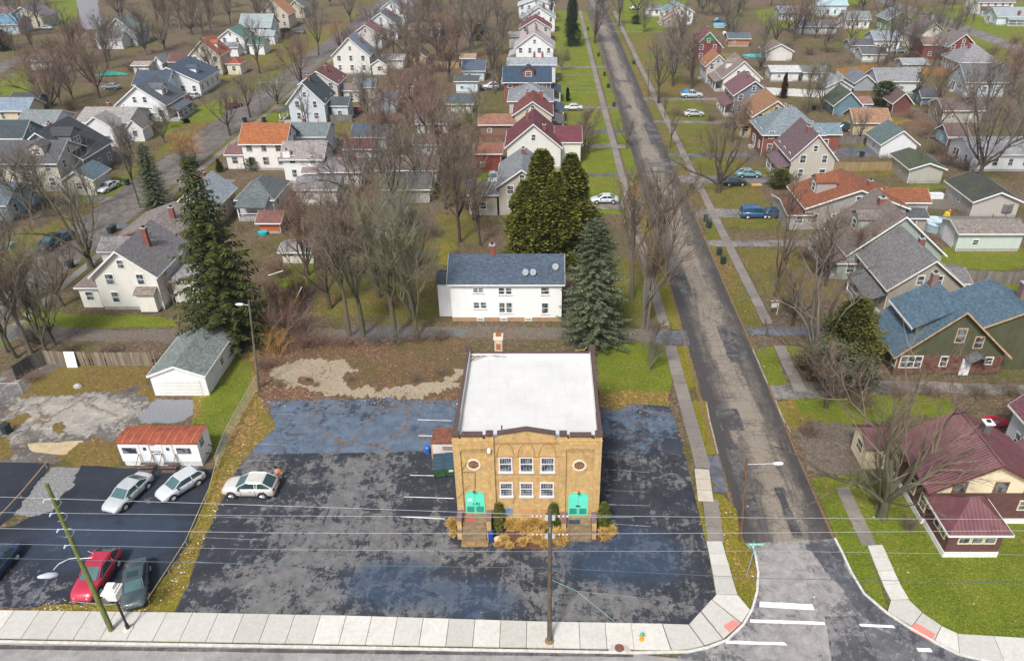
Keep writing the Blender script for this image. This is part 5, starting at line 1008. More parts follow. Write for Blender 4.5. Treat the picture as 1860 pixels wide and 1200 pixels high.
        for i in range(1, n): xx = -ww / 2 + t + (ww - 2 * t) * i / n; g_.b2(xx - .022, xx + .022, -.04, -.015, hh * .52 + .08, hh - t)
        for i in range(1, 4):
            xx = -ww / 2 + t + (ww - 2 * t) * i / 4; g_.b2(xx - .013, xx + .013, -.035, -.015, .1, hh * .52)
        if lower:
            for zz in (hh * .22, hh * .37, hh * .75): g_.b2(-ww / 2 + t, ww / 2 - t, -.033, -.013, zz, zz + .022)
        g_.build('glazing_bar', plain('bar_grey', (.26, .28, .30), .5), wo)
    for pa, pb in ((905, 931), (943, 969), (981.5, 1007.5)): wnd(pa, pb, 832.5, 860, False)
    for pa, pb in ((907, 932), (943.5, 968.5), (980.5, 1006)): wnd(pa, pb, 878.5, 904, True)
    # round windows
    ST = plain('cream_stone', (.68, .58, .42), .8, var=.1)
    for cx_, cy_ in ((860, 845.5), (1052.5, 847)):
        X, Z = f(cx_, cy_); ro = .56; m_ = MB(); n = 28
        for i in range(n):
            a0, a1 = 2 * pi * i / n, 2 * pi * (i + 1) / n
            q = [(r_ * cos(a_), y_, r_ * sin(a_)) for a_, in ((a0,), (a1,)) for r_, y_ in ((ro, 0), (ro, -.07), (.42, -.07), (.42, 0))]
            m_.add(q, [(0, 1, 5, 4), (1, 2, 6, 5), (2, 3, 7, 6)])
        wo = m_.build('round_window', ST, root, loc=(X, .17, Z))
        m_ = MB(); m_.add([(.43 * cos(2 * pi * i / n), -.012, .43 * sin(2 * pi * i / n)) for i in range(n)], [tuple(range(n))[::-1]]); m_.build('pane', plain('dark_stained_glass', (.045, .02, .02), .25, var=.5, vs=6), wo)
        m_ = MB()
        for i in range(8): a_ = pi * i / 4; m_.tube([(.1 * cos(a_), -.03, .1 * sin(a_)), (.43 * cos(a_), -.03, .43 * sin(a_))], .016, 4)
        for i in range(8):
            a_ = pi * i / 4 + pi / 8; m_.tube([(.30 * cos(a_) + .09 * cos(t_), -.03, .30 * sin(a_) + .09 * sin(t_)) for t_ in [2 * pi * j / 8 for j in range(9)]], .012, 4)
        m_.tube([(.11 * cos(t_), -.035, .11 * sin(t_)) for t_ in [2 * pi * j / 10 for j in range(11)]], .02, 4); m_.build('tracery', plain('brass_tracery', (.42, .22, .10) if cx_ < 900 else (.5, .45, .42), .5), wo)
    # doors, stoops, steps
    TQ = plain('turquoise_door_paint', (.11, .66, .47), .45, var=.06); MATR = plain('red_door_mat', (.36, .10, .07), .95, var=.25, vs=12); PORCH = plain('worn_porch_boards', (.22, .155, .09), .9, var=.45, vs=3); SW = plain('purple_brown_cap', (.17, .11, .12), .8, var=.3, vs=4)
    for (pa, pb, top, spr, bot, sa, sb, kind) in ((847, 881, 894.5, 900, 933.5, 831.5, 894.5, 0), (1032, 1067.5, 897, 902, 937, 1018.5, 1083, 1)):
        xa_, zb_ = f(pa, bot); xb_, _ = f(pb, bot); zs_ = f(pa, spr)[1] - zb_; zt_ = f(pa, top)[1] - zb_; ww = xb_ - xa_; cx_ = (xa_ + xb_) / 2; fl_ = zb_ - .03
        arc = [(ww / 2 * cos(a_), zs_ + (zt_ - zs_) * sin(a_)) for a_ in [pi * i / 10 for i in range(11)]]
        m_ = MB(); m_.prism_y([(-ww / 2, 0), (ww / 2, 0)] + arc, -.05, .03); do = m_.build('arched_door', TQ, root, loc=(cx_, .17, zb_))
        m_ = MB(); m_.b2(-.012, .012, -.056, -.051, .02, zt_ - .02)
        for i in (-1, 1): m_.b2(i * ww * .25 - .3, i * ww * .25 + .3, -.053, -.0505, .12, .75)
        m_.build('door_seam', plain('dark_turquoise', (.03, .24, .18), .6), do)
        m_ = MB(); m_.b2(-.16, -.08, -.09, -.051, .95, 1.12)
        if kind == 0: m_.b2(.1, .2, -.09, -.051, .95, 1.2); m_.b2(.3, .34, -.09, -.051, .8, 1.2)
        else: m_.b2(-.16, .16, -.1, -.051, .98, 1.08)
        m_.build('door_handle', BLACK, do)
        if kind == 0: m_ = MB(); m_.b2(-.6, -.22, -.056, -.051, 1.35, 1.62); m_.build('paper_notice', plain('notice_paper', (.8, .8, .78), .6, var=.03), do)
        else: m_ = MB(); m_.b2(-.42, .42, -.075, -.051, 1.09, 1.12); m_.build('push_bar', CHROME, do)
        # brick trim arch over the door
        m_ = MB(); m_.tube([(cx_ + (ww / 2 + .1) * cos(a_), .16, zb_ + zs_ + (zt_ - zs_ + .1) * sin(a_)) for a_ in [pi * i / 12 for i in range(13)]], .05, 5); m_.build('door_arch', YB, root)
        s0, s1 = f(sa, bot)[0] + .05, f(sb, bot)[0] - .05; fd = .9
        m_ = MB(); m_.b2(s0 + .4, s1 - .4, -fd, -.01, 0, fl_)
        ns = 3
        for i in range(ns): m_.b2(s0 + .4, s1 - .4, -fd - .22 * (i + 1), -fd - .22 * i - .001, 0, fl_ * (1 - (i + 1) / (ns + 1)))
        st_ = m_.build('entrance_steps', PORCH, root)
        for s_ in (s0, s1 - .36):
            m_ = MB(); m_.b2(s_, s_ + .36, -fd - .25, -.01, 0, fl_ + .45); m_.b2(s_ - .03, s_ + .39, -fd - .3, -.005, fl_ + .452, fl_ + .54, 1); m_.b2(s_, s_ + .36, -fd - .42, -fd - .251, 0, fl_ * .55); m_.b2(s_ - .02, s_ + .38, -fd - .45, -fd - .252, fl_ * .55 + .002, fl_ * .55 + .09, 1)
            m_.build('step_wall', [YB, SW], root)
        m_ = MB()
        if kind == 0: m_.b2(s0 + .6, s0 + 1.45, -.85, -.25, fl_ + .002, fl_ + .025)
        else: m_.b2(s0 + .6, s0 + 1.5, -.85, -.4, fl_ + .002, fl_ + .03)
        mo = m_.build('door_mat', MATR if kind == 0 else plain('black_door_mat', (.03, .05, .06), .95), loc=root.location)
        tag(mo, 'faded red mat lying on the left entrance landing of the brick hall' if kind == 0 else 'black mat lying on the right entrance landing of the brick hall', 'door mat')
        # lamp and conduit above the door
        m_ = MB(); lx = cx_; lz = zb_ + zt_ + .35; m_.tube([(lx, .0, lz), (lx, -.18, lz + .05)], .03, 6); m_.lathe((lx, -.2, lz - .14), [(.02, .16), (.09, .1), (.10, 0)], 10); m_.build('door_lamp', plain('dark_bronze', (.06, .05, .04), .5), root)
    m_ = MB(); c1 = f(862.5, 888); c2 = f(862.5, 858.5); c3 = f(840, 858); m_.tube([(c1[0], .07, c1[1]), (c2[0], .07, c2[1]), (c3[0], .07, c3[1])], .022, 5)
    c4 = f(850, 838); c5 = f(838, 855); m_.tube([(c4[0], .05, c4[1]), (c5[0], .05, c5[1])], .018, 5)
    c6 = f(853, 879); m_.tube([(c6[0], -.05, c6[1]), (f(826, 907)[0], -.2, f(826, 907)[1])], .016, 5)
    for a_ in (f(834, 880), f(883.5, 880)): pass
    m_.build('conduit', plain('dark_conduit', (.09, .06, .05), .6), root)
    m_ = MB()
    for pa in (896.5, 1015.5): X = f(pa, 880)[0]; m_.tube([(X, .08, .6), (X, .08, z0)], .035, 6)
    m_.build('downpipe', plain('dark_brown_pipe', (.13, .08, .04), .7), root)
    # basement windows
    for pa, pb, ra, rb, mt_ in ((913.5, 931, 925, 935, glassm('blue_basement_glass', (.10, .22, .32))), (945, 970, 926, 933, plain('painted_board', (.48, .24, .11), .8)), (982, 997, 926, 932, plain('painted_board', (.48, .24, .11), .8))):
        xa_, zt_ = f(pa, ra); xb_, zb_ = f(pb, rb); m_ = MB(); m_.b2(xa_, xb_, .13, .199, zb_ - .1, zt_); m_.build('basement_window', mt_, root)
    # floodlight, parapet vent, chimney
    X, Z = f(888.5, 814); m_ = MB(); m_.lathe((X, -.28, Z - .2), [(.04, 0), (.14, .05), (.15, .3), (.08, .42)], 12); m_.tube([(X, -.02, Z), (X, -.25, Z)], .03, 6); m_.build('floodlight', plain('white_lamp_housing', (.8, .8, .78), .4), root)
    m_ = MB(); m_.tube([(f(910, 780)[0], .9, zr), (f(910, 780)[0], .9, zr + 1.2)], .05, 8); m_.build('vent_pipe', BLACK, root)
    CB = brickm('pale_chimney_brick', (.50, .38, .27), (.40, .29, .20), (.4, .35, .28), 1.2, .3)
    X = P(907, 624, zr + .3).x - X0; m_ = MB(); m_.b2(X - .36, X + .36, D_ + .02, D_ + .74, 0, zr + 1.55); m_.b2(X - .44, X + .44, D_ - .06, D_ + .82, zr + 1.552, zr + 1.8, 1); m_.b2(X - .22, X + .22, D_ + .16, D_ + .6, zr + 1.8, zr + 2.0, 2); m_.b2(X - .2, X + .2, D_ - .0, D_ + .018, zr + .5, zr + 1.1, 2)
    m_.build('chimney', [CB, plain('cream_cap', (.62, .52, .40), .8), plain('rust_flue', (.30, .10, .05), .8)], root)
    # annex on the left
    AX = plain('pink_white_render', (.62, .55, .52), .8, var=.12); 
    ya = P(805, 833).y - YF; ax0, ax1 = P(787, 833).x - X0, -w; zA = WL(805, 805, ya + YF)[1]; m_ = MB(); m_.b2(ax0, ax1 - .002, ya, ya + 2.0, 0, zA); an = m_.build('annex', AX, root)
    m_ = MB(); m_.b2(ax0 - .08, ax1 - .004, ya - .1, ya + 2.1, zA, zA + .14); m_.build('annex_roof', roofm((.24, .09, .05)), an)
    m_ = MB(); m_.b2(ax0 + .95, ax1 - .06, ya - .05, ya - .002, zA - .75, zA - .4); [m_.b2(ax0 + .95, ax1 - .06, ya - .07, ya - .051, zA - .7 + .1 * i, zA - .66 + .1 * i, 1) for i in range(3)]; m_.build('louvre_vent', [BLACK, plain('louvre_grey', (.4, .4, .4), .6)], an)
    m_ = MB(); m_.b2(ax0 - .10, ax0 - .003, ya - .04, ya + 1.9, 0, zA - .1); m_.build('annex_side_board', plain('orange_pink_board', (.50, .27, .17), .8), an)
    return root, X0, YF, zr, w, D_, f
HALL, HX, HY, HZR, HWD, HD, HF = hall()
# things on and by the hall
def debris():
    m_ = MB(); rr = random.Random(5); z = HZR + .03; c = P(872, 645, HZR)
    for i in range(16): a_ = rr.uniform(-.35, .2) + (0 if i % 3 else .9); L = rr.uniform(.8, 2.4); x, y = c.x + rr.uniform(-.7, .6), c.y + rr.uniform(-.4, .4); m_.tube([(x - L / 2 * cos(a_), y - L / 2 * sin(a_), z), (x + .1, y, z + rr.uniform(0, .08)), (x + L / 2 * cos(a_ + .2), y + L / 2 * sin(a_ + .2), z + .02)], rr.uniform(.02, .05), 5)
    tag(m_.build('fallen_branch', plain('dead_branch', (.20, .14, .10), .9)), 'dead branches lying on the rear left corner of the white roof', 'branch')
    m_ = MB(); c = P(898, 647, HZR); m_.tube([(c.x - 1.1, c.y + .25, z + .1), (c.x + 1.1, c.y - .3, z + .1)], .05, 6); m_.box((c.x + .1, c.y + .05, z + .03), (.7, .3, .04), 0, -.2); m_.tube([(c.x - .5, c.y + .3, z + .08), (c.x + .2, c.y + .1, z + .08), (c.x + .3, c.y - .35, z + .06)], .025, 6); m_.tube([(c.x - .6, c.y - .1, z + .05), (c.x + .5, c.y + .25, z + .05)], .02, 6)
    tag(m_.build('broken_antenna', plain('dull_aluminium', (.30, .33, .36), .5)), 'collapsed metal aerial lying beside the branches on the white roof', 'antenna')
    m_ = MB(); c = P(1054, 637, HZR); m_.tube([(c.x - .5, c.y - .1, z + .03), (c.x + .5, c.y + .15, z + .05)], .05, 6); m_.tube([(c.x + .3, c.y - .1, z + .03), (c.x + .6, c.y + .3, z + .2)], .04, 6)
    tag(m_.build('fallen_log', plain('ochre_wood', (.36, .22, .07), .9)), 'ochre stick lying in the rear right corner of the white roof', 'branch')
debris()
c0 = P(837, 970); m_ = MB(); a_, b2, c_, d_ = P(837.5, 993), P(886.5, 993), P(886.5, 972), P(837.5, 972)
m_.b2(a_.x, b2.x, a_.y, c_.y, .017, .045); tag(m_.build('ground_rug', plain('tan_ground_mat', (.26, .17, .07), .95, var=.5, vs=4)), 'tan leaf-strewn rug on the asphalt before the left entrance steps', 'rug')
a_ = P(892, 980); m_ = MB(); m_.box((0, 0, .4), (.36, .42, .8), 0, 0, 1.12); m_.box((0, 0, .83), (.44, .5, .06)); tag(m_.build('blue_bin', plain('blue_plastic', (.01, .05, .24), .4), loc=(a_.x, a_.y, 0.017)), 'small deep blue bin beside the left entrance steps of the hall', 'bin')
a_ = P(904, 985); m_ = MB(); m_.lathe((0, 0, 0), [(.18, 0), (.26, .35), (.30, .42), (.24, .42), (.2, .3)], 16); tag(m_.build('plant_pot', plain('cream_pot', (.68, .55, .36), .7), loc=(a_.x, a_.y, 0.017)), 'empty cream plant pot in front of the golden grasses', 'plant pot')
# planting bed in front of the hall
sheet('planting_bed', [(896, 940), (1018, 940), (1020, 970), (1026, 990), (990, 998), (900, 996)], .022, plain('bark_mulch', (.13, .06, .035), .95, var=.6, vs=6, bump=.8), .15, .4)
sheet('planting_bed', [(1074, 965), (1090, 950), (1112, 972), (1112, 980), (1050, 982), (1020, 978), (1024, 972)], .022, plain('bark_mulch', (.13, .06, .035), .95), .15, .4)
# dumpster
def dumpster():
    a_ = P(808, 868); root = empty('dumpster', (a_.x - .05, a_.y + .75, .017), radians(8), 'dark green dumpster with blue-grey lids beside the brick hall', 'dumpster')
    m_ = MB(); m_.add([(-.95, -.7, .15), (.95, -.7, .15), (.95, .75, .15), (-.95, .75, .15), (-1., -.85, 1.1), (1., -.85, 1.1), (1., .85, 1.45), (-1., .85, 1.45)], [(0, 3, 2, 1), (0, 1, 5, 4), (1, 2, 6, 5), (2, 3, 7, 6), (3, 0, 4, 7), (4, 5, 6, 7)])
    for x in (-.97, 0, .97): m_.box((x, -.8, .62), (.07, .1, .9))
    m_.build('body', plain('dumpster_green', (.04, .10, .05), .5, var=.4, vs=3), root)
    for s_ in (-1, 1):
        m_ = MB(); x0, x1 = (-.99, -.02) if s_ < 0 else (.02, .99); m_.slab([(x0, -.9, 1.17), (x1, -.9, 1.17), (x1, .87, 1.55), (x0, .87, 1.55)], .05)
        for i in range(4): y = -.6 + i * .4; z = 1.18 + (y + .9) * .215; m_.b2(x0 + .05, x1 - .05, y, y + .06, z, z + .035)
        m_.build('lid', plain('dumpster_lid', (.035, .07, .10), .45), root)
    for x in (-.8, .8):
        for y in (-.6, .6): m_ = MB(); m_.tube([(x - .04, y, .08), (x + .04, y, .08)], .08, 8); m_.build('wheel', BLACK, root)
    m_ = MB(); m_.b2(.35, .75, -.862, -.80, .75, .95); m_.build('label_plate', plain('white_label', (.6, .65, .6), .5), root)
dumpster()
a_ = P(777, 822); m_ = MB(); m_.lathe((0, 0, 0), [(.24, 0), (.28, .65), (.31, .7), (.2, .82)], 14); tag(m_.build('trash_can', plain('bright_blue_plastic', (.02, .12, .50), .4), loc=(a_.x, a_.y, .015)), 'bright blue round trash can at the corner of the hall annex', 'trash can')
# ================================================================= office trailer
def trailer():
    Yt = P(300, 846).y; xa, ht = WL(211, 804, Yt); xb, _ = WL(357, 804, Yt); z0 = .55; ht = min(ht, 3.3); D_ = 2.35; w = (xb - xa) / 2
    root = empty('office_trailer', ((xa + xb) / 2, Yt + D_ / 2, 0), radians(-.5), 'white office trailer with curved rust-red roof beside the parking lot', 'trailer')
    TW = plain('trailer_white', (.78, .78, .77), .5, var=.08); m_ = MB()
    n = 8; prof = [(-D_ / 2, ht)] + [(-D_ / 2 + D_ * i / n, ht + .15 * sin(pi * i / n)) for i in range(1, n)] + [(D_ / 2, ht)]
    k = len(prof); vs = []
    for x in (-w, w): vs += [(x, -D_ / 2, z0), (x, D_ / 2, z0)] + [(x, y, z) for y, z in prof[::-1]]
    q = k + 2; m_.add(vs, [tuple(range(q))[::-1], tuple(range(q, 2 * q)), (0, q, q + q - 1, q - 1), (1, 2, q + 2, q + 1), (0, 1, q + 1, q)]); m_.build('body', TW, root)
    m_ = MB(); pts = [(-D_ / 2 - .06, ht + .0)] + prof[1:-1] + [(D_ / 2 + .06, ht)]
    for i in range(len(pts) - 1):
        (y0, z0_), (y1, z1_) = pts[i], pts[i + 1]; m_.add([(-w - .08, y0, z0_ + .03), (w + .08, y0, z0_ + .03), (w + .08, y1, z1_ + .03), (-w - .08, y1, z1_ + .03)], [(0, 1, 2, 3)])
    m_.b2(-w - .08, w + .08, -D_ / 2 - .09, -D_ / 2 - .061, ht - .1, ht + .03)
    m_.build('roof', plain('rusty_red_roof', (.27, .062, .028), .75, var=.4, vs=1.6), root)
    m_ = MB()
    for i in range(9): x = -w + .1 + (2 * w - .2) * (i + .5) / 9; m_.tube([(x, y, z + .045) for y, z in pts], .03, 4)
    m_.build('roof_seams', plain('pale_rust_seam', (.62, .30, .18), .7, var=.4, vs=5), root)
    m_ = MB(); m_.b2(-w + .1, w - .05, -D_ / 2 + .06, D_ / 2 - .06, 0, z0 - .004); m_.build('skirting', plain('grey_white_skirt', (.58, .60, .60), .7, var=.2), root)
    sx = lambda px: (px / 1600 * 200 + 200 - 211) / (357.5 - 211) * 2 * w - w   # zoomed photo column -> trailer x at eave row
    DKG = glassm('trailer_glass', (.03, .035, .05))
    for xx, ww in ((-w + .95, 1.25), (w - 1.35, 1.25)):
        m_ = MB(); m_.b2(-ww / 2 - .05, ww / 2 + .05, -.03, -.002, -.05, .68); o = m_.build('window', plain('grey_trim', (.5, .5, .5), .5), root, loc=(xx, -D_ / 2, ht - 1.2)); m_ = MB(); m_.b2(-ww / 2, ww / 2, -.04, -.031, 0, .63); m_.build('pane', DKG, o)
    m_ = MB(); m_.b2(.002, .03, -.75, .1, 1.75, 2.65); o = m_.build('window', plain('grey_trim', (.5, .5, .5), .5), root, loc=(w, 0, 0)); m_ = MB(); m_.b2(.031, .04, -.7, .05, 1.8, 2.6); m_.build('pane', DKG, o)
    for xx in (-w + 2.35, w - 2.75):
        m_ = MB(); m_.b2(-.5, -.42, -.05, -.002, z0 + .1, ht - .2); m_.b2(.42, .5, -.05, -.002, z0 + .1, ht - .2); m_.b2(-.5, .5, -.052, -.002, ht - .2, ht - .12)
        o = m_.build('door', plain('rust_stained_frame', (.55, .42, .30), .7), root, loc=(xx, -D_ / 2, 0)); m_ = MB(); m_.b2(-.42, .42, -.04, -.002, z0 + .1, ht - .2); m_.b2(-.12, .18, -.05, -.041, ht - .85, ht - .5, 1); m_.build('door_leaf', [plain('pale_blue_white', (.66, .70, .74), .5), DKG], o)
        st = MB()
        for i in range(3): st.b2(-.62, .62, -.42 - .32 * i, -.12 - .32 * i, .17 * (3 - i) - .03, .17 * (3 - i) + .03)
        for s_ in (-.64, .6): st.b2(s_, s_ + .05, -1.1, -.1, .0, .12); st.tube([(s_ + .02, -.1, .5), (s_ + .02, -.1, 1.5)], .03, 4); st.tube([(s_ + .02, -1.0, .1), (s_ + .02, -1.0, .9)], .03, 4); st.tube([(s_ + .02, -.1, 1.5), (s_ + .02, -1.0, .9)], .03, 4)
        st.b2(-.62, .62, -1.02, -.98, .0, .12)
        so = st.build('wooden_steps', plain('dark_step_wood', (.11, .075, .07), .85, var=.4, vs=5)); so.location = (root.location.x + xx, root.location.y - D_ / 2, 0.017)
        tag(so, 'dark wooden steps with handrails at the %s door of the office trailer' % ('left' if xx < 0 else 'right'), 'steps')
    def txt(s_, x, z, size, mat, bold=.0):
        cu = bpy.data.curves.new('lettering', 'FONT'); cu.body = s_; cu.size = size; cu.align_x = 'CENTER'; cu.extrude = .004; cu.offset = bold; t_ = bpy.data.objects.new('t', cu); C.objects.link(t_); bpy.context.view_layer.update(); me = bpy.data.meshes.new_from_object(t_); bpy.data.objects.remove(t_); me.materials.clear(); me.materials.append(mat); o = bpy.data.objects.new('lettering', me); C.objects.link(o)
        o.parent = root; o.location = (x, -D_ / 2 - .008, z); o.rotation_euler = (pi / 2, 0, 0)
    DKT = plain('faded_black_letters', (.07, .08, .10), .6); FT = plain('very_faded_letters', (.42, .43, .44), .6)
    txt('PALMER', -.62, ht - .35, .24, plain('grey_letters', (.20, .20, .25), .6), .004); txt('MOTOR SALES', -.35, ht - .62, .20, FT); txt('used cars bought sold', -.1, ht - .85, .16, FT); txt('MILTON AUTO', .10, ht - 1.12, .27, DKT, .012); txt('REPAIR LLC', .15, ht - 1.38, .26, DKT, .010); txt('call for hours', .3, ht - 1.58, .12, FT)
    m_ = MB(); m_.tube([(w + .02, .6, 1.1), (w + .7, .3, 1.0)], .05, 6); m_.tube([(w + .02, -.3, .8), (w + .5, -.2, .75)], .04, 6); m_.build('tow_bar', BLACK, root)
trailer()
# ================================================================= vehicles
def car_proto(kind):
    """car pointing along +x, returns dict of meshes"""
    spec = {'sedan': (4.7, .89, [(-2.35, .62, .80), (-2.2, .80, .93), (-1.7, .86, 1.0), (-1.2, .89, 1.01), (0, .90, .98), (.9, .90, .96), (1.5, .88, .90), (2.05, .82, .80), (2.28, .70, .66), (2.35, .58, .50)], (-1.65, -.95, .40, 1.15), 1.42, .66),
            'hatch': (4.1, .86, [(-2.05, .70, .85), (-1.95, .82, 1.0), (-1.5, .86, 1.04), (0, .87, 1.0), (.8, .87, .98), (1.3, .85, .92), (1.75, .78, .82), (1.98, .66, .66), (2.05, .54, .48)], (-2.0, -1.55, .15, .95), 1.46, .60),
            'suv': (4.65, .95, [(-2.32, .80, .95), (-2.2, .90, 1.12), (-1.6, .94, 1.16), (0, .95, 1.12), (.9, .95, 1.10), (1.5, .93, 1.05), (2.0, .86, .93), (2.24, .74, .76), (2.32, .60, .55)], (-2.2, -1.45, .05, .95), 1.68, .68),
            'van': (4.8, .96, [(-2.4, .84, 1.0), (-2.3, .94, 1.12), (0, .96, 1.08), (1.0, .96, 1.05), (1.6, .93, .98), (2.1, .84, .86), (2.33, .72, .70), (2.4, .56, .5)], (-2.36, -2.2, .6, 1.6), 1.75, .70),
            'pickup': (5.4, .96, [(-2.7, .90, 1.0), (-2.6, .94, 1.08), (-1.0, .95, 1.1), (.2, .96, 1.12), (1.3, .95, 1.1), (2.2, .92, 1.04), (2.55, .84, .9), (2.7, .70, .6)], (-.75, -.6, .55, 1.15), 1.76, .70)}[kind]
    L, hwm, st_, (g0, g1, g2, g3), zr, tw = spec
    b = MB(); n = 0; rings = []
    for x, hw, zb in st_:
        zl = .26 if abs(x) < L / 2 - .12 else .34
        ring = [(hw * .86, zl), (hw * .97, zl + .12), (hw, (zl + zb) / 2 + .04), (hw * .965, zb - .07), (hw * .86, zb), (hw * .45, zb + .035), (0, zb + .045)]
        full = [(-a, z) for a, z in ring] + [(a, z) for a, z in ring[::-1][1:]]
        rings.append([(x, a, z) for a, z in full])
    k = len(rings[0])
    for r_ in rings: b.v += r_
    for i in range(len(rings) - 1):
        for j in range(k):
            b.f.append((i * k + j, i * k + (j + 1) % k, (i + 1) * k + (j + 1) % k, (i + 1) * k + j)); b.m.append(0)
    b.f.append(tuple(range(k))[::-1]); b.m.append(0); b.f.append(tuple((len(rings) - 1) * k + j for j in range(k))); b.m.append(0)
    body = b
    # greenhouse: glass block with body coloured roof and pillars
    def zb(x):
        for (xa, _, za), (xb, _, z2) in zip(st_, st_[1:]):
            if xa <= x <= xb: return za + (z2 - za) * (x - xa) / (xb - xa)
        return st_[0][2]
    hw = hwm * .93; hr = hwm * .76; gl = MB(); zt = zr - .05
    base = [(g0, hw * .86, zb(g0) - .02), (g0 + .35, hw, zb(g0 + .35) - .02), (g3 - .45, hw, zb(g3 - .45) - .02), (g3, hw * .84, zb(g3) - .02)]
    top = [(g1, hr * .92, zt - .03), (g1 + .3, hr, zt), (g2 - .25, hr, zt), (g2, hr * .92, zt - .03)]
    vs = [(x, y, z) for x, y, z in base] + [(x, -y, z) for x, y, z in base[::-1]] + [(x, y, z) for x, y, z in top] + [(x, -y, z) for x, y, z in top[::-1]]
    gl.add(vs, [(i, (i + 1) % 8, (i + 1) % 8 + 8, i + 8) for i in range(8)] + [tuple(range(8, 16))])
    rf = MB(); e = .045
    tv = [(x, y + .02, z) for x, y, z in top] + [(x, -y - .02, z) for x, y, z in top[::-1]]
    inner = [(x * .96 + .02, y * .8, z + e) for x, y, z in tv]
    rf.add(tv + inner, [(i, (i + 1) % 8, (i + 1) % 8 + 8, i + 8) for i in range(8)] + [tuple(range(8, 16))])
    for s_ in (1, -1):     # pillars
        for (p, q) in ((base[3], top[3]), (base[0], top[0])): rf.tube([(p[0], s_ * (p[1] + .012), p[2]), (q[0], s_ * (q[1] + .012), q[2])], .05, 5)
        xm = (g1 + g2) / 2 - .05; rf.tube([(xm - .05, s_ * (hw + .006), zb(xm) - .0), (xm, s_ * (hr + .012), zt)], .042, 5)
        if kind in ('suv', 'van'): rf.tube([(g1 + .5, s_ * (hw + .006), zb(g1 + .5)), (g1 + .45, s_ * (hr + .012), zt)], .05, 5); rf.tube([(g1 + .2, s_ * hr * .9, zt + .09), (g2 - .2, s_ * hr * .9, zt + .09)], .02, 4)
        rf.tube([(x, s_ * (y + .008), z) for x, y, z in top], .035, 4)
    parts = {'body': (body.mesh('body', [BLACK], True), 0), 'glasshouse': (gl.mesh('glasshouse', CARGLASS), 1), 'roof': (rf.mesh('roof', [BLACK], False), 0)}
    wr = .33 if kind in ('sedan', 'hatch') else .37; xw = L * .29
    ty = MB(); ty.tube([(0, -.11, 0), (0, .11, 0)], wr, 18); rm = MB(); rm.tube([(0, -.125, 0), (0, .125, 0)], wr * .62, 14)
    for i in range(5): a = 2 * pi * i / 5; rm.tube([(0, .13, 0), (wr * .55 * cos(a), .13, wr * .55 * sin(a))], .04, 4); rm.tube([(0, -.13, 0), (wr * .55 * cos(a), -.13, wr * .55 * sin(a))], .04, 4)
    for (p, q, e_, nm, cc) in ((base[3], top[3], .02, 'windscreen', (.065, .13, .135)), (base[0], top[0], -.02, 'rear_window', (.03, .06, .07))):  # windscreen's lighter teal is a sky reflection painted into the glass colour
        ws = MB(); a_ = [(p[0] + e_, -p[1] * .9, p[2] + .05), (p[0] + e_, p[1] * .9, p[2] + .05), (q[0] + e_ * .5, q[1] * .86, q[2] - .03), (q[0] + e_ * .5, -q[1] * .86, q[2] - .03)]
        ws.add([(x, y, z + .025) for x, y, z in a_], [(0, 1, 2, 3)] if e_ > 0 else [(3, 2, 1, 0)]); parts[nm] = (ws.mesh(nm, plain('glass_' + nm, cc, .12)), 1)
    dl = MB()
    for xx in ((g1 + g2) / 2 - .05, g3 - .45, g1 - .1):
        for sy in (1, -1): dl.box((xx, sy * (hwm + .002), .66), (.03, .012, .62))
    for sy in (1, -1): dl.box(((g1 + g3) / 2, sy * (hwm + .004), .36), (L * .42, .012, .07)); dl.box(((g1 + g2) / 2 + .35, sy * (hwm + .006), .84), (.16, .02, .035))
    parts['door_seams'] = (dl.mesh('door_seams', plain('dark_seam', (.06, .06, .065), .6)), 1)
    ar = MB(); 
    for sx in (1, -1):
        for sy in (1, -1): ar.tube([(sx * xw, sy * (hwm - .10), wr + .02), (sx * xw, sy * (hwm + .004), wr + .02)], wr + .07, 18)
    ar.b2(-L / 2 + .5, L / 2 - .5, -hwm * .8, hwm * .8, .2, .3)
    parts['wheel_arch'] = (ar.mesh('wheel_arch', BLACK), 1)
    hl = MB(); x_, w_, z_ = st_[-2]; hlm = []
    def small(name, bx, mat): m_ = MB(); m_.box((0, 0, 0), bx); return m_.mesh(name, mat)
    HLM = plain('headlight_lens', (.75, .76, .76), .15); TLM = plain('tail_light_lens', (.35, .01, .01), .25)
    return dict(kind=kind, L=L, hw=hwm, wr=wr, xw=xw, parts=parts, tyre=ty.mesh('tyre', BLACK), rim=rm.mesh('rim', CHROME), head=small('headlight', (.14, .34, .16), HLM), tail=small('tail_light', (.1, .22, .22 if kind in ('sedan', 'hatch') else .34), TLM),
                plate=small('licence_plate', (.03, .5, .12), WHITE), mirror=small('wing_mirror', (.12, .18, .13), BLACK), bumper=small('grille', (.05, .9, .14), BLACK), st=st_, zr=zr, g=(g0, g1, g2, g3))
CP = {k: car_proto(k) for k in ('sedan', 'hatch', 'suv', 'van', 'pickup')}
PAINTED = {}
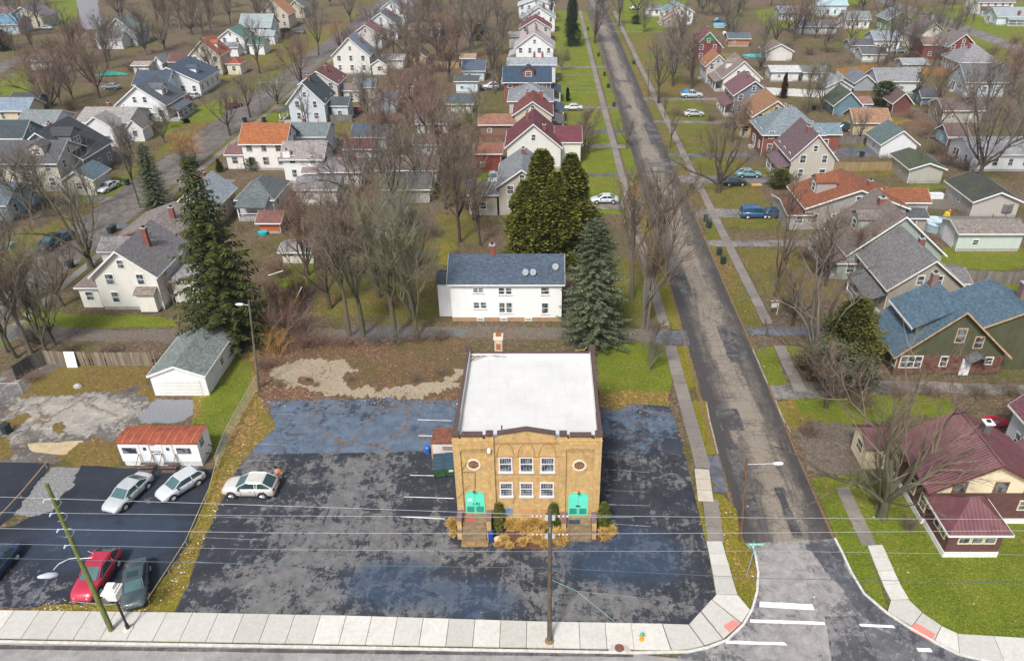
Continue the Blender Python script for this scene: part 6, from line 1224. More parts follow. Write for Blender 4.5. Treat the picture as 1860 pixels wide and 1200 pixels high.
def car(kind, px, py, head, colname, col, label, group=None, z=.017, cat=None, extra=None):
    """px,py: where the middle of the car meets the ground; head: heading in degrees (0 = +x, 90 = away from the camera)"""
    p = CP[kind]; c = P(px, py); root = empty({'sedan': 'parked_car', 'hatch': 'parked_car', 'suv': 'parked_suv', 'van': 'parked_minivan', 'pickup': 'pickup_truck'}[kind], (c.x, c.y, z), radians(head), label, cat or {'suv': 'SUV', 'van': 'minivan', 'pickup': 'pickup truck'}.get(kind, 'car'), group)
    pm = paint('car_paint_' + colname, col)
    for nm, (me, isg) in p['parts'].items():
        o = inst(nm, me, root)
        if not isg: o.material_slots[0].link = 'OBJECT'; o.material_slots[0].material = pm
    for sx in (1, -1):
        for sy in (1, -1):
            t = inst('wheel', p['tyre'], root, (sx * p['xw'], sy * (p['hw'] - .10), p['wr'])); inst('rim', p['rim'], t)
    L = p['L']; s_ = p['st']
    for sy in (1, -1):
        inst('headlight', p['head'], root, (L / 2 - .16, sy * s_[-2][1] * .78, s_[-2][2] - .12), sy * .5); inst('tail_light', p['tail'], root, (-L / 2 + .05, sy * s_[0][1] * .85, s_[0][2] - .10), -sy * .2)
        inst('wing_mirror', p['mirror'], root, (p['g'][3] - .35, sy * (p['hw'] + .08), s_[-4][2] + .08))
    inst('licence_plate', p['plate'], root, (-L / 2 - .005, 0, .62)); inst('grille', p['bumper'], root, (L / 2 - .02, 0, .42))
    if extra: extra(root, p)
    return root
def rails(root, p): pass
def sunroof(root, p): m_ = MB(); m_.b2(-.45, .1, -.38, .38, p['zr'] - .01, p['zr'] + .006); m_.build('sunroof', CARGLASS, root)
car('suv', 457, 893, 179, 'beige', (.72, .68, .62), 'champagne beige crossover in the big lot with a person at its tailgate')
car('sedan', 236, 903, -106, 'silver', (.56, .58, .58), 'silver sedan parked at an angle in front of the office trailer')
car('hatch', 330, 889, -126, 'white_silver', (.66, .68, .70), 'white hatchback parked at an angle right of the silver sedan')
car('suv', 180, 1054, -91, 'bright_red', (.55, .008, .05), 'bright red SUV with roof rails by the white lantern post')
car('sedan', 250, 1068, -68, 'dark_slate', (.06, .085, .10), 'dark slate sedan with sunroof right of the bright red SUV', extra=sunroof)
car('sedan', -8, 1040, -95, 'dark_blue', (.01, .045, .12), 'dark blue car cut off by the left edge of the lot')
car('sedan', 198, 345, -100, 'white', (.68, .69, .70), 'white sedan on the grass beside the left street')
car('sedan', 1098, 368, 181, 'white', (.68, .69, .70), 'white sedan in the driveway beside the tall cedars')
car('van', 1371, 394, 3, 'blue', (.015, .10, .30), 'blue minivan in the dirt driveway right of the street')
car('hatch', 1408, 394, 0, 'dark_blue', (.01, .045, .12), 'dark blue small car just in front of the blue minivan')
car('sedan', 1359, 321, 2, 'teal', (.22, .42, .44), 'pale teal sedan behind the spreading vase-shaped tree')
car('hatch', 1334, 336, 2, 'near_black', (.015, .03, .045), 'near-black car by the pale teal sedan')
car('sedan', 1260, 211, 5, 'silver', (.56, .58, .58), 'silver car on the drive of the yellow house')
car('pickup', 1256, 177, 2, 'silver', (.56, .58, .58), 'silver pickup truck loaded under a blue tarp', extra=lambda root, p: (lambda m_: (m_.add([(-2.6, -.85, 1.1), (-.8, -.85, 1.15), (-.8, .85, 1.15), (-2.6, .85, 1.1), (-2.0, -.4, 1.9), (-1.1, -.3, 2.1), (-1.1, .4, 2.0), (-2.1, .4, 1.7)], [(0, 1, 5, 4), (1, 2, 6, 5), (2, 3, 7, 6), (3, 0, 4, 7), (4, 5, 6, 7)]), m_.build('tarp_load', plain('blue_tarp', (.02, .16, .38), .5, var=.3), root)))(MB()))
car('sedan', 1040, 200, 180, 'white', (.68, .69, .70), 'white car in the driveway beside the beige-gabled red roof house')
car('suv', 891, 162, 185, 'white', (.68, .69, .70), 'white SUV beside the pale blue flat-roofed garage')
car('hatch', 642, 205, 178, 'red', (.42, .008, .012), 'red hatchback by the light blue garage')
car('suv', 543, 62, 175, 'slate_blue', (.08, .10, .16), 'slate blue SUV in a drive near the top left street')
car('pickup', 897, 330, -90, 'white', (.68, .69, .70), 'white pickup truck behind the grey-roofed beige house')
car('sedan', 84, 54, 175, 'white', (.68, .69, .70), 'white car behind the tan gabled house in the top left')
car('sedan', 203, 162, 178, 'grey', (.30, .32, .34), 'grey sedan behind the white house with a long shed dormer')
car('suv', 196, 284, -60, 'red', (.42, .008, .012), 'red car beside the near-black roofed house')
car('sedan', 424, 196, 60, 'red', (.42, .008, .012), 'red car parked along the left street')
car('suv', 332, 182, 150, 'maroon', (.16, .03, .03), 'maroon SUV under the small carport of the navy-roofed houses')
car('hatch', 350, 178, 150, 'white', (.68, .69, .70), 'white hatchback beside the maroon SUV')
car('suv', 95, 448, -100, 'near_black', (.015, .03, .045), 'near-black SUV beside the bare tree on the left street')
car('hatch', 113, 440, -100, 'dark_slate', (.06, .085, .10), 'dark slate car just right of the near-black SUV on the left street')
car('suv', 1528, 238, 180, 'near_black', (.015, .03, .045), 'near-black SUV beside the yellow garage')
car('sedan', 1153, 18, 180, 'grey', (.30, .32, .34), 'grey car in the driveway near the top of the street')
car('hatch', 448, 68, 10, 'white', (.68, .69, .70), 'white car below the white house with green gable roof')
car('pickup', 1490, 20, 150, 'white', (.68, .69, .70), 'white pickup by the light teal-roofed house at the top')
car('sedan', 72, 236, 10, 'red', (.42, .008, .012), 'red car between the dark teal house and the pale porch house')
car('sedan', 1304, 40, 180, 'blue', (.015, .10, .30), 'blue car near the top beside bare trees')
car('sedan', 1632, 96, 190, 'grey', (.30, .32, .34), 'grey car between the cream brown-roofed house and the garages')
# ================================================================= trees
def barkm(name, c1, c2):
    m, nt, b = newmat(name); nb = NB(nt); v, r = hashv(nb); n = nb.noise(nb.mapv(v, (3, 3, .8)), 1.6, 4, .7)
    nb.l(nb.ramp(n, [(.3, c1), (.7, c2)]), b.inputs['Base Color']); b.inputs['Roughness'].default_value = .95; b.inputs['Specular IOR Level'].default_value = .1; return m
BK_G = barkm('grey_bark', (.085, .072, .055), (.19, .17, .14)); BK_M = barkm('mossy_bark', (.055, .054, .032), (.15, .14, .09)); BK_D = barkm('dark_bark', (.045, .035, .03), (.11, .09, .075))
TW_G = barkm('grey_twigs', (.10, .085, .07), (.21, .18, .15)); TW_R = barkm('reddish_twigs', (.14, .085, .065), (.25, .165, .13)); TW_B = barkm('brown_twigs', (.115, .082, .057), (.21, .16, .12)); TW_Y = barkm('olive_twigs', (.11, .105, .055), (.25, .235, .15)); TW_O = barkm('orange_twigs', (.30, .17, .07), (.42, .26, .10))
def rdir(d, ang, rr):
    a = d.cross(Vector((rr.uniform(-1, 1), rr.uniform(-1, 1), rr.uniform(-1, 1))))
    if a.length < 1e-4: a = Vector((1, 0, 0))
    return (Matrix.Rotation(ang, 3, a.normalized()) @ d).normalized()
def bare_proto(seed, vase=.5, limbs=6, trunk=.3, spread=.9, dens=1., lean=0., th=1.):
    """unit-height bare tree: trunk mesh (trunk and limbs) and crown mesh (branches and twigs)"""
    rr = random.Random(seed); T = MB(); K = MB()
    def br(mb, p, d, L, r, up, wob, n):
        pts = [p.copy()]; rs = [r]; dirs = [d.copy()]; q = p.copy(); dd = d.copy()
        for i in range(n):
            dd = (dd + Vector((rr.gauss(0, wob), rr.gauss(0, wob), rr.gauss(0, wob) + up))).normalized(); q = q + dd * (L / n); pts.append(q.copy()); rs.append(r * (1 - .8 * (i + 1) / n)); dirs.append(dd.copy())
        return pts, rs, dirs
    d0 = Vector((lean, 0, 1)).normalized(); tp, trr, td = br(T, Vector((0, 0, 0)), d0, trunk, .020, .1, .04, 4)
    trr = [x * th for x in (.020, .0165, .015, .014, .013)]; T.tube([tp[0] - Vector((0, 0, .02))] + tp, [.028 * th] + trr, 8)
    tips = []
    base = tp[-1]
    for i in range(limbs):
        an = 2 * pi * i / limbs + rr.uniform(-.4, .4); tilt = rr.uniform(.15, .55) * (.6 + vase)
        d = Vector((sin(tilt) * cos(an), sin(tilt) * sin(an), cos(tilt))); L = (1 - trunk) * rr.uniform(.7, .95)
        st_ = tp[-1] if i % 2 == 0 else tp[-2] + (tp[-1] - tp[-2]) * rr.random()
        pts, rs, ds = br(T, st_, d, L, .0105 * th * rr.uniform(.7, 1.1), .05, .13, 7); T.tube(pts, rs, 6, cap=False); tips.append((pts, rs, ds, L))
    if vase < .8:
        pts, rs, ds = br(T, tp[-1], d0, (1 - trunk) * .95, .011, .06, .09, 7); T.tube(pts, rs, 6, cap=False); tips.append((pts, rs, ds, (1 - trunk) * .95))
    for pts, rs, ds, L in tips:
        for j in range(int(9 * dens)):
            u = rr.uniform(.22, .98) * (len(pts) - 1); i = int(u); f = u - i; p = pts[i].lerp(pts[min(i + 1, len(pts) - 1)], f)
            d = rdir(ds[i], rr.uniform(.45, .95), rr); d = (d + Vector((0, 0, .15))).normalized(); l2 = L * rr.uniform(.28, .5) * (1.15 - .5 * u / len(pts)) * spread
            p2, r2, d2 = br(K, p, d, l2, .0046, .06, .15, 4); K.tube(p2, r2, 4, cap=False)
            for k in range(int(7 * dens)):
                u2 = rr.uniform(.15, 1.) * 4; i2 = min(3, int(u2)); q = p2[i2].lerp(p2[i2 + 1], u2 - i2); d3 = rdir(d2[i2], rr.uniform(.35, .9), rr); l3 = l2 * rr.uniform(.3, .55)
                p3, r3, dd3 = br(K, q, d3, l3, .0018, .10, .16, 3); K.tube(p3, [max(.0007, x) for x in r3], 3, cap=False)
                for m in range(int(6 * dens)):
                    u3 = rr.uniform(.1, 1.) * 3; i3 = min(2, int(u3)); q4 = p3[i3].lerp(p3[i3 + 1], u3 - i3); d4 = rdir(dd3[i3], rr.uniform(.3, .8), rr); d4.z += .15; l4 = l3 * rr.uniform(.35, .7)
                    e = q4 + d4 * l4; w = .00092; mid = q4 + d4 * l4 * .5 + Vector((rr.gauss(0, l4 * .08), rr.gauss(0, l4 * .08), 0)); K.tube([q4, mid, e], [w, w * .8, w * .4], 3, cap=False)
    return T.mesh('trunk', BK_G), K.mesh('crown', TW_G)
BP = [bare_proto(11, .5, 6, .26, .9, .95, 0, 1.25), bare_proto(12, .3, 5, .34, .8, 1., .05, 1.2), bare_proto(13, .9, 7, .18, 1., .9, 0, 1.3), bare_proto(14, .7, 6, .12, .9, 1.0, 0, 1.15), bare_proto(15, .4, 5, .42, .9), bare_proto(16, 1.1, 8, .14, 1.1, .9, 0, 1.3), bare_proto(17, .15, 4, .3, .55, .9), bare_proto(18, .6, 5, .22, 1., .8, .12), bare_proto(29, 1.0, 7, .13, 1.25, .68, .05, 1.7), bare_proto(30, .45, 5, .3, 1., .8, .06, 1.25)]
HOUSES = [o for o in C.objects if o.get('category') and o.get('label') and o.get('wdh') is not None]
USED = {}; PREP = set('with behind beside by near at left right in over under cut before between among hidden seen fading half tucked just second from below through next of and'.split())
def place_label(kind, loc, maxw=16):
    best = None
    def proj(v):
        zc = v.y * ct + (HC - v.z) * st; return CX + F_ * v.x / zc, CY - F_ * ((v.z - HC) * ct + v.y * st) / zc
    px, py = proj(Vector((loc[0], loc[1], 0)))
    c = []
    for h in HOUSES:
        hx, hy = proj(Vector((h.location.x, h.location.y, 1.5))); c.append(((hx - px) ** 2 + ((hy - py) * 1.6) ** 2, h, hx, hy))
    c.sort(key=lambda t: t[0])
    for tier in range(30):
        for dd, h, hx, hy in c[tier:tier + 1]:
            dx, dy = px - hx, (py - hy) * 1.6
            rel = ('right of' if dx > 0 else 'left of') if abs(dx) > abs(dy) else ('in front of' if dy > 0 else 'behind')
            ws = h['label'].split(); room = maxw - len(kind.split()) - len(rel.split()) - 1
            cuts = [n_ for n_ in range(2, len(ws)) if ws[n_] in PREP and ws[n_ - 1] not in PREP] + [len(ws)]; ok = [n_ for n_ in cuts if n_ <= room] or [min(cuts[0], room)]; ws = ws[:ok[-1]]
            lab = '%s %s the %s' % (kind, rel, ' '.join(ws))
            if lab not in USED: USED[lab] = 1; return lab
    return kind + ' at the edge of the neighbourhood'
TREES = []
def tree(px, py, h, proto=0, bark=None, twig=None, sx=1., rz=None, label=None, kind='bare', group='bare winter trees', xy=None):
    t, k = BP[proto]; c = P(px, py) if xy is None else Vector((xy[0], xy[1], 0)); rz = R.uniform(0, 6.28) if rz is None else rz
    bark = bark or (BK_G, BK_M, BK_D)[R.randrange(3)]; twig = twig or (TW_G, TW_G, TW_B, TW_R)[R.randrange(4)]
    tw = {TW_G: 'grey', TW_R: 'reddish', TW_B: 'brown', TW_Y: 'olive', TW_O: 'orange-tinged'}[twig]; sz = 'tall' if h > 15 else ('small' if h < 8.5 else 'medium')
    lab = label or place_label('%s bare %s-twigged tree' % (sz, tw), c)
    root = empty('bare_tree', (c.x, c.y, 0), rz, lab, 'tree', group); root.scale = (h * sx, h * sx, h)
    for nm, me, mt in (('trunk', t, bark), ('crown', k, twig)):
        o = inst(nm, me, root); o.material_slots[0].link = 'OBJECT'; o.material_slots[0].material = mt
    return root
# near and middle trees, each named for where it stands
N = tree
N(1601, 938, 14.5, 8, BK_M, TW_B, 1.05, .4, 'large mossy bare tree with thick spreading limbs beside the corner bungalow')
N(1592, 925, 9, 8, BK_M, TW_Y, .8, 2.2, 'shorter mossy bare tree close behind the large one at the corner bungalow')
N(1473, 657, 13, 8, BK_G, TW_G, 1.1, 1.0, 'bare tree with thick trunk left of the bushy evergreen by the green house')
N(1408, 540, 12, 9, BK_D, TW_B, .8, 2.0, 'bare tree standing behind the small white yard sign post')
N(1305, 350, 12.5, 8, BK_D, TW_B, 1.2, .5, 'wide vase-shaped bare tree in front of the pale teal sedan')
N(1168, 594, 19, 3, BK_G, TW_B, .75, .2, 'tall multi-stemmed bare tree right of the blue-green spruce by the street')
N(1147, 543, 17, 1, BK_G, TW_B, .8, 1.7, 'tall bare tree with reddish trunk just behind the multi-stemmed one')
N(1175, 600, 13, 6, BK_G, TW_B, .8, 3.7, 'slender bare tree at the foot of the multi-stemmed tree by the alley mouth')
N(636, 612, 17, 4, BK_M, TW_B, .8, .3, 'leftmost tall bare tree of the row along the alley, leaning left')
N(660, 610, 18, 9, BK_M, TW_G, .8, 1.3, 'second tall bare tree of the row along the alley')
N(718, 611, 18.5, 9, BK_M, TW_Y, .85, 2.3, 'third tall bare tree of the row along the alley with olive twigs')
N(757, 610, 18, 3, BK_M, TW_Y, .8, 4.3, 'rightmost tall bare tree of the row along the alley with pale twigs')
N(748, 560, 14, 2, BK_G, TW_G, .8, .9, 'bare tree just behind the rightmost two of the alley row')
N(690, 540, 13, 3, BK_D, TW_R, .9, 2.9, 'reddish bare tree behind the middle of the alley row')
N(600, 560, 12, 2, BK_D, TW_R, 1., .1, 'reddish bare tree behind the leftmost of the alley row')
N(836, 440, 15, 0, BK_D, TW_B, .8, 1.1); N(873, 447, 11, 6, BK_D, TW_B, 1., .4); N(803, 308, 14, 2, BK_D, TW_R, 1.0, 2.); N(560, 500, 11, 3, BK_D, TW_R, 1.1, 2.)
N(166, 487, 15.5, 8, BK_M, TW_G, 1.0, 2.6, 'big bare tree with fanned mossy limbs behind the cream-white house with tall chimney')
N(115, 556, 9, 2, BK_D, TW_B, 1.1, 1., 'small round-crowned bare tree on the lawn left of the large cream-white house')
N(30, 650, 13, 7, BK_M, TW_G, .9, 3.0, 'leaning mossy bare tree at the left edge above the wooden fence')
N(57, 642, 14, 1, BK_G, TW_R, .8, .6, 'bare tree with bird-box coloured patch beside the left end of the fence')
N(84, 638, 12, 3, BK_M, TW_Y, .8, 1.6, 'multi-stemmed mossy bare tree just behind the left end of the wooden fence')
N(100, 625, 10, 2, BK_G, TW_B, .9, 2.6); N(12, 640, 11, 0, BK_G, TW_B, .9, 3.6)
N(169, 378, 9, 6, BK_D, TW_G, .7, 1., 'slender bare tree just left of the white sedan on the grass')
N(255, 378, 14, 1, BK_M, TW_G, .5, .5, 'tall thin bare tree just left of the blue-green spruce by the left street')
N(418, 246, 11, 2, BK_D, TW_G, 1.0, .1); N(455, 214, 10, 0, BK_D, TW_G, 1., 1.2); N(356, 303, 6.5, 2, BK_D, TW_O, 1.4, 2., 'small tree with orange-tinged twigs beside the left street'); N(333, 305, 6, 3, BK_D, TW_O, 1.4, .2, 'smaller left-hand companion of the orange-tinged tree by the left street')
N(565, 265, 12, 6, BK_D, TW_G, .9, 1.); N(667, 222, 11, 3, BK_G, TW_G, 1., 2.); N(505, 190, 8.5, 5, BK_D, TW_Y, 1.3, .3); N(472, 134, 15, 0, BK_D, TW_G, .9, 1.6)
N(579, 101, 16, 7, BK_D, TW_G, .8, .6); N(638, 42, 14, 2, BK_D, TW_G, .9, .9); N(897, 170, 17, 1, BK_G, TW_G, .9, .2)
N(1180, 676, 6.5, 3, BK_G, TW_G, .8, .7, 'short pollarded bare tree with broken top on the lawn behind the hall')
N(1069, 280, 6, 2, BK_D, TW_B, 1.2, 0.); N(1062, 268, 7.5, 3, BK_D, TW_B, 1., 1.); N(1139, 270, 6.5, 2, BK_D, TW_G, 1., 1.); N(1217, 270, 8, 6, BK_D, TW_G, .8, 2.); N(1207, 213, 6, 6, BK_D, TW_G, .8, 1.)
N(1196, 188, 15, 0, BK_D, TW_G, 1., .4); N(1222, 157, 14, 2, BK_D, TW_G, 1.0, 1.4); N(1256, 162, 12, 3, BK_D, TW_B, 1., 2.4); N(1124, 48, 16, 0, BK_D, TW_G, .9, 3.); N(1080, 79, 17, 3, BK_D, TW_G, .9, .2)
N(1230, 100, 13, 5, BK_D, TW_G, 1.1, .8); N(1250, 128, 11, 0, BK_D, TW_B, 1.1, 1.8)
N(1778, 325, 18, 5, BK_D, TW_G, 1.0, 1.1); N(1840, 290, 12, 2, BK_D, TW_R, 1.1, .1); N(1463, 208, 11, 3, BK_M, TW_Y, .9, 1.1); N(1490, 205, 11, 2, BK_M, TW_G, .9, 2.1); N(1610, 118, 17, 0, BK_D, TW_G, .8, .4); N(1622, 112, 14, 6, BK_D, TW_G, .8, .4)
N(1496, 97, 10, 3, BK_G, TW_B, 1.3, .2); N(1432, 58, 11, 5, BK_D, TW_G, 1.1, 1.2); N(1387, 92, 11, 0, BK_D, TW_G, .9, 2.2); N(1713, 24, 12, 0, BK_D, TW_G, .8, .2); N(1729, 21, 12, 2, BK_D, TW_G, .8, 1.2)
N(1820, 172, 11, 5, BK_D, TW_R, 1.2, .3); N(1790, 205, 13, 2, BK_D, TW_G, 1.1, 1.3); N(1845, 140, 10, 0, BK_D, TW_R, 1.3, 2.3); N(1330, 80, 10, 2, BK_D, TW_G, 1., 3.); N(1322, 60, 13, 5, BK_D, TW_G, .9, .3); N(1660, 190, 10, 6, BK_D, TW_G, 1., .9)
N(1700, 210, 11, 3, BK_D, TW_B, .9, 1.9); N(1560, 260, 7, 2, BK_D, TW_G, .8, .9); N(1430, 420, 9, 6, BK_D, TW_B, 1., .9); N(1440, 590, 8, 2, BK_D, TW_B, 1.2, 1.9); N(1500, 520, 10, 3, BK_D, TW_B, 1.1, 2.9); N(1560, 500, 9, 2, BK_D, TW_R, 1., 3.9)
N(1500, 740, 8, 2, BK_D, TW_B, 1.3, 2.4); N(1420, 260, 8, 2, BK_D, TW_B, 1.1, .7); N(1330, 260, 8, 0, BK_D, TW_B, 1.1, .9)
for a in [(111, 192, 14, 5, TW_R), (181, 178, 13, 2, TW_B), (62, 157, 11, 0, TW_R), (266, 100, 15, 3, TW_G), (328, 54, 16, 0, TW_G), (350, 50, 15, 2, TW_G), (217, 32, 12, 5, TW_G), (26, 100, 9, 2, TW_R), (140, 120, 12, 3, TW_R), (90, 140, 10, 5, TW_R),
          (303, 234, 6, 2, TW_B), (150, 90, 10, 0, TW_R), (200, 110, 10, 2, TW_R), (60, 90, 9, 3, TW_R), (100, 40, 8, 2, TW_G), (300, 90, 12, 5, TW_G), (380, 30, 12, 0, TW_G), (420, 15, 12, 3, TW_G), (560, 20, 13, 0, TW_G), (600, 12, 12, 5, TW_G),
          (775, 245, 13, 5, TW_R), (740, 230, 12, 2, TW_R), (790, 200, 11, 3, TW_R), (760, 175, 12, 0, TW_R), (730, 190, 11, 5, TW_R), (815, 150, 13, 2, TW_R), (700, 260, 11, 3, TW_R), (735, 300, 12, 2, TW_R), (690, 300, 10, 0, TW_R), (770, 350, 12, 5, TW_G), (810, 380, 11, 3, TW_B),
          (715, 380, 13, 2, TW_G), (650, 380, 12, 5, TW_G), (545, 430, 8, 3, TW_B), (600, 450, 11, 2, TW_G), (660, 470, 12, 5, TW_B), (640, 330, 9, 3, TW_R), (855, 240, 9, 2, TW_Y), (833, 300, 11, 3, TW_Y), (870, 215, 8, 0, TW_B), (850, 330, 10, 2, TW_B),
          (800, 60, 15, 0, TW_G), (840, 45, 16, 2, TW_G), (880, 60, 17, 5, TW_G), (910, 100, 14, 3, TW_G), (770, 80, 14, 5, TW_B), (740, 60, 13, 2, TW_G), (860, 90, 14, 0, TW_G), (900, 30, 14, 2, TW_G), (820, 20, 13, 0, TW_G), (780, 20, 12, 3, TW_G), (760, 120, 13, 2, TW_B), (690, 130, 10, 3, TW_G), (715, 100, 11, 0, TW_B),
          (800, 110, 13, 5, TW_R), (830, 95, 12, 3, TW_B), (680, 70, 11, 2, TW_G), (880, 12, 12, 5, TW_G), (1020, 130, 7, 2, TW_B), (640, 90, 9, 5, TW_B), (500, 60, 10, 3, TW_G), (545, 110, 9, 2, TW_R),
          (1290, 30, 13, 5, TW_G), (1350, 20, 12, 2, TW_G), (1170, 60, 10, 3, TW_G), (1400, 12, 11, 0, TW_G), (1560, 15, 12, 5, TW_G), (1600, 50, 14, 2, TW_G), (1480, 70, 10, 2, TW_B), (1650, 110, 12, 3, TW_G), (1690, 140, 11, 0, TW_G), (1540, 120, 10, 6, TW_G), (1760, 60, 9, 6, TW_G),
          (1590, 145, 9, 3, TW_B), (1380, 120, 9, 6, TW_G), (1700, 240, 8, 2, TW_B), (1755, 220, 9, 3, TW_B), (1855, 230, 12, 5, TW_G), (1340, 150, 7, 2, TW_B), (1350, 250, 8, 3, TW_B), (1290, 290, 7, 2, TW_B), (860, 400, 9, 3, TW_B), (520, 620, 6, 5, TW_R), (20, 480, 9, 2, TW_G), (60, 400, 12, 5, TW_G), (90, 380, 10, 3, TW_B), (20, 380, 11, 0, TW_G), (140, 430, 10, 6, TW_G), (30, 560, 9, 3, TW_B), (320, 560, 6, 6, TW_B), (345, 330, 6, 3, TW_B), (240, 280, 7, 2, TW_B), (300, 260, 6, 2, TW_B)]:
    N(a[0], a[1], a[2] * R.uniform(.9, 1.08), a[3], None, a[4], R.uniform(.95, 1.2))
# many more crowns between the far houses, keeping clear of streets and roofs
rq = random.Random(77); ntr = len([o for o in C.objects if o.name.startswith('bare_tree')]); tries = 0
def clear(x, y, m=1.5):
    if any(abs(x - a) < b for a, b in ((20.5, 6), (-69, 5.5), (150, 6), (-162, 7))): return False
    for h in HOUSES:
        w_, d_, _ = h['wdh']
        if abs(x - h.location.x) < w_ / 2 + m and abs(y - h.location.y) < d_ / 2 + m: return False
    return True
while ntr < 250 and tries < 3000:
    tries += 1; py = rq.choice((rq.uniform(0, 60), rq.uniform(0, 120), rq.uniform(20, 260))); px = rq.uniform(-20, 1880); c = P(px, py)
    if 3 < c.x < 38 and rq.random() < .8 or not clear(c.x, c.y): continue
    tree(px, py, rq.uniform(8, 15), rq.choice((0, 2, 3, 5, 9)), BK_D, rq.choice((TW_G, TW_G, TW_B, TW_R)), rq.uniform(.9, 1.2)); ntr += 1
# ---- bushes of bare stems
def brush_proto(seed, n=70):
    rr = random.Random(seed); m_ = MB()
    for i in range(n):
        an = rr.uniform(0, 6.28); b0 = Vector((rr.gauss(0, .22), rr.gauss(0, .22), 0)); out = rr.uniform(.15, .9); h = rr.uniform(.5, 1.)
        pts = [b0 + Vector((cos(an) * out * u ** 1.4, sin(an) * out * u ** 1.4, h * (u - .25 * u * u * out))) for u in (0, .3, .6, 1.)]
        m_.tube(pts, [.009, .007, .005, .002], 3, cap=False)
        for k in range(7):
            u = rr.uniform(.3, 1.) * 3; j = min(2, int(u)); p = pts[j].lerp(pts[j + 1], u - j); d = rdir((pts[j + 1] - pts[j]).normalized(), rr.uniform(.3, 1.1), rr); l = rr.uniform(.12, .34); m_.tube([p, p + d * l * .6, p + (d + Vector((0, 0, .2))) * l], [.005, .0035, .0015], 3, cap=False)
    return m_.mesh('stems', TW_R)
BR = [brush_proto(3), brush_proto(4), brush_proto(5)]
def bush(px, py, w, h, mat, label=None, group='tangles of bare brush'):
    c = P(px, py); nm = {TW_R: 'reddish', TW_G: 'grey', TW_B: 'brown', TW_Y: 'olive', TW_O: 'orange-brown'}[mat]
    o = inst('bare_shrub', BR[R.randrange(3)], None, (c.x, c.y, 0), R.uniform(0, 6.28), (w, w, h)); o.material_slots[0].link = 'OBJECT'; o.material_slots[0].material = mat
    tag(o, label or place_label('%s tangle of bare brush' % nm, c), 'shrub', group)
